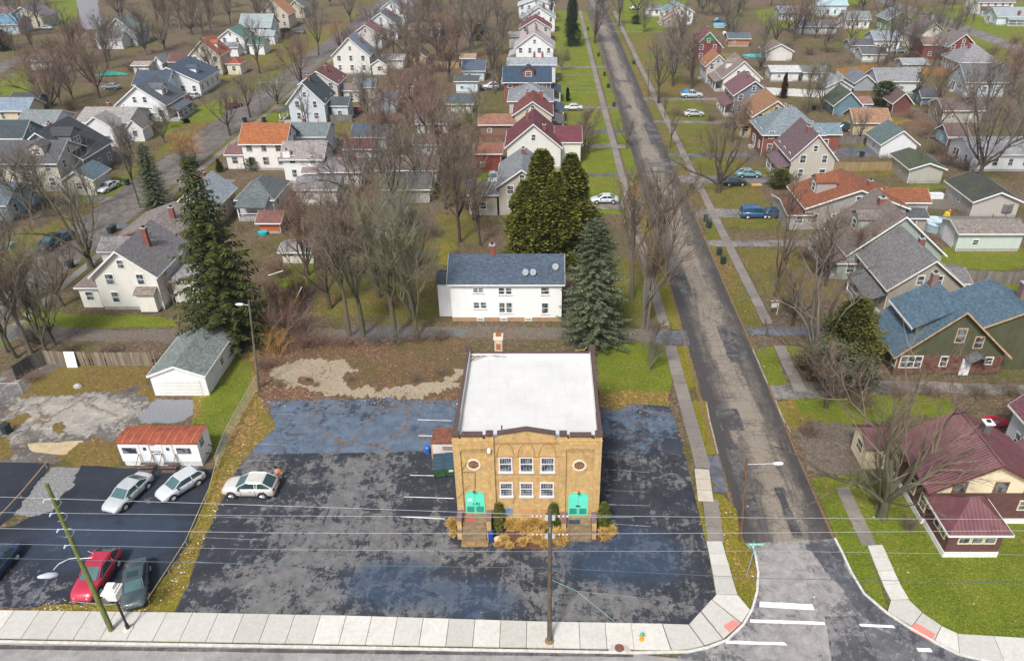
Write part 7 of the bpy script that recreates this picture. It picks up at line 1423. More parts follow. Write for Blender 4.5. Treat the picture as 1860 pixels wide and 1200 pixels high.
for (px, py, w, h, m_) in [(500, 640, 2.6, 3.4, TW_O), (530, 610, 2.6, 3.8, TW_R), (485, 600, 2.4, 4.0, TW_O), (555, 630, 2.4, 2.6, TW_R), (520, 570, 2.4, 3.8, TW_O), (500, 545, 2.2, 3.6, TW_R), (545, 540, 2.4, 3.6, TW_R), (480, 670, 1.8, 2.0, TW_R), (590, 625, 2.2, 1.8, TW_R), (630, 628, 2., 1.6, TW_R), (680, 622, 2., 1.6, TW_G), (720, 622, 2., 1.8, TW_G), (760, 618, 2., 1.6, TW_B), (800, 615, 2., 1.4, TW_B),
                       (510, 500, 2.4, 3, TW_R), (560, 470, 2.4, 3, TW_R), (600, 490, 2.2, 3, TW_B), (650, 500, 2., 2.4, TW_B), (700, 500, 2., 2., TW_R), (760, 480, 2.2, 2.6, TW_G), (620, 430, 2.5, 3, TW_B), (830, 470, 2., 1.8, TW_B), (790, 430, 2.2, 2.6, TW_B), (850, 380, 2.2, 2.4, TW_B),
                       (1480, 690, 2.6, 3., TW_R), (1530, 720, 2.2, 2.6, TW_B), (1470, 790, 1.8, 2.0, TW_B), (1560, 740, 2.4, 2.6, TW_B), (1630, 718, 2., 1.5, TW_B), (1690, 716, 2., 1.2, TW_R), (1780, 716, 2., 1.2, TW_B), (1840, 718, 2.2, 1.3, TW_B), (1650, 960, 1.2, 1.6, TW_B), (1640, 860, 1.8, 3.6, TW_B), (1570, 880, 1.6, 2., TW_Y), (1600, 830, 2., 2.4, TW_Y),
                       (1430, 560, 1.6, 1.8, TW_B), (1460, 470, 2.2, 2.6, TW_R), (1490, 500, 2.2, 2.8, TW_B), (1440, 330, 2.4, 2.6, TW_B), (1370, 240, 2.4, 2.4, TW_B), (1400, 290, 2.4, 2.6, TW_B), (1440, 260, 2.4, 2.6, TW_B), (1680, 250, 2.8, 3, TW_B), (1720, 300, 3, 3, TW_R), (1760, 310, 3., 3, TW_B), (1650, 215, 2.6, 2.8, TW_R), (1700, 280, 2.8, 2.8, TW_B),
                       (100, 345, 2.4, 2.2, TW_R), (130, 320, 2.4, 2.2, TW_R), (500, 350, 2.2, 2.4, TW_G), (60, 620, 2., 2.4, TW_G), (120, 640, 1.8, 2., TW_B), (200, 640, 1.8, 1.4, TW_R), (60, 690, 1.6, 1.2, TW_R), (130, 200, 3, 3.2, TW_R), (90, 170, 3, 3.2, TW_R), (170, 150, 3, 3.4, TW_R), (60, 120, 3, 3., TW_R), (40, 200, 3, 3, TW_B), (170, 210, 2.6, 2.6, TW_B), (240, 130, 3, 3, TW_B), (320, 130, 2.8, 2.8, TW_R),
                       (700, 225, 3, 3, TW_R), (740, 270, 3, 3, TW_R), (790, 250, 3, 3, TW_R), (690, 340, 3, 3, TW_R), (820, 200, 3, 3, TW_R), (860, 250, 2.6, 2.6, TW_B), (620, 210, 2.4, 2.4, TW_B), (750, 150, 3, 3, TW_R), (800, 130, 3.4, 3.2, TW_R), (710, 70, 3.4, 3.6, TW_B), (760, 100, 3.4, 3.2, TW_B), (840, 120, 3.2, 3, TW_R), (880, 130, 3., 3, TW_R),
                       (1500, 130, 3, 3, TW_G), (1560, 190, 2.6, 2.6, TW_B), (1840, 80, 3.6, 3.6, TW_R), (1800, 100, 3.6, 3.6, TW_R), (1430, 90, 3.4, 3.2, TW_G), (1470, 100, 3.4, 3.4, TW_B), (1230, 210, 2.6, 2.2, TW_B), (1290, 220, 2.4, 2., TW_B), (1320, 230, 2.4, 2.2, TW_R), (1060, 235, 2.6, 2.6, TW_B), (1030, 110, 2., 2., TW_B), (640, 690, .9, .5, TW_B), (560, 690, .6, .5, TW_B), (575, 700, .7, .5, TW_R), (510, 700, .9, .7, TW_Y), (760, 690, 1.3, .6, TW_B), (800, 680, 1.2, .6, TW_B), (840, 520, 1.6, 1.6, TW_G)]:
    bush(px, py, w, h, m_)
# low undergrowth of the back yards, too dense to count
def undergrowth():
    rr = random.Random(41); m_ = MB(); n = 0
    while n < 620:
        px, py = rr.uniform(-20, 1880), rr.choice((rr.uniform(5, 120), rr.uniform(60, 330), rr.uniform(300, 560))); c = P(px, py)
        if -4 < c.x < 38 or abs(c.x + 69) < 9 or not clear(c.x, c.y, .6) or (py > 470 and px > 780): continue
        n += 1; w = rr.uniform(.6, 1.9); h = rr.uniform(.5, 2.0)
        for i in range(34):
            an = rr.uniform(0, 6.28); o_ = rr.random() ** .5 * w; b0 = Vector((c.x + o_ * cos(an), c.y + o_ * sin(an), 0)); t = b0 + Vector((rr.gauss(0, .35), rr.gauss(0, .35), h * rr.uniform(.5, 1.1))); s_ = Vector((rr.uniform(-1, 1), rr.uniform(-1, 1), 0)).normalized() * .022
            mi = 0 if n % 3 else 1; m_.add([b0 - s_, b0 + s_, t], [(0, 1, 2)], mi); q = b0.lerp(t, .5); e = q + Vector((rr.gauss(0, .35), rr.gauss(0, .35), rr.uniform(.1, .6))); m_.add([q - s_ * .7, q + s_ * .7, e], [(0, 1, 2)], mi)
    tag(m_.build('undergrowth', [TW_B, TW_R]), 'brown winter undergrowth filling the back yards between houses', 'undergrowth', kind='stuff')
undergrowth()
# ================================================================= evergreens
def needles(name, c1, c2, c3):
    m, nt, b = newmat(name); nb = NB(nt); v, r = hashv(nb); g = nb.n('ShaderNodeNewGeometry')
    n = nb.noise(v, .9, 3, .6); rn = g.outputs['Random Per Island']
    base = nb.mix(nb.ramp(n, [(.38, 0.), (.62, 1.)]), nb.ramp(rn, [(0., mul(c1, .6)), (1., c2)]), nb.ramp(rn, [(0., c1), (1., c3)]))
    nb.l(base, b.inputs['Base Color']); b.inputs['Roughness'].default_value = .8; b.inputs['Specular IOR Level'].default_value = .2; return m
ND_D = needles('dark_spruce_needles', (.018, .032, .008), (.045, .060, .012), (.10, .10, .02)); ND_B = needles('blue_green_needles', (.035, .05, .022), (.078, .095, .048), (.17, .195, .11)); ND_CY = needles('yellow_green_cedar', (.035, .055, .007), (.09, .118, .012), (.27, .25, .04)); ND_C = needles('cedar_sprays', (.035, .06, .008), (.075, .11, .015), (.16, .17, .03)); ND_O = needles('olive_sprays', (.05, .065, .012), (.10, .11, .02), (.19, .17, .04))
def spruce_mesh(seed, wh=46, rmax=.22, droop=.35, card=.022, name='crown', pw=.8, nb_=9):
    rr = random.Random(seed); K = MB()
    for i in range(wh):
        u = (i + rr.random() * .6) / wh; z = .05 + .94 * u; Rr = rmax * (1 - u) ** pw * rr.uniform(.82, 1.12) + .008
        nb2 = max(4, int(nb_ * (1 - u * .4)))
        for j in range(nb2):
            an = 2 * pi * j / nb2 + i * 2.4 + rr.uniform(-.25, .25); L = Rr * rr.uniform(.72, 1.18); ns = max(3, int(L / (card * .55)))
            for s_ in range(ns):
                t = (s_ + rr.random()) / ns
                if t < .12: continue
                zz = z - droop * L * t + .22 * L * t * t; p = Vector((cos(an) * L * t, sin(an) * L * t, zz)); side = Vector((-sin(an), cos(an), 0))
                wdt = card * (1.9 - 1.2 * t) * rr.uniform(.8, 1.5)
                for sg in (-1, 1):
                    tip = p + side * sg * wdt + Vector((cos(an) * card * .7, sin(an) * card * .7, -card * rr.uniform(.1, .9))); h_ = card * rr.uniform(.35, .6); dr = Vector((cos(an), sin(an), rr.uniform(-.6, .3))) * h_
                    K.add([p, p + dr, tip + dr * .4, tip - dr * .3], [(0, 1, 2, 3)])
    return K.mesh(name, ND_D)
def cloud_mesh(seed, n=9000, shape='cone', card=.03):
    """sprays scattered through an uneven crown volume, unit height"""
    rr = random.Random(seed); K = MB()
    for i in range(n):
        u = rr.random() ** (.75); an = rr.uniform(0, 6.28)
        if shape == 'cone': rad = .24 * (1 - u) ** .75 + .01
        elif shape == 'cone2': rad = .21 * (1 - u) ** .55 + .012
        elif shape == 'egg': rad = .36 * sin(pi * min(1., u * .94 + .06) ** .8) ** .65
        elif shape == 'ball': rad = .5 * sqrt(max(0, 1 - (2 * u - 1) ** 2)) ** .8
        else: rad = .13 * (1 - u) ** .45 * min(1, .4 + u * 5)
        f = noise.noise(Vector((cos(an) * 1.6, sin(an) * 1.6, u * 6 + seed))) * .8 + noise.noise(Vector((cos(an) * 4, sin(an) * 4, u * 15 + seed))) * .3
        rad *= max(.25, .86 + f) * (rr.random() ** .33); p = Vector((cos(an) * rad, sin(an) * rad, u * (1 if shape != 'ball' else 1)))
        d = Vector((cos(an), sin(an), rr.uniform(-.3, 1.1))).normalized(); s_ = Vector((-sin(an), cos(an), rr.uniform(-.5, .5))).normalized(); c = card * rr.uniform(.5, 1.3)
        K.add([p - s_ * c * .4, p + d * c, p + s_ * c * .5 + d * c * .4], [(0, 1, 2)])
    return K.mesh('crown', ND_C)
SPM = [spruce_mesh(1, 54, .25, .38, .018), spruce_mesh(2, 62, .235, .18, .0125, pw=.42, nb_=12)]; SPS = spruce_mesh(5, 26, .24, .2, .03, nb_=8)
CLC = [cloud_mesh(3, 24000, 'cone', .026), cloud_mesh(4, 24000, 'cone', .026)]; CLE = cloud_mesh(9, 14000, 'egg', .034); CLB = [cloud_mesh(6, 5200, 'ball', .055), cloud_mesh(7, 5200, 'ball', .055)]; CLT = cloud_mesh(8, 5200, 'col', .04)
TRM = (lambda m_: (m_.tube([(0, 0, -.01), (0, 0, .3), (0, 0, .9)], [.022, .016, .004], 8), m_.mesh('trunk', BK_D))[1])(MB())
def evergreen(px, py, h, mesh, mat, label, sx=1., name='conifer', z0=0., cat='tree'):
    c = P(px, py); root = empty(name, (c.x, c.y, 0), R.uniform(0, 6.28), label, cat); root.scale = (h * sx, h * sx, h)
    inst('trunk', TRM, root); o = inst('crown', mesh, root); o.material_slots[0].link = 'OBJECT'; o.material_slots[0].material = mat
    return root
evergreen(424, 622, 22.4, SPM[0], ND_D, 'tall dark spruce with drooping branches behind the garage and cream-white house', 1.0, 'spruce_tree')
evergreen(1078, 622, 15.6, SPM[1], ND_B, 'blue-green spruce standing right of the white house behind the hall', 1.05, 'spruce_tree')
evergreen(288, 380, 11.2, SPM[1], ND_B, 'blue-green spruce beside the left street', .95, 'spruce_tree')
for px, py, h, k in ((985, 470, 15.5, 0), (1035, 462, 14.5, 1), (955, 480, 12.0, 1), (1010, 480, 13.2, 0)):
    evergreen(px, py, h, CLC[k], ND_CY, {985: 'tallest of the olive green cedars behind the navy-roofed white house', 1035: 'rightmost of the olive green cedars behind the navy-roofed white house', 955: 'leftmost of the olive green cedars behind the navy-roofed white house', 1010: 'front middle one of the olive green cedars behind the navy-roofed white house'}[px], 1.35, 'cedar_tree')
evergreen(1039, 84, 17, CLC[0], ND_B, 'dark grey-green conifer left of the street near the top', .75, 'conifer')
evergreen(1535, 668, 8.6, CLE, ND_O, 'bushy bronze-green evergreen left of the dark green house', 1.0, 'evergreen_tree')
evergreen(1510, 690, 4.2, CLB[0], ND_B, 'rounded rhododendron thicket below the bronze-green evergreen', 1.5, 'evergreen_shrub', cat='shrub'); evergreen(1545, 700, 3.4, CLB[1], ND_B, 'smaller dark evergreen shrub right of the rhododendron thicket', 1.5, 'evergreen_shrub', cat='shrub'); evergreen(1478, 672, 2.6, CLB[1], ND_O, 'low bronze evergreen shrub at the foot of the thick-trunked bare tree', 1.5, 'evergreen_shrub', cat='shrub')
evergreen(1603, 192, 5.5, CLB[0], ND_O, 'round dark olive evergreen bush behind the yellow garage', 1.25, 'evergreen_shrub', cat='shrub')
evergreen(1422, 178, 6, CLC[1], needles('brown_needles', (.06, .035, .015), (.11, .07, .03), (.17, .11, .05)), 'narrow brown-green evergreen beside the slate grey house', .8, 'evergreen_tree')
evergreen(1031, 184, 3.2, CLT, ND_D, 'small dark conical evergreen in the front yard left of the street', 1.3, 'conifer'); evergreen(1155, 44, 3, CLB[1], ND_D, 'dark rounded shrub beside the drive near the top of the street', 1.4, 'evergreen_shrub', cat='shrub')
evergreen(460, 308, 2.4, CLB[0], ND_C, 'round yellow-green bush before the orange-roofed white house', 1.2, 'evergreen_shrub', cat='shrub'); evergreen(270, 232, 3.0, CLB[1], ND_D, 'dark rounded shrubs beside the white porch at the left street', 1.5, 'evergreen_shrub', cat='shrub'); evergreen(400, 312, 2.5, CLC[0], ND_O, 'little olive conifer left of the orange-roofed white house', 1.4, 'conifer')
evergreen(1750, 352, 2.2, CLB[0], ND_C, 'green patch of ivy shrub behind the beige mossy-roofed garage', 1.3, 'evergreen_shrub', cat='shrub'); evergreen(1415, 340, 3.2, CLB[0], ND_O, 'dark green shrub left of the rust-roofed house', 1.4, 'evergreen_shrub', cat='shrub'); evergreen(8, 92, 6, CLB[0], ND_D, 'dark evergreen clump at the upper left edge', 1.2, 'evergreen_tree')
evergreen(520, 65, 2.4, CLB[1], ND_D, 'dark hedge clump beside the slate blue SUV', 2.2, 'evergreen_shrub', cat='shrub'); evergreen(872, 74, 5, CLB[1], ND_D, 'dark green evergreen among the grey trees near the top middle', 1.1, 'evergreen_tree')
for px, py, h, lab in ((906, 962, 2.9, 'narrow clipped cypress beside the left entrance of the brick hall'), (1005, 962, 2.9, 'narrow clipped cypress behind the utility pole before the brick hall'), (1095, 962, 3.0, 'narrow clipped cypress at the right corner of the brick hall')):
    evergreen(px, py, h, CLT, ND_O if h < 2.95 and px < 950 else ND_C, lab, 1.5, 'cypress', cat='shrub')
# ornamental grasses
GRS = barkm('golden_grass', (.42, .25, .06), (.66, .45, .16))
def grass_mesh(seed, n=420):
    rr = random.Random(seed); m_ = MB()
    for i in range(n):
        an = rr.uniform(0, 6.28); o_ = rr.uniform(.05, 1.); h = rr.uniform(.55, 1.) ; b0 = Vector((rr.gauss(0, .08), rr.gauss(0, .08), 0)); s_ = Vector((-sin(an), cos(an), 0)) * .016
        pts = [b0 + Vector((cos(an) * o_ * .62 * u ** 1.6, sin(an) * o_ * .62 * u ** 1.6, h * (u - .42 * o_ * u ** 3))) for u in (0, .45, .8, 1.)]
        for a_, b2 in zip(pts, pts[1:]): m_.add([a_ - s_, a_ + s_, b2 + s_ * .7, b2 - s_ * .7], [(0, 1, 2, 3)])
    return m_.mesh('golden_grass', GRS)
GM = [grass_mesh(1), grass_mesh(2), grass_mesh(3)]
for i, (px, py, w, h) in enumerate([(930, 962, 1.3, 1.5), (950, 968, 1.4, 1.6), (968, 962, 1.4, 1.7), (986, 966, 1.2, 1.5), (975, 985, 1.3, 1.3), (1012, 985, 1.4, 1.6), (990, 992, 1.0, 1.1), (950, 990, .9, .9), (915, 985, .9, .8), (938, 944, 1.1, 1.3), (962, 944, 1.1, 1.3), (822, 960, 1.0, 1.3), (824, 975, .7, .8), (1098, 978, 1.2, 1.3), (1108, 972, 1.0, 1.2), (1022, 990, .9, 1.1), (904, 992, .6, .6), (926, 994, .7, .6)]):
    c = P(px, py); o = inst('ornamental_grass', GM[i % 3], None, (c.x, c.y, .02), i * 1.3, (w, w, h))
    tag(o, {11: 'golden grass clump at the left corner of the brick hall', 12: 'small golden grass tuft just in front of the left corner clump', 13: 'golden grass clump before the right corner cypress', 14: 'golden grass clump rightmost beside the lot at the hall corner', 15: 'golden grass clump just right of the utility pole near the right steps'}.get(i, 'golden ornamental grass clump massed in the bed between the two hall entrances'), 'ornamental grass', 'golden grasses around the hall')
# ================================================================= poles, wires, street furniture
POLEM = barkm('utility_pole_wood', (.075, .06, .045), (.16, .13, .10)); POLEG = barkm('greenish_pole_wood', (.09, .11, .03), (.21, .23, .09)); POLER = barkm('reddish_pole_wood', (.10, .055, .035), (.20, .12, .08)); ALU = plain('brushed_aluminium', (.62, .66, .68), .35, .5)
pm = P(998, 1165); ph = WL(996, 928, pm.y)[1]
root = empty('utility_pole', (pm.x, pm.y, .1), 0, 'dark wooden utility pole on the front pavement before the brick hall', 'utility pole'); m_ = MB(); m_.tube([(0, 0, -.1), (0, 0, 5), (.0, 0, ph)], [.17, .15, .11], 12); m_.build('pole', POLEM, root)
m_ = MB(); m_.lathe((0, 0, 0), [(.34, 0), (.3, .1), (.19, .16)], 10); m_.build('base_collar', plain('rust_earth', (.20, .13, .07), .9), root)
for py in (937, 970):
    z = WL(998, py, pm.y)[1] - .1
    m_ = MB()
    for s_ in (-1, 1): m_.box((s_ * .22, -.14, z), (.20, .22, .24)); m_.tube([(s_ * .25, 0, z), (s_ * .0, 0, z)], .03, 5)
    m_.build('bracket', ALU, root)
    for s_ in (-1, 1):
        for k in range(3): m_ = MB(); m_.tube([(s_ * (.5 + .26 * k), 0, z + .0), (s_ * (.62 + .26 * k), 0, z)], [.03, .07], 8); m_.build('insulator', plain('pinkish_porcelain', (.68, .50, .50), .3), root)
m_ = MB(); m_.tube([(0, -.14, WL(998, 966, pm.y)[1]), (0, -.14, WL(998, 956, pm.y)[1])], .03, 5); m_.build('bolt_rod', ALU, root)
pl = P(203, 1145); hl = WL(85, 880, pl.y)[1]; xt = WL(85, 880, pl.y)[0]
root = empty('utility_pole', (pl.x, pl.y, .1), 0, 'mossy green leaning utility pole at the left with a curved street lamp arm', 'utility pole'); m_ = MB(); m_.tube([(0, 0, -.1), ((xt - pl.x) * .5, 0, hl * .5), (xt - pl.x, 0, hl)], [.19, .16, .12], 12); m_.build('pole', POLEG, root)
def onp(py):
    f = (1145 - py) / (1145 - 880); X, Z = WL(203 + (85 - 203) * f, py, pl.y); return X - pl.x, Z - .1
for py in (905, 930, 959, 988):
    X, Z = onp(py); m_ = MB(); m_.tube([(X, 0, Z), (X - .42, -.05, Z - .05), (X - .60, -.05, Z - .22)], .022, 5); m_.tube([(X - .5, -.05, Z - .02), (X - .66, -.05, Z - .3)], .05, 8); m_.build('insulator', plain('pale_blue_insulator', (.55, .68, .76), .3), root)
    if py < 980:
        m_ = MB(); m_.tube([(X + .02, -.05, Z), (X + .35, -.05, Z + .02), (X + .48, -.05, Z - .25), (X + .2, -.05, Z - .62), (X - .3, -.05, Z - .75)], .014, 4); m_.build('jumper_wire', ALU, root)
X, Z = onp(1010); m_ = MB(); m_.tube([(X, -.1, Z), (X - .5, -.25, Z + .05), (X - 1.1, -.5, Z - .15), (X - 1.45, -.7, Z - .5)], .03, 6); m_.tube([(X + .1, -.1, Z - .1), (X + .9, -.05, Z - .05), (X + 1.1, -.05, Z + .35), (X + .8, -.05, Z + .55)], .018, 4); m_.build('lamp_arm', ALU, root)
m_ = MB(); m_.v = []; m_.lathe((0, 0, 0), [(.05, -.62), (.2, -.45), (.26, 0), (.16, .42), (.07, .6)], 12, 0, 1, .7); o = m_.build('lamp_head', plain('lamp_head_white', (.62, .66, .74), .35), root, smooth=True); o.location = (X - 1.75, -.95, Z - .75); o.rotation_euler = (radians(62), 0, radians(-45))
# side street lamp pole and far poles
def lamp_pole(px, py, top, label, arm=0, mat=POLER, r=.13, cat='street lamp'):
    c = P(px, py); tx, hz = WL(top[0], top[1], c.y); root = empty('street_lamp' if arm else 'utility_pole', (c.x, c.y, 0), 0, label, cat if arm else 'utility pole'); m_ = MB(); m_.tube([(0, 0, -.1), (tx - c.x, 0, hz)], [r, r * .7], 10); m_.build('pole', mat, root)
    if arm:
        dx = tx - c.x; m_ = MB(); m_.tube([(dx, 0, hz - .6), (dx + arm * .6, -.05, hz - .5), (dx + arm, -.1, hz - .42)], .03, 6); m_.build('lamp_arm', ALU, root); m_ = MB(); m_.lathe((0, 0, 0), [(.04, -.4), (.12, -.25), (.15, 0), (.13, .3), (.04, .42)], 12); o = m_.build('lamp_head', plain('lamp_head_white', (.72, .75, .80), .3), root, smooth=True); o.location = (dx + arm + .38 * (1 if arm > 0 else -1), -.1, hz - .42); o.rotation_euler = (0, pi / 2, 0)
    else:
        m_ = MB(); m_.b2(tx - c.x - .9, tx - c.x + .9, -.06, .06, hz - .8, hz - .68); m_.build('cross_arm', mat, root)
    return root
lamp_pole(1345, 982, (1357, 832), 'reddish wooden pole with a street lamp reaching over the side street', 2.0)
lamp_pole(470, 706, (452, 545), 'grey utility pole with lamp between the garage and the brushy lot', -.6, BK_G)
for a in ((552, 500, 552, 386), (1177, 176, 1178, 122), (1093, 117, 1092, 72), (558, 113, 555, 78), (655, 318, 652, 238), (475, 200, 466, 148), (1665, 330, 1690, 240)):
    lamp_pole(a[0], a[1], (a[2], a[3]), place_label('slim wooden utility pole', P(a[0], a[1])), 0, BK_G if a[0] != 1177 else POLEM, .11)
def wire(name, pts, rad, mat, label, Y=None):
    Y = Y or pm.y; w = [Vector((WL(px, py, Y)[0], Y, WL(px, py, Y)[1])) for px, py in pts]; out = []
    for a_, b2 in zip(w, w[1:]):
        for i in range(8): out.append(a_.lerp(b2, i / 8))
    out.append(w[-1]); m_ = MB(); m_.tube(out, rad, 5); tag(m_.build(name, mat), label, 'overhead wire')
WM = plain('pale_wire', (.36, .37, .40), .5); WD = plain('dark_teal_cable', (.05, .10, .12), .5)
wire('overhead_wire', [(-300, 898), (0, 902), (480, 917), (998, 935), (1400, 940), (1860, 943), (2200, 945)], .013, WM, 'topmost pale overhead wire crossing in front of the brick hall')
wire('overhead_wire', [(-300, 928), (0, 930), (480, 936), (998, 939), (1150, 939)], .011, WM, 'second pale overhead wire just below the topmost one')
wire('overhead_wire', [(-300, 952), (0, 959), (480, 967), (998, 969), (1400, 967), (1860, 963), (2200, 961)], .013, WM, 'third overhead wire, clamped to the lower brackets of the dark pole')
wire('overhead_wire', [(-300, 978), (0, 987), (480, 997), (930, 1001), (1400, 1000), (1860, 1007), (2200, 1013)], .008, WM, 'fourth thin overhead wire passing behind the dark pole')
wire('overhead_cable', [(-300, 1006), (0, 1013), (480, 1024), (998, 1031), (1400, 1050), (1860, 1058), (2200, 1066)], .018, WD, 'lowest thick dark teal overhead cable across the lots and corner')
def wire3(pts, rad, mat, label): m_ = MB(); m_.tube(pts, rad, 5); tag(m_.build('guy_wire', mat), label, 'wire')
a_ = Vector((pm.x + .1, pm.y, WL(1003, 1052, pm.y)[1])); GW_ = plain('turquoise_guy_guard', (.25, .48, .48), .5)
b2 = Vector((WL(1048, 1073, 35.2)[0], 35.2, WL(1048, 1073, 35.2)[1])); g2 = P(1116, 1128); wire3([a_, b2, g2], .02, GW_, 'turquoise guy wire running from the dark pole down to the pavement edge')
wire3([b2, Vector((WL(1300, 1099, 40)[0], 40, WL(1300, 1099, 40)[1])), Vector((WL(1860, 1140, 46)[0], 46, WL(1860, 1140, 46)[1]))], .01, WM, 'thin service wire branching right from the turquoise guy wire')
# lantern on a black post beside the pavement
lp = P(234, 1143); root = empty('lantern_post', (lp.x, lp.y, .1), 0, 'white lantern-shaped box on a black post at the left pavement', 'lamp post'); hz = WL(213, 1085, lp.y)[1] - .1
m_ = MB(); m_.lathe((0, 0, 0), [(.34, -.05), (.34, .06), (.2, .1)], 16); m_.build('concrete_base', plain('pale_concrete', (.55, .5, .42), .8), root)
m_ = MB(); m_.tube([(0, 0, .05), (0, 0, hz)], .085, 10); m_.tube([(0, 0, .05), (0, 0, .5)], .13, 10); m_.build('post', BLACK, root)
m_ = MB(); n = 4; LWM = plain('lantern_white', (.80, .78, .70), .5, var=.06)
m_.add([(x * .30, y * .30, hz) for x, y in ((-1, -1), (1, -1), (1, 1), (-1, 1))] + [(x * .46, y * .46, hz + .75) for x, y in ((-1, -1), (1, -1), (1, 1), (-1, 1))], [(0, 3, 2, 1), (4, 5, 6, 7), (0, 1, 5, 4), (1, 2, 6, 5), (2, 3, 7, 6), (3, 0, 4, 7)]); o = m_.build('lantern_box', LWM, root)
m_ = MB(); m_.box((0, 0, hz + .81), (1.04, 1.04, .12)); m_.box((0, 0, hz + .94), (.80, .80, .14)); m_.box((0, 0, hz + 1.15), (.62, .52, .28), 0, 0, .85); m_.build('lantern_cap', LWM, root)
# street name sign
sp = P(1356, 1044); root = empty('street_sign', (sp.x, sp.y, .03), 0, 'green street name sign on a thin pole at the grassy corner', 'street sign'); tx, hz = WL(1372, 990, sp.y); dx = tx - sp.x
GS = plain('sign_green', (.04, .42, .27), .4); m_ = MB(); m_.tube([(0, 0, 0), (dx, 0, hz)], .035, 6); m_.build('sign_pole', plain('galvanised_green', (.22, .34, .33), .5), root)
m_ = MB(); m_.b2(dx - .62, dx + .66, -.02, .02, hz - .02, hz + .22); m_.build('sign_plate', GS, root); m_ = MB(); m_.b2(dx - .02, dx + .02, -.5, .5, hz - .28, hz - .06); m_.build('sign_plate', GS, root)
m_ = MB()
for i, x in enumerate((-.42, -.3, -.16, -.04, .1, .22, .34, .5)): m_.b2(dx + x - .035, dx + x + .035, -.027, -.0205, hz + .04, hz + (.16 if i % 2 else .13))
m_.build('sign_letters', plain('sign_white', (.8, .8, .8), .5), root)
# yellow hydrant with green top
hp = P(1165, 1163); root = empty('fire_hydrant', (hp.x, hp.y, .1), 0, 'orange-yellow fire hydrant with green cap on the front pavement', 'fire hydrant'); OY = plain('hydrant_orange', (.70, .30, .02), .45)
m_ = MB(); m_.lathe((0, 0, 0), [(.17, 0), (.17, .05), (.11, .08), (.11, .5), (.15, .53)], 14); m_.build('barrel', OY, root); m_ = MB(); m_.lathe((0, 0, 0), [(.14, .53), (.12, .64), (.05, .72), (.05, .78)], 14); m_.build('cap', plain('hydrant_green', (.03, .36, .20), .45), root)
m_ = MB(); m_.tube([(-.2, 0, .4), (.2, 0, .4)], .055, 8); m_.tube([(0, 0, .38), (0, -.2, .38)], .07, 8); m_.build('outlet', OY, root)
# yard sign post
yp = P(1411, 571); root = empty('yard_sign', (yp.x, yp.y, 0), 0, 'white wooden yard sign post with hanging board beside the right sidewalk', 'sign'); m_ = MB(); m_.tube([(0, 0, 0), (0, 0, 2.0)], .05, 4); m_.tube([(-.95, 0, 1.9), (.12, 0, 1.9)], .045, 4); m_.build('post', WHITE, root); m_ = MB(); m_.b2(-.85, -.15, -.02, .02, 1.0, 1.6); m_.build('sign_board', plain('sign_board_grey', (.58, .58, .56), .5), root)
# wheelie bins
bt = MB(); bt.box((0, 0, .5), (.56, .62, .9), 0, 0, 1.18); bl = MB(); bl.box((0, .02, 1.0), (.72, .80, .09)); bl.box((0, .38, .96), (.6, .08, .08)); bw = MB(); bw.tube([(-.3, .3, .12), (.3, .3, .12)], .12, 8)
DKB = plain('dark_green_plastic', (.015, .035, .03), .5); BINM = (bt.mesh('bin_body', DKB), bl.mesh('lid', DKB), bw.mesh('wheels', BLACK))
for px, py in [(1087, 103), (1151, 117), (1098, 138), (1105, 160), (1115, 194), (1179, 412), (1281, 402), (1287, 414), (1306, 463), (1313, 479), (1255, 345), (1258, 350), (47, 482), (130, 486), (202, 424), (209, 420), (445, 222), (622, 65), (633, 58), (480, 222), (1565, 285), (232, 336), (14, 786), (1478, 200), (1068, 55)]:
    c = P(px, py); root = empty('wheelie_bin', (c.x, c.y, 0), R.uniform(-.5, .5), place_label('dark wheeled bin', c) if px != 14 else 'dark blue tub on the cracked yard at the left edge', 'trash bin', 'wheeled bins along the streets')
    for nm, me in zip(('bin_body', 'lid', 'wheels'), BINM): inst(nm, me, root)
# ================================================================= fences
def fence(name, pts, h, mat, label, post=2.4, cat='fence', gaps=False, t=.03, board=.14, lean=.0):
    pts = [P(*p) for p in pts]; root = empty(name, pts[0], 0, label, cat); o0 = pts[0]; m_ = MB(); pp = MB(); rr = random.Random(int(pts[0].x * 7))
    for a_, b2 in zip(pts, pts[1:]):
        d = b2 - a_; L = d.length; an = math.atan2(d.y, d.x); n = max(1, int(L / board))
        for i in range(n):
            if gaps and rr.random() < .06: continue
            p = a_ + d * ((i + .5) / n) - o0; m_.box((p.x, p.y + rr.uniform(-.01, .01), h / 2 + rr.uniform(-.03, .03)), (board * .93, t, h), 0, an)
        for z in (h * .2, h * .8): p = (a_ + b2) / 2 - o0; m_.box((p.x - sin(an) * (t + .02), p.y + cos(an) * (t + .02), z), (L, .04, .09), 0, an)
        k = max(1, int(L / post))
        for i in range(k + 1): p = a_ + d * (i / k) - o0; pp.box((p.x - sin(an) * (t + .06), p.y + cos(an) * (t + .06), h / 2 + .05), (.1, .1, h + .1), 0, an)
    m_.build('fence_boards', mat, root); pp.build('fence_posts', mat, root); return root
def boardm(name, a_, b_): 
    m, nt, b = newmat(name); nb = NB(nt); v, r = hashv(nb); g = nb.n('ShaderNodeNewGeometry'); n = nb.noise(nb.mapv(v, (2, 2, .6)), 1.2, 4)
    nb.l(nb.mix(n, nb.ramp(g.outputs['Random Per Island'], [(0., a_), (1., b_)]), mul(a_, .6)), b.inputs['Base Color']); b.inputs['Roughness'].default_value = .9; return m
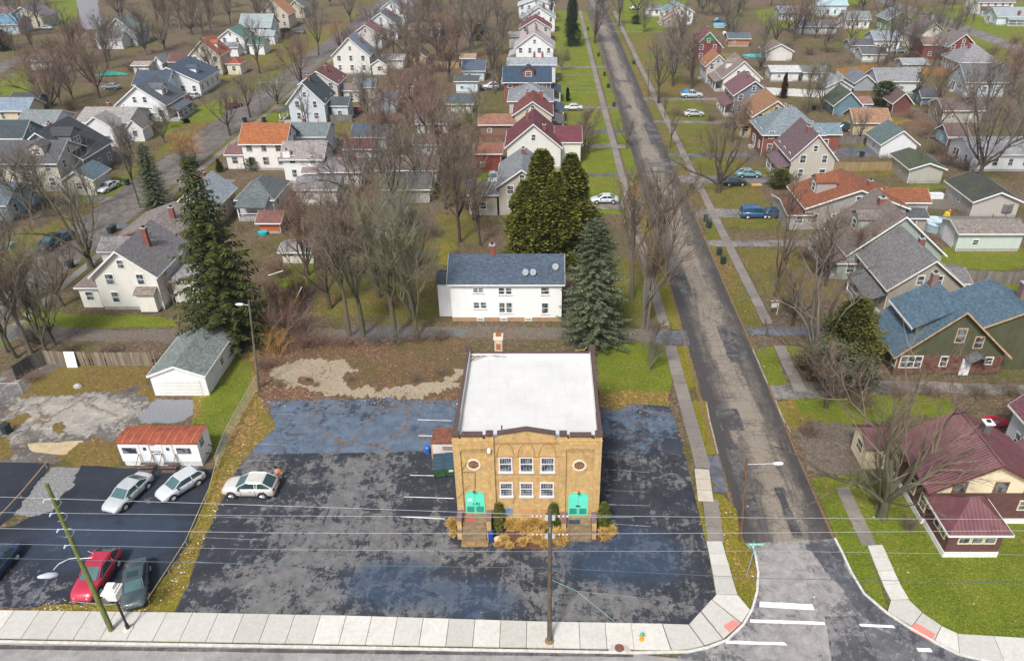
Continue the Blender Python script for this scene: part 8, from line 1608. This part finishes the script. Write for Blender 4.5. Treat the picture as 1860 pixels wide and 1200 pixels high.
FW = boardm('weathered_fence_wood', (.17, .12, .08), (.42, .36, .28)); FG = boardm('grey_fence_wood', (.16, .14, .12), (.30, .27, .23)); FO = boardm('orange_cedar_fence', (.42, .20, .05), (.56, .29, .09)); FT = boardm('tan_fence_wood', (.30, .22, .10), (.42, .32, .16)); FDK = boardm('dark_fence_wood', (.08, .075, .065), (.16, .15, .13))
fence('wooden_fence', [(86, 661), (160, 664), (215, 664), (284, 664)], 1.75, FW, 'weathered wooden fence with missing boards behind the white garage', gaps=True)
fence('wooden_fence', [(32, 690), (60, 672), (86, 661)], 1.8, FDK, 'dark netted fence angling down at the left yard corner')
m_ = MB(); c = P(135, 664); m_.box((0, 0, .95), (1.15, .05, 1.9)); o = m_.build('white_board', plain('white_door_board', (.78, .80, .78), .5, var=.05)); o.location = (c.x, c.y - .35, 0); o.rotation_euler = (radians(-8), 0, 0); tag(o, 'white door panel leaning on the weathered wooden fence', 'door panel')
fence('wooden_fence', [(1752, 513), (1800, 515), (1900, 519)], 1.8, FG, 'grey-brown board fence behind the blue-roofed green house')
fence('wooden_fence', [(1508, 312), (1628, 310)], 1.7, FT, 'tan board fence behind the rust-roofed house')
fence('wooden_fence', [(1512, 262), (1572, 262)], 1.6, FG, 'brown picket fence between asphalt pad and dark red brick house')
fence('wooden_fence', [(1520, 138), (1592, 130)], 2.0, FO, 'orange cedar fence left of the pale barn', board=.3)
fence('wooden_fence', [(1675, 135), (1735, 140)], 2.0, FO, 'orange cedar fence right of the pale barn', board=.3)
fence('wooden_fence', [(586, 222), (640, 222)], 1.6, FG, 'grey board fence beside the black-roofed tudor house', board=.3)
fence('white_fence', [(1380, 172), (1500, 178), (1546, 168)], 1.8, plain('white_vinyl', (.66, .66, .66), .5), 'long white vinyl fence behind the row of gabled houses', board=.5)
fence('white_fence', [(1518, 138), (1530, 150), (1558, 165)], 1.6, plain('white_vinyl', (.66, .66, .66), .5), 'short white fence angled before the orange cedar fence', board=.5)
fence('wooden_fence', [(790, 122), (834, 124)], 1.6, FT, 'tan board fence among the reddish trees near the yard lamp', board=.3)
fence('wooden_fence', [(1890, 470), (1850, 545)], 1.7, FG, 'board fence at the right edge beside the bright lawn')
# chain link fence down the left of the lot
def chain(pts, h, label, step=.28):
    pts = [P(*p) for p in pts]; root = empty('chain_link_fence', pts[0], 0, label, 'fence'); o0 = pts[0]; m_ = MB(); pp = MB()
    for a_, b2 in zip(pts, pts[1:]):
        d = b2 - a_; L = d.length; n = int(L / step); k = max(1, int(L / 2.6)); up = Vector((0, 0, h))
        for i in range(-int(h / step), n):
            for sg in (0, 1):
                s0 = max(0, i * step); s1 = min(L, i * step + h)
                if s1 <= s0: continue
                z0, z1 = (s0 - i * step), (s1 - i * step)
                if sg: z0, z1 = h - z0, h - z1
                p0 = a_ - o0 + d / L * s0 + Vector((0, 0, z0)); p1 = a_ - o0 + d / L * s1 + Vector((0, 0, z1)); m_.tube([p0, p1], .006, 3, cap=False)
        for i in range(k + 1): p = a_ + d * (i / k) - o0; pp.tube([p, p + Vector((0, 0, h + .06))], .03, 6)
        pp.tube([a_ - o0 + up, b2 - o0 + up], .02, 5)
    m_.build('wire_mesh', ALU, root); pp.build('fence_frame', ALU, root)
chain([(470, 702), (440, 755), (412, 808), (396, 852)], 1.5, 'chain link fence running down between the garage grass and the old lot')
chain([(2, 716), (42, 716)], 1.4, 'chain link gate panel with blue-grey frame in the left yard', .22)
# yellow-brown cable along the lot edge on short posts
def cable(pts, label, col, r=.03, posts=True, h=.55):
    w = [P(*p) + Vector((0, 0, h)) for p in pts]; root = empty('cable_barrier', (w[0].x, w[0].y, 0), 0, label, 'barrier'); o0 = Vector((w[0].x, w[0].y, 0)); m_ = MB(); m_.tube([p - o0 for p in w], r, 5); m_.build('cable', plain('cable_' + key(col), col, .7), root)
    if posts:
        m_ = MB()
        for p in w: q = p - o0; m_.tube([(q.x, q.y, 0), (q.x, q.y, h + .05)], .04, 6)
        m_.build('barrier_posts', plain('post_grey', (.3, .3, .28), .7), root)
cable([(398, 835), (382, 895), (374, 912), (340, 990), (308, 1040), (272, 1095)], 'yellow-brown cable barrier along the grass strip between the two lots', (.52, .40, .18))
cable([(86, 850), (40, 905), (-20, 970)], 'rusty low rail along the edge of the far left lot', (.40, .25, .14), .05)
cable([(135, 1100), (200, 1106), (265, 1098)], 'thin low cable along the front grass strip by the lantern post', (.45, .45, .42), .015, False, .5)
# ================================================================= yard things
p = P(1701, 416); root = empty('swimming_pool', (p.x, p.y, 0), 0, 'round above-ground pool with pale blue wall and winter cover', 'pool'); m_ = MB(); m_.lathe((0, 0, 0), [(2.1, 0), (2.15, 1.2)], 28); m_.build('pool_wall', plain('pool_wall_blue', (.28, .36, .42), .5, var=.4, vs=6), root); m_ = MB(); m_.lathe((0, 0, 0), [(2.22, 1.2), (2.22, 1.26), (1.9, 1.30), (.5, 1.33), (.1, 1.34)], 28); m_.build('pool_cover', plain('pool_cover_pale', (.50, .62, .68), .4, var=.35, vs=.8), root)
p = P(1719, 393); m_ = MB(); m_.box((0, 0, .4), (.9, .5, .8), 0, 0, .7); m_.lathe((.3, 0, .8), [(.2, 0), (.25, .2), (.1, .4)], 8, 1); tag(m_.build('toy_playhouse', [plain('toy_yellow', (.70, .60, .04), .4), plain('toy_red', (.6, .05, .03), .4)], loc=(p.x, p.y, 0)), 'small yellow and red plastic play toy beside the round pool', 'toy')
p = P(1814, 388); root = empty('trampoline', (p.x, p.y, 0), 0, 'trampoline with dark blue safety net by the beige mossy-roofed garage', 'trampoline'); m_ = MB(); m_.lathe((0, 0, 0), [(1.9, .85), (2.0, .9), (1.8, .92)], 20); m_.build('mat', plain('trampoline_blue', (.03, .06, .14), .6), root)
m_ = MB()
for i in range(8): a = 2 * pi * i / 8; m_.tube([(2 * cos(a), 2 * sin(a), 0), (2 * cos(a), 2 * sin(a), 2.4)], .035, 6)
m_.build('net_poles', plain('pole_dark', (.08, .09, .12), .5), root); m_ = MB()
for i in range(64): a = 2 * pi * i / 64; m_.tube([(1.95 * cos(a), 1.95 * sin(a), .9), (1.95 * cos(a), 1.95 * sin(a), 2.35)], .016, 3, cap=False)
for k in range(14): z = .95 + k * .1; m_.tube([(1.95 * cos(2 * pi * i / 24), 1.95 * sin(2 * pi * i / 24), z) for i in range(25)], .014, 3, cap=False)
m_.build('safety_net', plain('net_dark', (.02, .03, .04), .8), root)
def simple(name, px, py, label, cat, fn, mats, rz=0., z=0.):
    p = P(px, py); m_ = MB(); fn(m_); return tag(m_.build(name, mats, loc=(p.x, p.y, z), rz=rz), label, cat)
simple('satellite_dish', 1660, 357, 'pale round dish on the brown yard behind the rust-roofed house', 'satellite dish', lambda m: (m.lathe((0, 0, .9), [(.1, 0), (.5, .15), (.7, .3)], 16), m.tube([(0, 0, 0), (0, 0, .95)], .05, 6)), plain('dish_blue', (.40, .52, .60), .5))
simple('satellite_dish', 1812, 536, 'grey-blue round dish on the lawn behind the blue-roofed green house', 'satellite dish', lambda m: (m.lathe((0, 0, .6), [(.1, 0), (.5, .12), (.7, .2)], 16), m.tube([(0, 0, 0), (0, 0, .65)], .05, 6)), plain('dish_blue', (.40, .52, .60), .5))
simple('chest_freezer', 1699, 360, 'white rectangular chest lying in the brown yard', 'chest', lambda m: (m.box((0, 0, .4), (2.2, .9, .8)), m.box((0, 0, .84), (2.26, .96, .08))), plain('appliance_white', (.7, .7, .7), .4))
simple('junk_pile', 1733, 360, 'heap of dark scrap and grill beside the beige mossy-roofed garage', 'scrap heap', lambda m: (m.box((0, 0, .4), (1.2, .7, .6), 0, .3, .8), m.box((.8, -.5, .25), (.8, .5, .5), 1, 1.), m.box((-.3, .2, .9), (.8, .5, .3), 2, .5), m.tube([(1.2, -.8, .1), (1.6, -1.2, .9)], .05, 5)), [plain('scrap_grey', (.25, .3, .33), .5), BLACK, plain('scrap_pale', (.5, .52, .54), .5)])
simple('plastic_boat', 1806, 770, 'red plastic paddling tub on the lawn behind the maroon-roofed bungalow', 'paddling pool', lambda m: (m.lathe((0, 0, 0), [(.9, 0), (1.15, .35), (1.2, .42), (1.05, .36), (.8, .1)], 18, 0, 1.1, .7), m.box((0, 0, .2), (.9, .4, .25), 1)), [plain('red_plastic', (.38, .01, .03), .4), plain('grey_plastic', (.2, .18, .2), .5)])
simple('orange_board', 1374, 336, 'orange-tan sheet of board lying on the ground by the teal sedan', 'board', lambda m: m.box((0, 0, .05), (1.8, 1.1, .06)), plain('orange_board', (.62, .32, .13), .7), .1)
simple('green_tarp', 201, 138, 'crumpled green tarpaulin under the bare trees at the upper left', 'tarp', lambda m: (m.add([(-4, -.8, .1), (0, -1.2, .3), (4, .2, .1), (4.4, 1.6, .2), (0, 1.2, 1.0), (-3.6, .8, .5), (2, .6, .9), (-2, .0, .8)], [(0, 1, 7, 5), (1, 6, 4, 7), (1, 2, 3, 6), (4, 6, 3), (5, 7, 4)])), plain('tarp_green', (.02, .28, .20), .5, var=.3))
simple('backyard_pool', 1371, 107, 'turquoise oval pool with green cover behind the tan-roofed white gable', 'pool', lambda m: (m.lathe((0, 0, 0), [(3.2, 0), (3.2, .9), (3.0, .95)], 24, 1, 1.3, .8), m.lathe((0, 0, 0), [(2.95, .93), (2.9, .96)], 24, 0, 1.3, .8)), [plain('pool_turquoise', (.03, .42, .38), .3), plain('pool_rim', (.10, .14, .15), .5)])
simple('covered_boat', 1308, 50, 'boat under a blue cover near the tan bushes at the top right', 'boat', lambda m: (m.add([(-2.6, -.8, .5), (1.8, -.8, .5), (2.8, 0, .7), (1.8, .8, .5), (-2.6, .8, .5), (-2.4, 0, 1.5), (1.6, 0, 1.5)], [(0, 1, 6, 5), (1, 2, 6), (2, 3, 6), (3, 4, 5, 6), (4, 0, 5)]), m.box((-.4, 0, .25), (3.8, 1.2, .5), 1)), [plain('boat_cover_blue', (.10, .30, .42), .5), WHITE])
simple('covered_boat', 1316, 62, 'small white upturned boat beside the blue covered boat', 'boat', lambda m: m.lathe((0, 0, 0), [(.9, 0), (.7, .6), (.2, .9)], 10, 0, .8, 2.2), WHITE)
simple('teal_tank', 607, 256, 'round teal tub behind the small maroon-roofed garage', 'tub', lambda m: m.lathe((0, 0, 0), [(.8, 0), (.95, .7), (.6, 1.0)], 14), plain('teal_plastic', (.03, .35, .35), .4))
simple('blue_tarp', 853, 330, 'blue tarpaulin lying in the yard near the white pickup truck', 'tarp', lambda m: (m.box((0, 0, .25), (1.6, 1., .3), 0, .2, .8)), plain('blue_tarp', (.02, .16, .38), .5, var=.3))
simple('turquoise_tub', 478, 426, 'bright turquoise tub beside the orange-red sided shed', 'tub', lambda m: m.lathe((0, 0, 0), [(.5, 0), (.6, .5), (.5, .55)], 12, 0, 1.3, .8), plain('turquoise_plastic', (.02, .42, .50), .4))
simple('green_utility_box', 12, 450, 'pale green utility cover on the lawn at the left edge', 'utility box', lambda m: (m.box((0, 0, .3), (2.0, 1.4, .6)), m.box((0, 0, .63), (2.1, 1.5, .06))), plain('utility_green', (.20, .36, .30), .6))
simple('wooden_swing', 530, 560, 'long pale plank leaning among the orange-brown brush', 'plank', lambda m: m.tube([(0, 0, .1), (1.6, .4, 2.8)], .09, 5), plain('pale_plank', (.62, .60, .55), .7))
simple('fallen_plank', 508, 520, 'white board lying in the brush beside the long pale plank', 'plank', lambda m: m.tube([(-1.2, 0, 1.6), (.8, .2, 2.2)], .08, 5), plain('pale_plank', (.62, .60, .55), .7))
simple('scrap_tub', 176, 652, 'small rusty scrap heap in front of the wooden fence', 'scrap heap', lambda m: (m.box((0, 0, .1), (.8, .5, .2), 0, .4), m.box((.6, .3, .08), (.4, .3, .16), 0, 1.)), plain('rust_scrap', (.30, .20, .14), .8))
simple('fallen_rock', 142, 703, 'pale lump of concrete on the leafy yard', 'rock', lambda m: m.lathe((0, 0, 0), [(.5, 0), (.45, .25), (.2, .42)], 7, 0, 1., .6), CONC)
simple('mailbox_pole', 25, 560, 'small white and yellow yard sign hanging in the bare tree at the left edge', 'sign', lambda m: (m.tube([(0, 0, 0), (0, 0, 1.8)], .03, 4), m.box((0, -.02, 1.9), (.9, .04, .9)), m.box((.15, -.045, 1.75), (.5, .01, .5), 1)), [WHITE, plain('sign_yellow', (.7, .5, .04), .5)])
simple('flag_pole', 1577, 640, 'red and white striped flag hanging by the porch of the green house', 'flag', lambda m: (m.tube([(0, 0, 1.2), (.4, -.8, 2.2)], .02, 4), [m.add([(.4 - .12 * k, -.8 + .2 * k, 2.15 - .12 * k), (.4 - .12 * k, -.8 + .2 * k, 1.25 - .1 * k), (.4 - .12 * (k + 1), -.8 + .2 * (k + 1), 1.15 - .1 * k), (.4 - .12 * (k + 1), -.8 + .2 * (k + 1), 2.05 - .12 * k)], [(0, 1, 2, 3)], 1 + k % 2) for k in range(5)]), [CHROME, plain('flag_red', (.5, .02, .05), .7), plain('flag_white', (.75, .75, .75), .7)])
# ================================================================= the person at the open tailgate
def person(px, py, yaw):
    p = P(px, py); root = empty('person', (p.x, p.y, .017), yaw, 'person in an orange top and dark trousers leaning into the back of the crossover', 'person')
    def skin(name, J, E_, mat, rootv=0, sub=2):
        me = bpy.data.meshes.new(name); me.from_pydata([j[:3] for j in J], E_, []); me.materials.append(mat); o = bpy.data.objects.new(name, me); C.objects.link(o); o.parent = root
        s_ = o.modifiers.new('skin', 'SKIN'); s_.use_smooth_shade = True
        for i, j in enumerate(J): v = me.skin_vertices[0].data[i]; v.radius = (j[3], j[4] if len(j) > 4 else j[3]); v.use_root = (i == rootv)
        m2 = o.modifiers.new('sub', 'SUBSURF'); m2.levels = sub; m2.render_levels = sub; return o
    SK = plain('skin_tone', (.42, .24, .16), .6, var=.05)
    # faces +x (towards the car); bends forward at the hips
    J = [(0, 0, .92, .14, .12), (.10, 0, 1.10, .13, .11), (.24, 0, 1.26, .15, .12), (.34, 0, 1.38, .09), (.40, 0, 1.45, .052), (.46, 0, 1.52, .075), (.52, 0, 1.60, .095, .10), (.55, 0, 1.69, .07)]
    E_ = [(i, i + 1) for i in range(7)]
    def limb(at, pts):
        a = at
        for q in pts: J.append(q); E_.append((a, len(J) - 1)); a = len(J) - 1
        return a
    for s_ in (1, -1):
        limb(0, [(-.01, s_ * .10, .86, .095), (.03, s_ * .12, .48, .062), (-.05, s_ * .13, .10, .042), (.10, s_ * .14, .04, .038)])
        w = limb(2, [(.28, s_ * .19, 1.30, .062), (.40, s_ * .25, 1.10, .045), (.60, s_ * .20, 1.04, .034), (.67, s_ * .19, 1.03, .030)])
        for k in range(4):
            y = s_ * (.155 + .022 * k); limb(w, [(.71, y, 1.03, .010), (.745 + .006 * (1.5 - abs(k - 1.5)), y, 1.015, .009), (.765, y, .995, .008)])
        limb(w, [(.69, s_ * .15, 1.02, .011), (.72, s_ * .135, 1.00, .009)])
    skin('body', J, E_, SK, 0, 1)
    T_ = [(.02, 0, .96, .155, .135), (.10, 0, 1.10, .15, .13), (.24, 0, 1.26, .17, .14), (.32, 0, 1.36, .10)]; TE = [(0, 1), (1, 2), (2, 3)]
    for s_ in (1, -1): b0 = len(T_); T_ += [(.28, s_ * .20, 1.30, .078), (.40, s_ * .25, 1.10, .062), (.56, s_ * .21, 1.05, .050)]; TE += [(2, b0), (b0, b0 + 1), (b0 + 1, b0 + 2)]
    skin('top', T_, TE, plain('orange_knit', (.62, .17, .03), .8), 1)
    T_ = [(0, 0, .93, .15, .13)]; TE = []
    for s_ in (1, -1): b0 = len(T_); T_ += [(-.01, s_ * .10, .84, .105), (.03, s_ * .12, .48, .078), (-.05, s_ * .13, .12, .062)]; TE += [(0, b0), (b0, b0 + 1), (b0 + 1, b0 + 2)]
    skin('trousers', T_, TE, plain('dark_denim', (.02, .05, .07), .8), 0)
    for s_ in (1, -1): m_ = MB(); m_.box((.04, s_ * .135, .04), (.28, .10, .08), 0, 0, .85); m_.build('shoe', BLACK, root)
    skin('hair', [(.485, 0, 1.63, .10, .105), (.50, 0, 1.70, .095), (.44, 0, 1.56, .08)], [(0, 1), (0, 2)], plain('dark_hair', (.02, .012, .01), .6), 0)
    m_ = MB(); m_.box((.625, 0, 1.605), (.03, .025, .045), 0, 0, .6)
    m_.build('nose', SK, root); m_ = MB(); [m_.box((.612, s_ * .035, 1.635), (.01, .025, .012)) for s_ in (1, -1)]; m_.build('eyes', BLACK, root); m_ = MB(); m_.box((.608, 0, 1.565), (.01, .05, .012)); m_.build('mouth', plain('lips', (.35, .12, .1), .6), root)
    m_ = MB(); m_.box((.52, -.16, 1.12), (.22, .16, .30), 0, .2, .8); o = m_.build('bag', plain('pale_bag', (.50, .52, .60), .7)); o.location = root.location; o.rotation_euler = root.rotation_euler; o.location.z += .0; tag(o, 'pale grey bag held by the person at the crossover tailgate', 'bag')
person(516, 873, radians(190))
# ================================================================= litter on the ground
def litter():
    rr = random.Random(9); m_ = MB()
    zones = [((428, 845), (345, 1010), .35, 150), ((350, 1000), (285, 1095), .4, 110), ((470, 730), (830, 728), .8, 200), ((80, 1102), (262, 1104), .35, 160), ((1290, 900), (1365, 1090), .9, 120), ((480, 700), (410, 830), 1.2, 120), ((560, 640), (800, 630), 3., 160), ((1600, 1000), (1850, 1120), 3., 60), ((1100, 745), (1200, 735), 1., 60), ((700, 980), (900, 1120), 5., 24), ((1330, 480), (1400, 690), .8, 50)]
    for (a, b2, sp, n) in zones:
        A, B = P(*a), P(*b2)
        for i in range(n):
            p = A.lerp(B, rr.random()) + Vector((rr.gauss(0, sp), rr.gauss(0, sp), .035)); s_ = rr.uniform(.04, .10); an = rr.uniform(0, 6.28); m_.add([p + Vector((cos(an + k) * s_, sin(an + k) * s_ * .7, rr.uniform(0, .03))) for k in (0, 1.6, 3.1, 4.7)], [(0, 1, 2, 3)], 0 if rr.random() < .85 else 1)
    tag(m_.build('fallen_leaves', [barkm('dry_leaf', (.28, .14, .04), (.55, .36, .18)), plain('paper_scrap', (.72, .70, .66), .7)]), 'dry leaves and paper scraps scattered along the lot edges', 'leaf litter', kind='stuff')
litter()
# thin winter haze over the neighbourhood
def haze():
    m = bpy.data.materials.new('winter_haze'); m.use_nodes = True; nt = m.node_tree; nt.nodes.remove(nt.nodes['Principled BSDF']); v = nt.nodes.new('ShaderNodeVolumePrincipled')
    v.inputs['Color'].default_value = (.72, .85, 1.0, 1); v.inputs['Density'].default_value = .00016; v.inputs['Anisotropy'].default_value = .2; nt.links.new(v.outputs[0], nt.nodes['Material Output'].inputs['Volume'])
    m_ = MB(); m_.b2(-700, 700, -60, 1400, -1, 60); o = m_.build('haze', m); tag(o, kind='stuff')
HAZE_ON = True
if HAZE_ON: haze()
bpy.context.view_layer.update()
